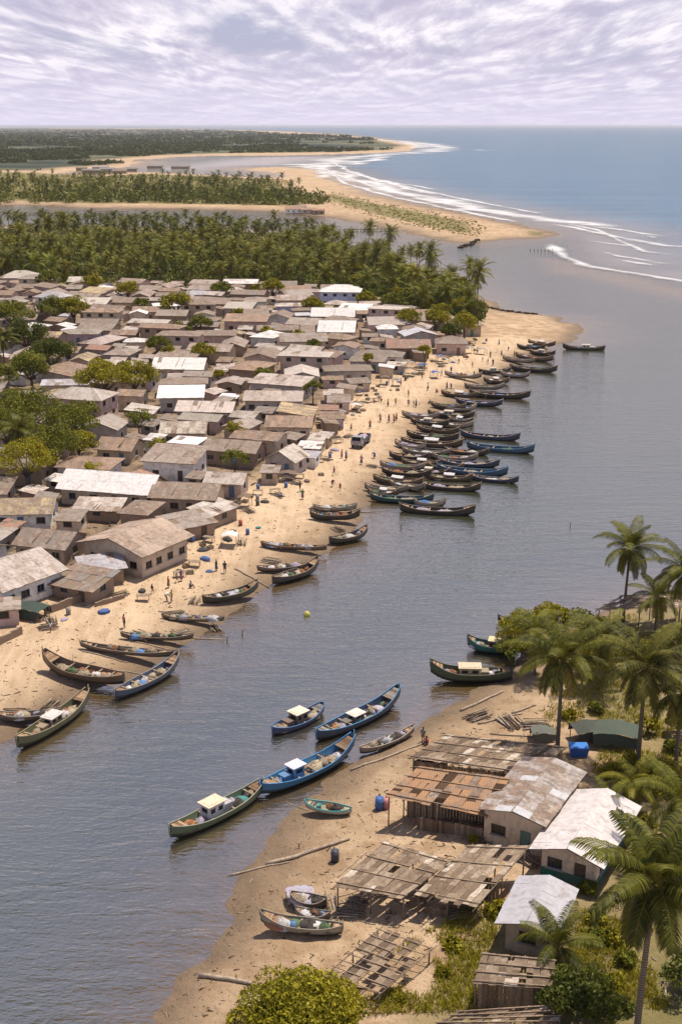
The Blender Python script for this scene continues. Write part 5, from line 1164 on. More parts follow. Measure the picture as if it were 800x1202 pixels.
nb((357, 956), (413, 966), 'small teal and white dinghy pulled up on the sand', 'the teal dinghy', [('net', 0.55, 0, 'rust', 0.35), ('basin', 0.3, 0, 'teal', 0.28)],
    L=4.6, B=1.4, Dp=0.6, rise_b=0.2, rise_s=0.2, hullc=(0.45, 0.5, 0.42), railc=(0.05, 0.35, 0.38), seed=6, thwarts=3, inc=(0.3, 0.4, 0.35), name='dinghy')
nb((604, 800), (501, 798), 'dark green boat with cream cabin roofs under the bank palms, prow to the river', 'the dark green cabin boat', [('net', 0.85, 0, 'tan', 0.5), ('tarp', 0.28, 0, 'white', 0.8), ('crate', 0.16, 0, 'blue', 0.5), ('net', 0.36, 0.3, 'tan', 0.6)],
    L=12, B=2.5, Dp=1.3, rise_b=1.2, rise_s=0.3, hullc=(0.06, 0.09, 0.055), railc=(0.16, 0.15, 0.11), cabin=(0.02, 3.0, 1.7, 1.35), cabc=(0.42, 0.33, 0.22), roofc=(0.60, 0.50, 0.36), seed=7, thwarts=3)
nb((606, 768), (546, 762), 'teal-black boat with yellow-topped cabin half hidden by the bank bushes', 'the teal-black boat', [('net', 0.84, 0, 'teal', 0.5), ('tarp', 0.3, 0, 'lilac', 0.7)],
    L=8.5, B=2.3, Dp=1.15, rise_b=0.8, rise_s=0.3, hullc=TEAL, railc=(0.04, 0.10, 0.11), cabin=(-0.08, 2.0, 1.5, 1.3), cabc=(0.2, 0.1, 0.1), roofc=(0.62, 0.55, 0.32), seed=8, thwarts=3)
nb((640, 740), (582, 738), 'black boat with bare frames at the top of the near bank', 'the black framed boat', [('net', 0.6, 0, 'dark', 0.7)], L=8, B=2.0, Dp=1.0, rise_b=0.9, rise_s=0.5, hullc=DARK, railc=(0.06, 0.05, 0.05), seed=9, mast=True, thwarts=4)
nb((405, 1112), (303, 1100), 'beached grey plank boat with teal bow beside the junk heap', 'the beached grey boat', [('tarp', 0.78, 0.0, 'rust', 0.9), ('tarp', 0.6, 0.1, 'blue', 0.45), ('net', 0.4, 0, 'dark', 0.7)],
    L=8.2, B=1.5, Dp=0.85, rise_b=0.7, rise_s=0.25, hullc=(0.30, 0.29, 0.25), railc=(0.30, 0.26, 0.20), seed=10, thwarts=3)
b_ = nb((384, 1078), (340, 1070), 'short dark boat wreck with pale cover lying among the junk heap', 'the boat wreck', [('tarp', 0.6, 0, 'lilac', 0.9), ('net', 0.3, 0, 'dark', 0.6)], L=4.8, B=1.5, Dp=0.8, rise_b=0.3, rise_s=0.3, hullc=(0.10, 0.08, 0.07), railc=(0.3, 0.26, 0.22), seed=11, thwarts=2)
nb((388, 1094), (346, 1088), 'broken grey canoe between the boat wreck and the beached grey boat', 'the broken canoe', [('net', 0.5, 0, 'dark', 0.6)], L=4.6, B=1.1, Dp=0.6, rise_b=0.3, rise_s=0.3, hullc=GREY, railc=GREY, seed=12, thwarts=2)
# the village side, near reach
nb((18, 884), (107, 826), 'olive green boat with two pale deck boxes afloat by the left shore', 'the olive green boat', [('net', 0.76, 0, 'tan', 0.6), ('net', 0.62, 0.1, 'white', 0.5), ('tarp', 0.16, 0, 'teal', 0.5), ('net', 0.26, 0, 'tan', 0.5)],
    L=11.5, B=2.0, Dp=1.15, rise_b=0.9, rise_s=0.5, hullc=(0.10, 0.11, 0.06), railc=(0.26, 0.22, 0.14), cabin=(-0.02, 1.7, 1.2, 1.1), cabc=(0.40, 0.30, 0.20), roofc=(0.62, 0.56, 0.54), seed=13, thwarts=4)
nb((150, 812), (50, 792), 'large brown boat crammed with nets and boxes, aground with a tall prow', 'the crammed brown boat', [('net', 0.2, 0, 'tan', 0.7), ('tarp', 0.34, 0, 'white', 0.6), ('net', 0.5, 0, 'rust', 0.7), ('tarp', 0.62, 0.2, 'lilac', 0.6), ('net', 0.76, 0, 'tan', 0.8), ('net', 0.86, 0, 'dark', 0.5), ('crate', 0.42, -0.3, 'rust', 0.6), ('tarp', 0.27, -0.3, 'orange', 0.4), ('pole', 0.5, 0.3, 'tan', 6.0)],
    L=12, B=2.6, Dp=1.2, rise_b=1.5, rise_s=0.4, hullc=BRN, railc=(0.24, 0.16, 0.11), seed=14, thwarts=5, mast=True)
nb((133, 824), (212, 784), 'slate blue boat moored beside the crammed brown boat', 'the slate blue boat', [('tarp', 0.2, 0, 'white', 0.6), ('net', 0.45, 0, 'white', 0.5), ('net', 0.72, 0, 'tan', 0.6), ('pole', 0.55, 0.3, 'tan', 5.0)],
    L=11, B=2.0, Dp=1.1, rise_b=1.1, rise_s=0.3, hullc=(0.05, 0.08, 0.15), railc=(0.28, 0.26, 0.24), seed=15, thwarts=5)
nb((74, 846), (-6, 852), 'rotten grey canoe full of sticks beached at the picture edge', 'the stick-filled canoe', [('net', 0.3, 0, 'dark', 0.8), ('net', 0.6, 0, 'tan', 0.8)], L=9, B=1.5, Dp=0.8, rise_b=0.5, rise_s=0.4, hullc=(0.16, 0.13, 0.10), railc=(0.3, 0.25, 0.2), seed=16)
nb((92, 770), (208, 782), 'long flat canoe hull drawn up behind the slate blue boat', 'the long flat canoe', [('net', 0.6, 0, 'tan', 0.6), ('pole', 0.4, 0, 'tan', 5.0)], L=12, B=1.3, Dp=0.6, rise_b=0.4, rise_s=0.4, hullc=(0.17, 0.13, 0.10), railc=(0.32, 0.26, 0.2), seed=17)
nb((140, 756), (230, 758), 'narrow dugout canoe with sticks, second from the long flat canoe', 'the narrow dugout', [('net', 0.5, 0, 'dark', 0.6)], L=11, B=1.1, Dp=0.55, rise_b=0.4, rise_s=0.4, hullc=(0.13, 0.10, 0.08), railc=(0.28, 0.22, 0.17), seed=18)
nb((236, 716), (305, 700), 'black-green boat under a pale cover beached where three people stand', 'the black-green beached boat', [('tarp', 0.5, 0, 'lilac', 1.0), ('net', 0.75, 0, 'rust', 0.5), ('net', 0.2, 0, 'dark', 0.6)],
    L=10, B=1.9, Dp=1.0, rise_b=0.9, rise_s=0.4, hullc=(0.05, 0.055, 0.045), railc=(0.26, 0.21, 0.13), seed=19, thwarts=4)
nb((188, 732), (266, 736), 'low grey canoe on wet sand below the black-green beached boat', 'the low grey canoe', [('net', 0.4, 0, 'tan', 0.6)], L=10.5, B=1.2, Dp=0.55, rise_b=0.35, rise_s=0.3, hullc=(0.2, 0.16, 0.12), railc=(0.32, 0.26, 0.2), seed=20)
nb((318, 688), (375, 670), 'dark boat with pale deck load, bow pointing out to the river bend', 'the dark bend boat', [('tarp', 0.55, 0, 'tan', 0.8), ('net', 0.25, 0, 'white', 0.6), ('net', 0.75, 0, 'rust', 0.4)],
    L=9, B=1.9, Dp=1.1, rise_b=1.1, rise_s=0.3, hullc=(0.05, 0.045, 0.055), railc=(0.25, 0.18, 0.12), seed=21, thwarts=4)
nb((300, 676), (362, 672), 'grey broken canoe tucked behind the dark bend boat', 'the tucked grey canoe', [('tarp', 0.3, 0, 'white', 0.6), ('net', 0.6, 0, 'dark', 0.6)], L=8.5, B=1.4, Dp=0.7, rise_b=0.3, rise_s=0.3, hullc=(0.2, 0.16, 0.13), railc=(0.3, 0.24, 0.2), seed=22)
nb((304, 648), (386, 652), 'long brown canoe with blue bundle at one end, across the beach', 'the long brown canoe', [('tarp', 0.12, 0, 'blue', 0.5), ('net', 0.4, 0, 'rust', 0.5), ('net', 0.7, 0, 'tan', 0.5)], L=11.5, B=1.2, Dp=0.7, rise_b=0.3, rise_s=0.4, hullc=(0.17, 0.11, 0.07), railc=(0.34, 0.25, 0.16), seed=23)
nb((385, 641), (432, 630), 'dark boat nearest the gap in the long row, with white load', 'the dark gap boat', [('net', 0.5, 0, 'white', 0.8), ('net', 0.25, 0, 'tan', 0.5)], L=8, B=2.0, Dp=1.0, rise_b=0.9, rise_s=0.4, hullc=DARK, railc=(0.22, 0.16, 0.12), seed=24, thwarts=3)
nb((362, 616), (424, 616), 'black boat piled with rope and cloth beside the dark gap boat', 'the rope-piled boat', [('net', 0.3, 0, 'dark', 0.7), ('tarp', 0.5, 0, 'lilac', 0.6), ('net', 0.7, 0, 'rust', 0.6)], L=9.5, B=1.8, Dp=1.0, rise_b=0.8, rise_s=0.5, hullc=DARK, railc=(0.16, 0.14, 0.12), seed=25)
nb((366, 606), (420, 605), 'short weathered boat behind the rope-piled boat', 'the short weathered boat', [('net', 0.5, 0, 'tan', 0.8)], L=8, B=1.5, Dp=0.8, rise_b=0.5, rise_s=0.4, hullc=GREY, railc=(0.2, 0.2, 0.2), seed=26)
# the long row below the village: eight hull forms, each boat a copy with its own colours
KIT = []
for k, (hc, rc_, kw) in enumerate([(DARK, (0.30, 0.24, 0.18), {}), (BLUE, (0.05, 0.25, 0.45), {}), (BRN, (0.33, 0.25, 0.17), {'awning': (0.0, 2.6, 1.5, (0.6, 0.58, 0.6))}), (NAVY, (0.30, 0.28, 0.30), {'mast': True}),
        (GREY, (0.38, 0.33, 0.28), {}), ((0.08, 0.07, 0.05), (0.26, 0.20, 0.13), {'cabin': (-0.05, 1.8, 1.2, 1.2)})]):
    KIT.append(make_boat(L=11, B=1.8, Dp=0.95, rise_b=0.85, rise_s=0.5, hullc=hc, railc=rc_, detail=1, seed=50 + k, thwarts=4, **kw))
ROW = [((711, 411), (658, 410), 'k', 'black'), ((618, 407), (652, 411), 'b', 'dark brown'), ((620, 415), (652, 419), 'k', 'black'), ((603, 420), (650, 426), 'b', 'brown'), ((596, 434), (655, 438), 'k', 'black'), ((585, 441), (622, 444), 'g', 'grey'), ((566, 449), (598, 451), 'b', 'brown'),
    ((543, 457), (592, 459), 'g', 'grey'), ((548, 465), (624, 469), 'k', 'black'), ((533, 474), (591, 478), 'n', 'navy'), ((516, 467), (562, 471), 'b', 'brown'), ((522, 484), (560, 482), 'g', 'grey'), ((500, 490), (558, 494), 'k', 'black'), ((500, 500), (557, 504), 'g', 'grey'), ((487, 507), (540, 513), 'b', 'brown'),
    ((470, 494), (516, 498), 'g', 'grey'), ((538, 512), (612, 518), 'n', 'navy'), ((545, 526), (629, 533), 'u', 'blue'), ((475, 515), (540, 521), 'k', 'black'), ((468, 524), (545, 529), 'b', 'brown'), ((505, 538), (562, 541), 'g', 'grey'), ((512, 545), (588, 549), 'n', 'navy'), ((470, 533), (530, 538), 'g', 'grey'),
    ((510, 553), (598, 560), 'u', 'blue'), ((470, 546), (520, 549), 'b', 'brown'), ((548, 562), (610, 568), 'n', 'navy'), ((444, 551), (500, 556), 'g', 'grey'), ((498, 562), (556, 565), 'b', 'brown'), ((490, 572), (566, 577), 'k', 'black'), ((436, 566), (498, 573), 'b', 'brown'), ((446, 558), (508, 563), 'k', 'black'),
    ((432, 588), (511, 591), 't', 'teal'), ((484, 592), (524, 594), 'g', 'grey'), ((466, 600), (560, 605), 'k', 'dark brown'), ((426, 577), (480, 582), 'g', 'pale grey'), ((430, 582), (470, 584), 'b', 'brown'), ((524, 494), (556, 499), 'b', 'brown'), ((560, 441), (600, 440), 'k', 'black'), ((588, 425), (628, 430), 'g', 'grey'), ((455, 540), (505, 544), 'k', 'black'), ((520, 447), (566, 451), 'g', 'grey'), ((605, 412), (640, 414), 'k', 'black'), ((504, 480), (548, 484), 'b', 'brown'), ((480, 500), (528, 505), 'k', 'black'), ((520, 531), (575, 535), 'k', 'black'), ((455, 570), (500, 578), 'g', 'pale grey'), ((480, 556), (530, 559), 'k', 'black'), ((462, 526), (500, 534), 'g', 'grey'), ((500, 549), (545, 553), 'b', 'brown')]
KEY = {'k': [0, 5], 'b': [2, 0], 'g': [4, 4], 'n': [3, 0], 'u': [1, 1], 't': [1, 5]}
COLS = {'k': (0.04, 0.036, 0.034), 'b': (0.12, 0.085, 0.06), 'g': (0.27, 0.23, 0.20), 'n': (0.03, 0.045, 0.09), 'u': (0.04, 0.10, 0.19), 't': (0.025, 0.09, 0.11)}
RAILS = {'k': (0.26, 0.2, 0.15), 'b': (0.36, 0.27, 0.18), 'g': (0.40, 0.35, 0.30), 'n': (0.32, 0.30, 0.33), 'u': (0.10, 0.24, 0.38), 't': (0.14, 0.22, 0.22)}
kused = set(); rgb = random.Random(3); ROWG = 'boats drawn up in the long row below the village'; BOATDESC = []; CARGODESC = []
order = sorted(range(len(ROW)), key=lambda i: (ROW[i][0][1] + ROW[i][1][1]))
nord = {i: k for k, i in enumerate(order)}
for i, (ps, pb, kc, cn) in enumerate(ROW):
    f = KEY[kc][rgb.random() < 0.4]
    b = KIT[f] if f not in kused else copy_tree(KIT[f]); kused.add(f)
    if rgb.random() < 0.0: ps, pb = pb, ps
    nm = ORD_[nord[i]] if False else None
    place_boat(b, ps, pb, 'x', group=ROWG)
    for ch in b.children:
        n_ = ch.name.split('.')[0]
        if n_ == 'hull': q = rgb.uniform(0.8, 1.3); ch.color = (*[c * q for c in COLS[kc]], 1)
        if n_ in ('gunwale', 'stem_post', 'stern_post'): ch.color = (*RAILS[kc], 1)
    form = {2: ' with a pale awning', 5: ' with a low wheelhouse', 3: ' with a bare mast'}.get(f, '')
    b['label'] = f'{cn} wooden boat{form}'; BOATDESC.append(b)
    L, D_ = b['_L'], b['_D']; Mx = Matrix.Translation(b.location) @ b.rotation_euler.to_matrix().to_4x4() @ Matrix.Diagonal((*b.scale, 1))
    for t_ in ([0.24, 0.5, 0.72] if rgb.random() < 0.5 else [0.3, 0.62]):
        colr = rgb.choice(['tan', 'white', 'tan', 'dark', 'lilac', 'rust', 'tan', 'blue', 'green']); o = lump('fishing_net', rgb.uniform(0.8, 1.9), 0.62, rgb.uniform(0.4, 0.7), M['net'], NETC[colr], i * 3 + int(t_ * 10))
        o.location = Mx @ Vector(((t_ - 0.5) * L, 0, D_ * 0.10)); o.rotation_euler = (0, 0, b.rotation_euler.z); o['group'] = 'net heaps in the long row of boats'
        CARGODESC.append((o, colr, b))
for f in range(len(KIT)):
    if f not in kused:
        for ch in list(KIT[f].children_recursive): bpy.data.objects.remove(ch)
        bpy.data.objects.remove(KIT[f])
for k, i in enumerate(order):
    b = BOATDESC[i]; o_ = ['first', 'second', 'third', 'fourth', 'fifth', 'sixth', 'seventh', 'eighth', 'ninth', 'tenth'][k] if k < 10 else f'{k + 1}' + ('st' if (k + 1) % 10 == 1 and k > 11 else 'nd' if (k + 1) % 10 == 2 and k > 12 else 'rd' if (k + 1) % 10 == 3 and k > 13 else 'th')
    b['_o'] = o_; b['label'] += f', {o_} counting from the sandy point'
seen = {}
for (o, colr, b) in CARGODESC:
    key = (colr, b.name); seen[key] = seen.get(key, 0) + 1
    tag(o, f'{colr} net heap {["in", "at the bow of", "also at the bow of"][min(2, seen[key] - 1)]} the {b["_o"]} boat counting from the sandy point', 'fishing net', 'net heaps in the long row of boats')
for o in bpy.data.objects:
    for k in ('_L', '_B', '_D', '_o'):
        if k in o: del o[k]
# ---------------------------------------------------------------- people
PROPDESC = []
def skinned(joints, bones, root=0):
    me = bpy.data.meshes.new('person'); me.from_pydata([j[0] for j in joints], bones, []); o = bpy.data.objects.new('tmp', me); COL.objects.link(o)
    md = o.modifiers.new('s', 'SKIN'); 
    if not me.skin_vertices:
        bpy.context.view_layer.objects.active = o
    for i, j in enumerate(joints):
        sv = me.skin_vertices[0].data[i]; r_ = j[1]; sv.radius = r_ if isinstance(r_, tuple) else (r_, r_); sv.use_root = (i == root)
    ss = o.modifiers.new('d', 'SUBSURF'); ss.levels = 1; ss.render_levels = 1
    dg = bpy.context.evaluated_depsgraph_get(); ev = o.evaluated_get(dg); m2 = bpy.data.meshes.new_from_object(ev); bpy.data.objects.remove(o)
    m2.materials.clear(); m2.materials.append(M['skin'])
    m2.polygons.foreach_set('use_smooth', [True] * len(m2.polygons)); m2.name = 'person_body'; return m2
def pose(kind):
    """joint positions (facing +X) for a 1.70 m adult"""
    hip, chest, neck, head = (0, 0, .92), (0, 0, 1.25), (0, 0, 1.45), (0.02, 0, 1.60)
    L_ = dict(kneeL=(.02, .10, .50), footL=(0, .11, .06), toeL=(.13, .12, .04), kneeR=(.02, -.10, .50), footR=(0, -.11, .06), toeR=(.13, -.12, .04),
        shL=(0, .19, 1.40), elL=(-.02, .25, 1.13), haL=(.06, .25, .88), shR=(0, -.19, 1.40), elR=(-.02, -.25, 1.13), haR=(.06, -.25, .88))
    if kind == 'walk': L_.update(kneeL=(.22, .09, .52), footL=(.30, .10, .07), toeL=(.42, .10, .08), kneeR=(-.06, -.10, .50), footR=(-.32, -.10, .10), toeR=(-.22, -.10, .03), elL=(-.14, .25, 1.15), haL=(-.12, .24, .90), elR=(.08, -.25, 1.15), haR=(.26, -.22, .98))
    if kind == 'carry': L_.update(elL=(.08, .32, 1.55), haL=(.06, .22, 1.80), elR=(.02, -.25, 1.13), kneeL=(.14, .09, .52), footL=(.16, .10, .07), toeL=(.28, .10, .05))
    if kind == 'bend':
        hip = (-.16, 0, .86); chest = (.14, 0, 1.06); neck = (.32, 0, 1.10); head = (.45, 0, 1.06)
        L_.update(shL=(.26, .19, 1.08), shR=(.26, -.19, 1.08), elL=(.34, .22, .80), haL=(.40, .18, .52), elR=(.34, -.22, .80), haR=(.42, -.16, .52), kneeL=(0, .11, .47), kneeR=(0, -.11, .47))
    if kind == 'sit':
        hip = (-.1, 0, .20); chest = (-.06, 0, .52); neck = (-.02, 0, .70); head = (.02, 0, .86)
        L_.update(kneeL=(.32, .16, .42), footL=(.48, .14, .06), toeL=(.60, .14, .05), kneeR=(.32, -.16, .42), footR=(.48, -.14, .06), toeR=(.60, -.14, .05), shL=(-.03, .19, .66), shR=(-.03, -.19, .66), elL=(.10, .26, .46), haL=(.30, .20, .44), elR=(.10, -.26, .46), haR=(.30, -.20, .44))
    J = {'hip': hip, 'chest': chest, 'neck': neck, 'head': head, **L_}; J['hipL'] = (hip[0], .09, hip[2] - .04); J['hipR'] = (hip[0], -.09, hip[2] - .04)
    J['crown'] = (J['head'][0] + .0, 0, J['head'][2] + .10) if kind != 'bend' else (.55, 0, 1.03)
    return J
RAD = {'hip': (.13, .10), 'chest': (.15, .11), 'neck': .055, 'head': .095, 'crown': .07, 'hipL': .09, 'hipR': .09, 'kneeL': .055, 'kneeR': .055, 'footL': .038, 'footR': .038, 'toeL': .03, 'toeR': .03, 'shL': .06, 'shR': .06, 'elL': .042, 'elR': .042, 'haL': .032, 'haR': .032}
BON = [('hip', 'chest'), ('chest', 'neck'), ('neck', 'head'), ('head', 'crown'), ('hip', 'hipL'), ('hip', 'hipR'), ('hipL', 'kneeL'), ('kneeL', 'footL'), ('footL', 'toeL'), ('hipR', 'kneeR'), ('kneeR', 'footR'), ('footR', 'toeR'), ('chest', 'shL'), ('shL', 'elL'), ('elL', 'haL'), ('chest', 'shR'), ('shR', 'elR'), ('elR', 'haR')]
PERS = {}
def person_forms():
    for kind in ('stand', 'walk', 'carry', 'bend', 'sit'):
        J = pose(kind); names = list(J); body = skinned([(J[n], RAD[n]) for n in names], [(names.index(a), names.index(b)) for a, b in BON], names.index('hip'))
        v = lambda n: Vector(J[n]); sh = MB(); ax = (v('neck') - v('hip'))
        sh.tube([v('hip') + ax * 0.0, v('hip') + ax * 0.35, v('chest') + ax * .12, v('chest').lerp(v('neck'), .75)], [.165, .165, .19, .09], 10)
        for s_ in 'LR': sh.tube([v('chest').lerp(v('sh' + s_), .5) + ax * .1, v('sh' + s_), v('sh' + s_).lerp(v('el' + s_), .6)], [.09, .085, .065], 8)
        tr = MB()
        for s_ in 'LR': tr.tube([v('hip').lerp(v('hip' + s_), .6) + Vector((0, 0, .05)), v('hip' + s_) , v('hip' + s_).lerp(v('knee' + s_), .8)], [.12, .115, .085], 8)
        sk = MB(); kn = (v('kneeL') + v('kneeR')) / 2; ft = (v('footL') + v('footR')) / 2
        sk.tube([v('hip') + Vector((0, 0, .05)), kn.lerp(v('hip'), .5), kn.lerp(ft, .4)], [.15, .20, .23], 10)
        hr = MB(); c = v('crown').lerp(v('head'), .45); nn = 8; vs = []
        for j in range(5):
            ph = R(-10) + j / 4 * R(100); vs += [(c.x - .02 + math.cos(2 * math.pi * i / nn) * math.cos(ph) * .112, c.y + math.sin(2 * math.pi * i / nn) * math.cos(ph) * .10, c.z + .0 + math.sin(ph) * .115) for i in range(nn)]
        hr.idx(vs, [(j * nn + i, j * nn + (i + 1) % nn, (j + 1) * nn + (i + 1) % nn, (j + 1) * nn + i) for j in range(4) for i in range(nn)], 0, 0, True)
        PERS[kind] = (body, sh.mesh('shirt', [M['cloth']]), tr.mesh('shorts', [M['cloth']]), sk.mesh('skirt', [M['cloth']]), hr.mesh('hair', [M['rubber']]))
person_forms()
SHIRT = {'red': (.45, .05, .04), 'white': (.75, .73, .70), 'blue': (.06, .14, .42), 'yellow': (.6, .42, .08), 'dark': (.03, .03, .035), 'green': (.07, .22, .10), 'orange': (.55, .20, .05), 'grey': (.25, .25, .26), 'purple': (.20, .10, .30), 'pink': (.55, .25, .28)}
LOW = {'dark': (.04, .04, .05), 'tan': (.3, .23, .15), 'blue': (.07, .10, .22), 'brown': (.14, .08, .05), 'patterned': (.35, .15, .20)}
rp = random.Random(77)
def person(px, py, kind, shirt, low, skirt=False, face=None, s_=1.0):
    p = P3(px, py); o = link('person', PERS[kind][0], None, p, None, rp.uniform(0, 6.28) if face is None else face); o.scale = (s_,) * 3
    link('shirt', PERS[kind][1], o, None, SHIRT[shirt])
    link('skirt' if skirt and kind != 'sit' else 'shorts', PERS[kind][3 if skirt and kind != 'sit' else 2], o, None, LOW[low]); link('hair', PERS[kind][4], o)
    act = {'stand': 'standing', 'walk': 'walking', 'carry': 'walking with one arm up steadying a basin', 'bend': 'bending down', 'sit': 'sitting on the sand'}[kind]
    if kind == 'carry': act = 'with one arm raised'
    PROPDESC.append((o, f'person in {shirt} top {act}', 'person')); o['group'] = 'people on the beaches'
    return o
PPX = [(254, 670, 'stand'), (264, 673, 'stand'), (213, 682, 'stand'), (208, 684, 'walk'), (198, 690, 'stand'), (179, 697, 'walk'), (202, 707, 'carry'), (196, 706, 'bend'), (224, 690, 'sit'), (352, 577, 'stand'), (355, 586, 'walk'), (401, 538, 'stand'), (406, 540, 'stand'), (392, 558, 'walk'),
    (446, 495, 'walk'), (456, 496, 'stand'), (462, 496, 'carry'), (465, 494, 'stand'), (434, 503, 'stand'), (455, 477, 'stand'), (464, 476, 'walk'), (479, 466, 'stand'), (479, 477, 'stand'), (485, 477, 'walk'), (488, 478, 'stand'), (502, 458, 'carry'), (504, 474, 'sit'), (524, 457, 'stand'), (529, 456, 'bend'),
    (541, 445, 'stand'), (545, 446, 'stand'), (538, 427, 'walk'), (529, 438, 'stand'), (547, 422, 'stand'), (512, 461, 'sit'), (439, 538, 'bend'), (447, 473, 'bend'), (439, 473, 'sit'), (554, 432, 'stand'), (399, 576, 'walk'), (390, 571, 'bend'), (588, 418, 'stand'), (566, 425, 'walk'), (572, 428, 'stand'), (603, 419, 'stand'),
    (632, 404, 'stand'), (578, 429, 'stand'), (556, 442, 'walk'), (560, 414, 'stand'), (585, 405, 'stand'), (496, 871, 'stand'), (500, 874, 'sit'), (155, 611, 'stand'), (149, 609, 'walk'), (165, 609, 'stand'), (445, 944, 'sit'), (470, 452, 'stand'), (495, 445, 'walk'), (518, 441, 'stand'), (424, 545, 'walk'), (330, 585, 'sit'), (60, 742, 'walk'), (146, 737, 'stand'), (412, 505, 'walk'), (596, 412, 'bend'), (575, 420, 'stand')]
for (px, py, k) in PPX:
    person(px, py, k, rp.choice(list(SHIRT)), rp.choice(list(LOW)), rp.random() < 0.4, s_=rp.uniform(0.93, 1.05) if not (k == 'walk' and rp.random() < 0.3) else 0.8)

# ---------------------------------------------------------------- truck on the beach
def truck():
    a = P3(413, 531); b = P3(433, 513); v = b - a; rz = math.atan2(v.y, v.x); c = (a + b) / 2
    r_ = empty('truck', (c.x, c.y, gz(c.x, c.y) + 0.0), rz); tag(r_, 'loaded dark blue open truck standing on the beach track among people', 'truck')
    L, W_ = 6.6, 2.2; col = (0.05, 0.06, 0.12)
    ch = MB(); ch.box((0, 0, 0.78), (L - 0.3, 0.9, 0.22)); ch.build('chassis', M['rubber'], r_)
    cb = MB(); x0 = -L / 2 + 0.9
    cb.idx([(x0 - .9, -1.05, .75), (x0 + .9, -1.05, .75), (x0 + .9, 1.05, .75), (x0 - .9, 1.05, .75), (x0 - .9, -1.05, 1.5), (x0 + .9, -1.05, 1.5), (x0 + .9, 1.05, 1.5), (x0 - .9, 1.05, 1.5), (x0 - .55, -.95, 2.3), (x0 + .85, -.95, 2.3), (x0 + .85, .95, 2.3), (x0 - .55, .95, 2.3)],
        [(3, 2, 1, 0), (0, 1, 5, 4), (1, 2, 6, 5), (2, 3, 7, 6), (3, 0, 4, 7), (4, 5, 9, 8), (5, 6, 10, 9), (6, 7, 11, 10), (7, 4, 8, 11), (8, 9, 10, 11)]); co = cb.build('cab', M['paint'], r_, color=(0.30, 0.27, 0.30))
    g_ = MB(); g_.idx([(x0 - .875, -.85, 1.6), (x0 - .875, .85, 1.6), (x0 - .60, .80, 2.22), (x0 - .60, -.80, 2.22)], [(0, 1, 2, 3), (3, 2, 1, 0)]); g_.build('windscreen', M['pane'], co)
    for s_ in (-1, 1): g_ = MB(); g_.box((x0 + .1, s_ * 1.03, 1.88), (.9, .04, .5)); g_.build('side_window', M['pane'], co); g_ = MB(); g_.box((x0 - .92, s_ * .78, .98), (.06, .24, .18)); g_.build('headlight', M['cloth'], co, color=(.8, .8, .75))
    bd = MB(); X0, X1 = -L / 2 + 2.0, L / 2; bd.box(((X0 + X1) / 2, 0, 0.98), (X1 - X0, W_, 0.1))
    for s_ in (-1, 1): bd.box(((X0 + X1) / 2, s_ * (W_ / 2 - .04), 1.33), (X1 - X0, .07, .6))
    bd.box((X0 + .04, 0, 1.33), (.07, W_ - .18, .6)); bd.box((X1 - .04, 0, 1.33), (.07, W_ - .18, .6)); bd.build('bed', M['paint'], r_, color=col)
    for x_ in (-L / 2 + .9, L / 2 - 1.6, L / 2 - .7):
        for s_ in (-1, 1):
            n = 16; w_ = MB(); w_.tube([(x_, s_ * .80, .45), (x_, s_ * 1.05, .45)], .45, n); wo = w_.build('wheel', M['rubber'], r_); h = MB(); h.tube([(x_, s_ * 1.03, .45), (x_, s_ * 1.08, .45)], .22, 10); h.build('rim', M['paint'], wo, color=(.4, .4, .38))
    zt = gz(c.x, c.y) + 1.03; Mr = Matrix.Rotation(rz, 4, 'Z')
    for (x_, colr, s_) in ((0.2, 'white', 1.0), (1.6, 'lilac', 1.0), (2.6, 'rust', .6)):
        o = lump('sack_heap', s_, .75, .75, M['cloth'], NETC[colr], int(x_ * 10), spiky=.15); o.location = Vector((c.x, c.y, zt)) + Mr @ Vector((x_, 0, 0)); tag(o, f'{colr} sack heap on the bed of the dark blue truck', 'sacks')
    return r_
mark(truck(), 'the dark blue truck')
# ---------------------------------------------------------------- yard and beach gear
def at(o, px, py, dz=0.0): p = P3(px, py); o.location = (p.x, p.y, gz(p.x, p.y) + dz); return o
def barrel_mesh():
    mb = MB(); mb.tube([(0, 0, 0), (0, 0, .28), (0, 0, .30), (0, 0, .32), (0, 0, .58), (0, 0, .60), (0, 0, .62), (0, 0, .88)], [.29, .29, .31, .29, .29, .31, .29, .29], 14); return mb.mesh('barrel', [M['paint']])
def log(p1, p2, r_, label, name='log', grp=None, z=None):
    a = P3(*p1); b = P3(*p2); a.z = max(a.z, 0.0); b.z = max(b.z, 0.0); n = 7; mb = MB(); rg = random.Random(int(p1[0]))
    base = a.lerp(b, .5); pts = []
    for k in range(n):
        q = a.lerp(b, k / (n - 1)); q.z = max(gz(q.x, q.y), -0.05) + r_ * .75; q += Vector((rg.uniform(-.06, .06), rg.uniform(-.06, .06), 0)); pts.append(q - base)
    mb.tube(pts, [r_ * (1 - .4 * k / n) for k in range(n)], 7); mb.t = [.8] * len(mb.f); o = mb.build(name, M['plank'], None, base); tag(o, label, name.replace('_', ' '), grp); return o
mark(log((312, 1016), (410, 986), .20, 'long straight trunk lying from the water up to the open plank shed'), 'the long straight trunk')
log((268, 1028), (340, 1012), .09, 'thin half-sunk pole leading into the water beside the long straight trunk', 'pole')
log((234, 1147), (302, 1158), .20, 'pale trunk at the water edge just above the yellow-green tree'); log((412, 905), (500, 872), .12, 'long thin pole running up the sand behind the long board-roofed shed', 'pole')
log((336, 941), (362, 952), .05, 'oar-like pole sticking out of the teal dinghy', 'pole'); log((430, 1000), (395, 1030), .07, 'stick leaning toward the corner of the open plank shed', 'pole')
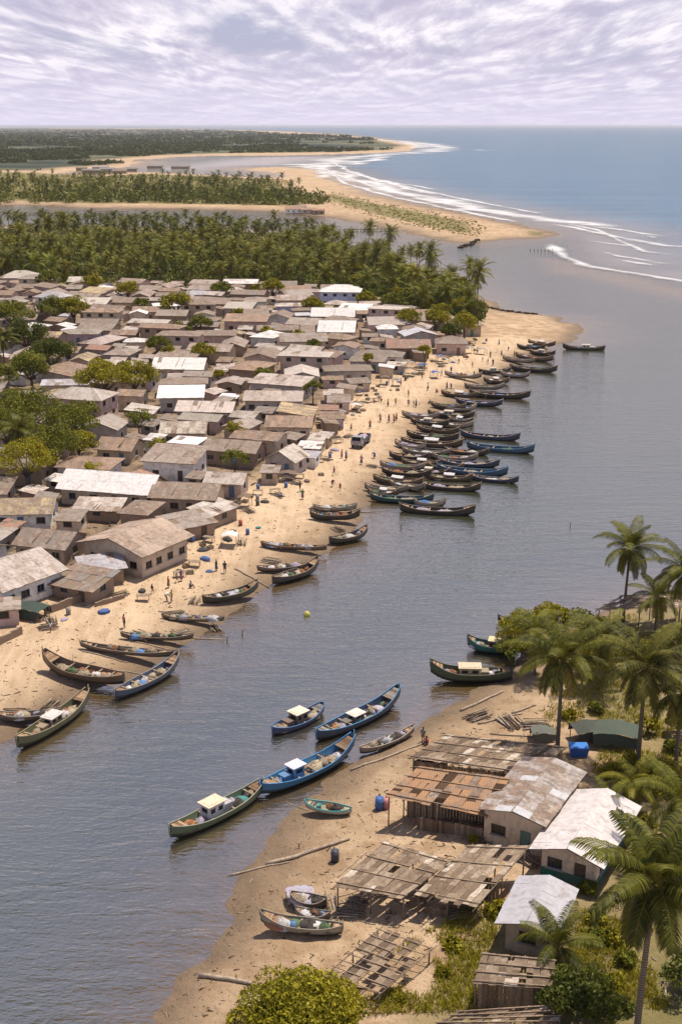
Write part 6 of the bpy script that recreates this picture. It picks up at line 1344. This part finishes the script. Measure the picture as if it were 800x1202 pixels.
log((97, 765), (150, 778), .09, 'slim pole with a blue float lying across the long flat canoe', 'pole'); log((395, 1062), (452, 1052), .07, 'crooked stick among the junk by the boat wreck', 'driftwood'); log((376, 1060), (438, 1040), .06, 'thin stick behind the boat wreck', 'driftwood')
log((400, 1078), (440, 1086), .06, 'curved branch at the end of the beached grey boat', 'driftwood'); log((540, 835), (590, 812), .16, 'dead trunk on the sand below the dark green cabin boat'); log((560, 850), (612, 838), .13, 'second dead trunk above the long board-roofed shed')
log((575, 862), (640, 866), .10, 'bare branch across the back of the long board-roofed shed', 'driftwood'); log((600, 838), (628, 828), .14, 'grey stump trunk near the palm over the blue tank'); log((403, 598), (446, 602), .10, 'pole with a blue float reaching out to the teal boat', 'pole')
log((276, 668), (316, 690), .12, 'root-like branch curving into the water beside the dark bend boat', 'driftwood'); log((160, 742), (262, 750), .09, 'long pole on wet sand beside the narrow dugout', 'pole'); log((150, 752), (200, 764), .08, 'short pole on wet sand below the narrow dugout', 'pole')
log((186, 718), (240, 724), .08, 'pole lying just above the low grey canoe', 'pole'); log((120, 786), (180, 792), .08, 'pole in the shallows between the brown and slate blue boats', 'pole')
WPM0 = None
for i, (p, lb) in enumerate([((284, 745), 'stake standing in the water off the low grey canoe'), ((266, 753), 'thin stake in the shallows off the narrow dugout'), ((350, 1000 - 0), 'forked dark snag by the long straight trunk'), ((470, 620), 'dark snag floating near the long row of boats'), ((668, 618), 'small dark stick in mid river near the lone palm')]):
    q = G(*p); mb = MB(); z = gz(*q) - 0.1; mb.tube([(0, 0, min(z, -0.2) - max(z, 0) * 0), (.1, .05, .5), (.35, 0, .8)], [.08, .06, .03], 5); mb.tube([(.1, .05, .4), (-.3, .1, .7)], [.05, .02], 5)
    o = mb.build('stake', M['wood'], None, (q[0], q[1], max(0, z))); tag(o, lb, 'stake')
# buoy, tank, barrels
mb = MB(); mb.tube([(0, 0, -.25), (0, 0, -.1), (0, 0, .15), (0, 0, .35), (0, 0, .45)], [.15, .34, .36, .22, .05], 12); q = G(360, 722); bo = mb.build('buoy', M['paint'], None, (*q, 0), (.50, .46, .10)); bo.scale = (1.25,) * 3; tag(bo, 'round yellow-green buoy floating alone in the river bend', 'buoy')
def tank():
    r_ = empty('water_tank', (0, 0, 0)); mb = MB()
    mb.idx([(-.95, -.65, 0), (.95, -.65, 0), (.95, .65, 0), (-.95, .65, 0), (-1.15, -.85, 1.1), (1.15, -.85, 1.1), (1.15, .85, 1.1), (-1.15, .85, 1.1), (-1.05, -.75, 1.1), (1.05, -.75, 1.1), (1.05, .75, 1.1), (-1.05, .75, 1.1), (-.9, -.6, .12), (.9, -.6, .12), (.9, .6, .12), (-.9, .6, .12)],
        [(3, 2, 1, 0), (0, 1, 5, 4), (1, 2, 6, 5), (2, 3, 7, 6), (3, 0, 4, 7), (4, 5, 9, 8), (5, 6, 10, 9), (6, 7, 11, 10), (7, 4, 8, 11), (8, 9, 13, 12), (9, 10, 14, 13), (10, 11, 15, 14), (11, 8, 12, 15), (12, 13, 14, 15)]); mb.build('body', M['paint'], r_, color=(.02, .13, .50))
    lid = MB(); lid.box((0, 0, 1.13), (2.15, 1.55, .05)); lid.build('lid', M['cloth'], r_, color=(.04, .20, .60)); tag(r_, 'bright blue tub-shaped tank at the foot of a big palm', 'tank'); return r_
_t = at(tank(), 678, 886); _t.scale = (.8, .8, .9)
BR = barrel_mesh()
def barrel(px, py, c, lb, s_=1.0): o = link('barrel', BR, None, None, c); at(o, px, py); o.scale = (s_,) * 3; tag(o, lb, 'barrel'); return o
barrel(445, 950, (.05, .12, .35), 'blue barrel with a pink patch standing on the sand by the orange-roofed shed', 1.35); barrel(453, 949, (.5, .2, .22), 'dull pink barrel right next to the blue barrel', 1.1); barrel(634, 896, (.04, .2, .55), 'small blue drum beside the bright blue tank', 1.0)
barrel(393, 1011, (.05, .05, .08), 'dark drum beside the open plank shed corner', 1.2)
# tarp shelters
def shelter(px, py, w, d, h, col, lb, ph=None, rz=0.0, cat='shelter', seed=0, sides=True):
    p = P3(px, py); r_ = empty('tarp_shelter', (p.x, p.y, gz(p.x, p.y)), rz); rg = random.Random(seed)
    for sx in (-1, 1):
        for sy in (-1, 1): mb = MB(); mb.tube([(sx * w * .46, sy * d * .46, -.2), (sx * w * .46, sy * d * .46, h * .86)], .045, 5); mb.build('post', M['wood'], r_)
    cb = MB(); m_, k_ = 7, 6; vs = [((i / m_ - .5) * w, (j / k_ - .5) * d, h - abs(i / m_ - .5) * h * .35 - abs(j / k_ - .5) * .2 + rg.uniform(-.09, .09)) for i in range(m_ + 1) for j in range(k_ + 1)]
    cb.idx(vs, [(i * (k_ + 1) + j, (i + 1) * (k_ + 1) + j, (i + 1) * (k_ + 1) + j + 1, i * (k_ + 1) + j + 1) for i in range(m_) for j in range(k_)], 0, 0, True)
    if sides:
        for s_ in (-1, 1):
            vs = []
            for i in range(m_ + 1):
                e = (i / m_ - .5) * w; zt = h - abs(i / m_ - .5) * h * .35 - .12
                vs += [(e, s_ * d * .5, zt), (e + rg.uniform(-.1, .1), s_ * d * (.52 + rg.uniform(-.02, .05)), zt * rg.uniform(.15, .45))]
            cb.idx(vs, [(2 * i, 2 * i + 1, 2 * i + 3, 2 * i + 2) for i in range(m_)], 0, 0, True)
    cb.build('canopy', M['cloth'], r_, color=col); tag(r_, lb, cat)
    if ph: mark(r_, ph)
    return r_
shelter(722, 872, 4.4, 3.2, 1.9, (.06, .085, .065), 'dark green tarp shelter with a pale top between two big palms', 'the green tarp shelter', R(-15), seed=3)
shelter(690, 868, 3.2, 2.6, 1.7, (.05, .06, .05), 'low black tarp shelter attached to the dark green one', None, R(10), seed=4); shelter(636, 868, 2.4, 1.8, 1.3, (.12, .13, .11), 'small grey tarp-covered heap of gear by the palm trunk', None, 0, seed=5)
shelter(36, 724, 4.2, 2.8, 1.7, (.03, .055, .045), 'dark green tarp shelter full of gear in front of the striped-roof long house', 'the dark village tarp', R(-20), seed=6)
shelter(352, 1056, 2.2, 1.4, 1.0, (.4, .36, .45), 'small lilac sheet propped over the boat wreck junk', None, R(10), seed=8)
def low_wall(p1, p2, h, lb):
    a = P3(*p1); b = P3(*p2); n = 8; mb = MB(); base = a.lerp(b, .5); d = (b - a).normalized(); s_ = Vector((-d.y, d.x, 0)) * .14; rg = random.Random(int(p1[0]))
    for k in range(n):
        q0 = a.lerp(b, k / n) - base; q1 = a.lerp(b, (k + 1) / n) - base; hh_ = h * rg.uniform(.85, 1.05)
        vs = [q0 - s_, q1 - s_, q1 + s_, q0 + s_]; z0 = Vector((0, 0, -.3)); z1 = Vector((0, 0, hh_)); mb.idx([v_ + z0 for v_ in vs] + [v_ + z1 for v_ in vs], [(0, 1, 5, 4), (1, 2, 6, 5), (2, 3, 7, 6), (3, 0, 4, 7), (4, 5, 6, 7)])
    o = mb.build('garden_wall', M['wall'], None, base, WALLC['mud']); tag(o, lb, 'wall'); return o
low_wall((53, 722), (100, 704), 1.0, 'low crumbling mud wall beside the dark village tarp'); low_wall((-6, 760), (26, 744), 1.0, 'low mud wall at the picture edge below the striped-roof long house'); low_wall((146, 702), (112, 712), .6, 'short low wall before the patchwork shack')
# stalls, tarps, drums, crates and wood stacks along the village front and in its lanes
rc2 = random.Random(31)
FRONT = [(44, 730), (100, 706), (150, 690), (222, 656), (262, 622), (300, 584), (345, 562), (372, 532), (388, 502), (404, 480), (432, 460), (492, 432), (542, 412), (560, 396)]
CRM = None
def crate_mesh():
    mb = MB()
    for z_ in (.08, .24, .40):
        for s_ in (-1, 1): mb.box((0, s_ * .34, z_), (.9, .03, .12), t=.7); mb.box((s_ * .44, 0, z_), (.03, .65, .12), t=.5)
    for sx in (-1, 1):
        for sy in (-1, 1): mb.box((sx * .41, sy * .31, .24), (.05, .05, .48), t=.3)
    mb.box((0, 0, .03), (.86, .64, .03), t=.4); return mb.mesh('crate', [M['plank']])
CRM = crate_mesh()
def woodpile_mesh():
    mb = MB(); rg = random.Random(2)
    for k in range(26): x_ = rg.uniform(-.25, .25); y_ = rg.uniform(-.6, .6); z_ = .06 + abs(rg.gauss(0, .25)) * (1 - abs(y_)); mb.tube([(x_ - 1.0, y_, z_), (x_ + 1.0, y_ + rg.uniform(-.2, .2), z_ + rg.uniform(-.03, .06))], .05, 5, t=rg.random())
    mb.t = [rg.random() for _ in mb.t]; return mb.mesh('wood_stack', [M['plank']])
WPM = woodpile_mesh()
def table_thing(col):
    r_ = empty('stall_table', (0, 0, 0)); mb = MB(); mb.box((0, 0, .78), (1.7, .9, .06), t=.6); mb.build('tabletop', M['plank'], r_)
    for sx in (-1, 1):
        for sy in (-1, 1): mb = MB(); mb.box((sx * .75, sy * .36, .36), (.07, .07, .76), t=.3); mb.build('leg', M['plank'], r_)
    return r_
for k_, (px, py, s_, lb) in enumerate([(18, 838, 1.2, 'tangle of grey sticks behind the stick-filled canoe'), (60, 828, 1.0, 'small stick heap beside the olive green boat bow'), (165, 748, 1.3, 'heap of poles on wet sand above the narrow dugout'), (215, 745, 1.1, 'pole heap at the water end of the narrow dugout'), (252, 738, .9, 'small pole heap beyond the low grey canoe'),
    (205, 722, 1.1, 'stick pile just above the low grey canoe'), (228, 706, 1.0, 'dark stick pile at the stern of the black-green beached boat'), (318, 660, 1.2, 'tangled pole heap behind the tucked grey canoe'), (352, 664, .9, 'small stick pile between tucked grey canoe and dark bend boat'), (396, 622, 1.0, 'stick pile beside the rope-piled boat'), (372, 598, 1.1, 'pole heap behind the short weathered boat'),
    (384, 1062, 1.1, 'tangle of sticks behind the boat wreck'), (412, 1072, 1.0, 'stick tangle toward the open plank shed'), (392, 1088, .8, 'small stick tangle next to the broken canoe'), (420, 1058, .8, 'loose stick pile between the wreck and the shed posts'), (560, 842, 1.3, 'driftwood tangle on the sand above the long board-roofed shed'), (600, 850, 1.4, 'large driftwood tangle left of the big palm trunk'), (628, 852, 1.2, 'dark branch tangle at the big palm trunk'),
    (448, 560, 1.0, 'stick pile at the landward ends of the long row of boats'), (436, 548, .9, 'small stick pile beside the row of boats, inland end'), (575, 985, 1.0, 'scrap wood heap against the beige plaster house'), (620, 1012, .9, 'pole tangle between beige plaster house and green-based house'), (540, 1072, 1.0, 'fallen poles under the pale plank shed eave')]):
    p = P3(px, py); o = link('wood_stack', WPM, None, p, None, k_ * 1.3); o.scale = (s_, s_, s_ * .8); tag(o, lb, 'wood stack')
TBL = table_thing(None); tbl_used = [False]
TC = {'blue': (.07, .13, .32), 'dark': (.05, .05, .05), 'white': (.65, .63, .62), 'grey': (.25, .24, .23), 'brown': (.18, .12, .08), 'teal': (.05, .22, .22), 'red': (.35, .08, .06), 'lilac': (.38, .33, .45)}
LMESH = [lump('x', 1.0, .7, .6, M['cloth'], None, 900 + k, spiky=.2) for k in range(4)]; LM_ = [o.data for o in LMESH]
for o in LMESH: bpy.data.objects.remove(o)
def clutter(x, y, kind=None):
    k = kind or rc2.choices(['tarp', 'barrel', 'crate', 'wood', 'table', 'canopy'], [34, 14, 18, 16, 10, 12])[0]; z = gz(x, y)
    if k == 'tarp': cn = rc2.choices(list(TC), [22, 22, 10, 20, 20, 5, 3, 8])[0]; o = link('tarpaulin_bundle', rc2.choice(LM_), None, (x, y, z), TC[cn], rc2.uniform(0, 3)); s_ = rc2.uniform(.45, .95); o.scale = (s_, s_, s_ * .9); d = f'{cn} covered heap'; n = 'covered heap'
    elif k == 'barrel': cn = rc2.choice(['blue', 'blue', 'dark', 'red', 'grey']); o = link('barrel', BR, None, (x, y, z), TC[cn]); d = f'{cn} drum'; n = 'barrel'
    elif k == 'crate': o = link('crate', CRM, None, (x, y, z), None, rc2.uniform(0, 3)); d = 'slatted wooden crate'; n = 'crate'
    elif k == 'wood': o = link('wood_stack', WPM, None, (x, y, z), None, rc2.uniform(0, 3)); d = 'stack of grey poles'; n = 'wood stack'
    elif k == 'table':
        o = TBL if not tbl_used[0] else copy_tree(TBL); tbl_used[0] = True; o.location = (x, y, z); o.rotation_euler = (0, 0, rc2.uniform(-.5, .5)); d = 'bare wooden stall table'; n = 'table'
    else:
        cn = rc2.choice(['white', 'grey', 'blue', 'brown', 'grey']); px, py = to_px(x, y, z); o = shelter(px, py, rc2.uniform(2, 3.4), rc2.uniform(1.6, 2.4), rc2.uniform(1.7, 2.1), TC[cn], 'x', rz=rc2.uniform(-.3, .3), seed=int(x * 7), sides=False); o.location = (x, y, z); d = f'{cn} cloth sunshade on poles'; n = 'shelter'
    o['group'] = 'gear along the village front'; PROPDESC.append((o, d, n))
    HOUSES.append((x, y, 1.6, 1.4, 0))
nclut = 0
for (a, b) in zip(FRONT[:-1], FRONT[1:]):
    A, B = np.array(G(*a, 2)), np.array(G(*b, 2)); L = np.linalg.norm(B - A); d = (B - A) / L; nn_ = np.array([d[1], -d[0]])
    for k in range(int(L / 1.15)):
        q = A + d * rc2.uniform(0, L) + nn_ * rc2.gauss(0.3, 1.9)
        if overlaps(q[0], q[1], 1.4, 1.2, 0, -.5): continue
        clutter(float(q[0]), float(q[1])); nclut += 1
for (px, py, k) in [(247, 627, 'tarp'), (240, 632, 'tarp'), (226, 636, 'barrel'), (421, 461, 'tarp'), (428, 457, 'tarp'), (411, 466, 'barrel'), (475, 430, 'barrel'), (356, 524, 'tarp')]:
    p = P3(px, py); clutter(p.x, p.y, k); PROPDESC[-1][0].color = (.06, .14, .36, 1); o, d, n = PROPDESC[-1]; PROPDESC[-1] = (o, {'tarp': 'bright blue covered heap', 'barrel': 'bright blue drum'}[k], n)
k = 0
while k < 330:
    y = rc2.uniform(135, 330); x = rc2.uniform(-160, 40); px, py = to_px(x, y, 2)
    k += 1
    if px < -5 or sdf(VILLAGE, x, y) < 1 or overlaps(x, y, 1.6, 1.4, 0, .1): continue
    clutter(x, y)
print('CLUTTER', nclut, len(PROPDESC))
# poles, wires? only plain posts are seen in the yards
# ---------------------------------------------------------------- loose litter of the beaches and yards
def litter(name, Pg, n, bx, lb, cat, smin, smax, mat, cond=None, seed=1, stick=0.5, col=(1, 1, 1)):
    rg = np.random.RandomState(seed); pts = scatter(Pg, n, bx); z = hgt(pts[:, 0], pts[:, 1]); keep = z > 0.02
    pts, z = pts[keep], z[keep]; n = len(pts); a = rg.uniform(0, 6.28, n); s_ = rg.uniform(smin, smax, n); ln = np.where(rg.rand(n) < stick, s_ * rg.uniform(3, 8, n), s_)
    dx = np.stack([np.cos(a), np.sin(a), rg.uniform(-.1, .25, n)], 1) * ln[:, None] / 2; dy = np.stack([-np.sin(a), np.cos(a), 0 * a], 1) * s_[:, None] / 2; up = np.zeros((n, 3)); up[:, 2] = s_ * .8
    c = np.concatenate([pts, z[:, None]], 1); c[:, 2] -= s_ * 0.1
    V = np.stack([c - dx - dy, c + dx - dy, c + dx + dy, c - dx + dy, c - dx * .7 - dy * .6 + up, c + dx * .7 - dy * .6 + up, c + dx * .7 + dy * .6 + up, c - dx * .7 + dy * .6 + up], 1).reshape(-1, 3)
    i = np.arange(n)[:, None] * 8; F = np.concatenate([i + np.array(f) for f in ((4, 5, 6, 7), (0, 1, 5, 4), (1, 2, 6, 5), (2, 3, 7, 6), (3, 0, 4, 7))])
    o = np_mesh(name, V, F, [mat], {'tone': ('FACE', np.tile(rg.rand(n), 5))}); o.color = (*col, 1); o['kind'] = 'stuff'; tag(o, lb, cat); return o
EB = poly([(180, 1200), (230, 1120), (300, 1010), (420, 890), (500, 850), (600, 800), (640, 860), (600, 980), (560, 1100), (500, 1200)])
litter('litter', EB, 1300, ((170, 650), (790, 1202)), 'twigs, stones and scraps strewn over the near sandy bank', 'litter', .03, .10, M['plank'], seed=2, col=(.75, .7, .65))
WB = poly([(-40, 860), (120, 805), (250, 735), (380, 655), (430, 595), (520, 490), (640, 405), (560, 400), (430, 465), (380, 540), (260, 625), (100, 705), (-40, 750)])
litter('litter', WB, 1500, ((-20, 650), (395, 860)), 'twigs, shells and scraps strewn over the village beach', 'litter', .035, .12, M['plank'], seed=3, col=(.7, .65, .6))
litter('litter', VILLAGE, 3500, ((-20, 570), (345, 740)), 'rubble, planks and scraps lying between the village houses', 'litter', .08, .34, M['plank'], seed=4, stick=.4)
YD = poly([(560, 850), (660, 830), (690, 900), (560, 1000), (520, 1080), (400, 1190), (640, 1190), (700, 1050), (800, 1200), (800, 1260), (380, 1230)])
litter('litter', YD, 900, ((380, 800), (790, 1202)), 'dry sticks and scraps in the yard around the open sheds', 'litter', .04, .12, M['plank'], seed=5, stick=.7)
SB = poly([(250, 1060), (700, 1060), (700, 850), (460, 860), (330, 960)])
# grass tufts
def grass(name, Pg, n, bx, lb, hmin, hmax, tint, seed, blades=7):
    rg = np.random.RandomState(seed); pts = scatter(Pg, n, bx); keep = np.array([not overlaps(p_[0], p_[1], .6, .6, 0, .0) for p_ in pts]) & (fbm(pts[:, 0] / 5, pts[:, 1] / 5, 3) > 0.47); pts = pts[keep]; n = len(pts)
    z = hgt(pts[:, 0], pts[:, 1]); base = np.repeat(np.concatenate([pts, z[:, None]], 1), blades, 0); N_ = n * blades; base[:, :2] += rg.normal(0, .13, (N_, 2)); a = rg.uniform(0, 6.28, N_); h = rg.uniform(hmin, hmax, N_)
    s_ = np.stack([np.cos(a), np.sin(a), 0 * a], 1) * (h * .10)[:, None]; ln = np.stack([-np.sin(a) * .5, np.cos(a) * .5, np.ones(N_)], 1) * h[:, None]; ln[:, :2] += rg.normal(0, .25, (N_, 2)) * h[:, None]
    Q = np.stack([base - s_, base + s_, base + ln + s_ * .3, base + ln - s_ * .3], 1); o = link(name, quads_mesh(name, Q, np.clip(rg.uniform(.3, 1.0, N_), 0, 1), [M['leaf']]), None, None, tint); o['kind'] = 'stuff'; tag(o, lb, 'grass'); return o
GE = poly([(690, 730), (640, 760), (625, 820), (650, 880), (700, 900), (640, 1060), (540, 1090), (470, 1130), (400, 1200), (380, 1300), (1100, 1300), (1000, 700)])
grass('grass', GE, 13000, ((380, 810), (720, 1210)), 'rough yellow-green grass and weeds on the near bank', .12, .42, (1.7, 1.5, .7), 6)
# ---------------------------------------------------------------- far structures
def posts_row(name, p1, p2, n, h, lb, cat, dark=(.05, .045, .04), beam=True, wd=.9):
    a, b = Vector((*G(*p1), 0)), Vector((*G(*p2), 0)); base = a.lerp(b, .5); r_ = empty(name, base); rg = random.Random(n); d = (b - a).normalized(); s_ = Vector((-d.y, d.x, 0)) * wd
    for k in range(n):
        q = a.lerp(b, k / (n - 1)) - base; mb = MB(); mb.tube([(q.x, q.y, -1.2), (q.x + rg.uniform(-.2, .2), q.y, h * rg.uniform(.75, 1.15))], .22, 5); mb.build('post', M['wood'], r_)
    if beam:
        mb = MB(); u = b - a; ang = math.atan2(u.y, u.x); mb.box((0, 0, h * .62), (u.length, wd * 2, .35), ang); mb.build('deck', M['wood'], r_)
    tag(r_, lb, cat); return r_
posts_row('jetty', (405, 271.5), (466, 270.5), 14, 1.8, 'dark post jetty standing in the channel behind the grove', 'jetty', wd=1.5); posts_row('jetty', (0, 251), (76, 252.5), 16, 2.0, 'long dark jetty in the channel at the left picture edge', 'jetty', wd=2.0)
posts_row('jetty', (100, 250), (150, 250), 9, 2.0, 'second dark jetty in the channel beyond the palms', 'jetty', wd=2.0); posts_row('jetty', (622, 294), (648, 294.5), 7, 1.0, 'low row of dark stakes off the tip of the sand spit', 'jetty', beam=False)
def rocks(name, p1, p2, n, s0, lb, cat):
    a, b = Vector((*G(*p1), 0)), Vector((*G(*p2), 0)); base = a.lerp(b, .5); rg = random.Random(n); mb = MB()
    for k in range(n):
        q = a.lerp(b, rg.random()) - base + Vector((rg.uniform(-s0, s0), rg.uniform(-s0, s0), 0)); s_ = s0 * rg.uniform(.4, 1); z = max(0, gz(base.x + q.x, base.y + q.y))
        vs = [Vector((rg.uniform(.6, 1) * sx, rg.uniform(.6, 1) * sy, rg.uniform(.5, 1) * sz)) * s_ * .7 + q + Vector((0, 0, z)) for sz in (-.6, 1) for sy in (-1, 1) for sx in (-1, 1)]
        mb.idx(vs, [(0, 2, 3, 1), (4, 5, 7, 6), (0, 1, 5, 4), (2, 6, 7, 3), (0, 4, 6, 2), (1, 3, 7, 5)], 0, .05 + .15 * rg.random())
    o = mb.build(name, M['plank'], None, base, (.4, .4, .4)); tag(o, lb, cat); return o
rocks('groyne', (541, 291), (561, 283), 40, 1.6, 'short dark rock groyne jutting from the sand spit into the channel', 'groyne'); rocks('rubble_bank', (572, 363), (626, 370), 60, 1.0, 'dark rubble and brushwood line along the back of the sandy point', 'rubble bank')
rocks('rubble_bank', (478, 320), (496, 326), 14, 1.2, 'small dark rocks on the shore behind the last palms', 'rubble bank')
FARH = 'far houses across the river'; FM = []; kf = 0
for (px, py, w, rc, wc, lb) in [(345, 249, 12, 'red', 'white', 'far house with red roof on the shore across the river'), (362, 249.5, 10, 'rusty', 'cream', 'far rusty-roofed house right of the red roof across the river'), (374, 250.5, 8, 'red', 'mud', 'small far red hut at the end of the shore houses'), (352, 246.5, 9, 'brown', 'mud', 'brown far hut behind the red-roofed far house'),
    (108, 202.2, 24, 'slate', 'mud', 'long dark building among the fishing huts on the lagoon'), (126, 200.6, 20, 'slate', 'grey', 'dark lagoon building behind the long dark one'), (141, 202.8, 18, 'brown', 'mud', 'brown lagoon building at the water edge'), (118, 198.2, 22, 'grey', 'grey', 'grey lagoon building farthest back'), (155, 200.5, 14, 'slate', 'mud', 'last dark lagoon building toward the sea'), (96, 199.5, 14, 'brown', 'mud', 'brown lagoon building farthest inland'), (182, 197.0, 22, 'slate', 'mud', 'dark stilted platform building in the lagoon'), (212, 197.6, 26, 'slate', 'mud', 'longest dark platform building in the lagoon')]:
    x, y = G(px, py, 1); rt_ = 'gable'; o = house(x, y, 0, w, w * .55 if w < 20 else 9, 3.0 if w < 13 else 3.4, rc=rc, wc=wc, rust=.1, detail=0, label=lb, group=FARH, sheet=3, rg=random.Random(kf)); o.location.z = max(0.3, o.location.z); kf += 1
# ---------------------------------------------------------------- labels that single each thing out
ORD = ['nearest', 'next', 'third', 'fourth', 'fifth', 'sixth', 'seventh', 'eighth', 'ninth', 'tenth', 'eleventh', 'twelfth', 'thirteenth', 'fourteenth', 'fifteenth'] + ['%dth' % k for k in range(16, 90)]
ORD[0] = 'first'; ORD[1] = 'second'
for _k in range(15, len(ORD)):
    _n = _k + 1; ORD[_k] = f'{_n}' + ({1: 'st', 2: 'nd', 3: 'rd'}.get(_n % 10, 'th') if _n // 10 != 1 else 'th')
def single_out(items, marks, noun_of=None):
    """label = description + its rank among its kind on that side of the closest landmark"""
    buckets = {}
    for (o, desc, noun) in items:
        x, y = o.location.x, o.location.y
        lx, ly, ph = min(marks, key=lambda q: (q[0] - x) ** 2 + ((q[1] - y) * 0.8) ** 2 + (1e9 if (q[0] - x) ** 2 + (q[1] - y) ** 2 < 0.3 else 0))
        dx, dy = x - lx, y - ly
        side = ('beyond' if dy > 0 else 'this side of') if abs(dy) > abs(dx) else ('riverward of' if dx > 0 else 'inland of')
        buckets.setdefault((noun, ph, side), []).append((math.hypot(dx, dy), o, desc))
    for (noun, ph, side), L in buckets.items():
        L.sort(key=lambda q: q[0])
        for k, (_, o, desc) in enumerate(L):
            lb = f'{desc}, {ORD[k]} {side} {ph}'
            if len(lb.split()) > 16: lb = lb.replace('mid-sized ', '').replace('pinkish tan', 'tan').replace('dark slate', 'slate').replace('dull red', 'red').replace('hip-roofed', 'hip').replace(' small leafy', ' leafy').replace('the ', '', 0)
            if len(lb.split()) > 16: lb = lb.replace('small ', '', 1).replace('long ', '', 1).replace('tiny ', '', 1)
            if len(lb.split()) > 16: lb = lb.replace(' lean-to', '').replace(' gabled', '')
            o['label'] = lb; o['category'] = noun
single_out(DESC, LM)
single_out(TREEDESC, LM)
single_out(PROPDESC, LM)
for o in list(bpy.data.objects):
    for k in ('_who', '_y', '_st', '_g'):
        if k in o: del o[k]
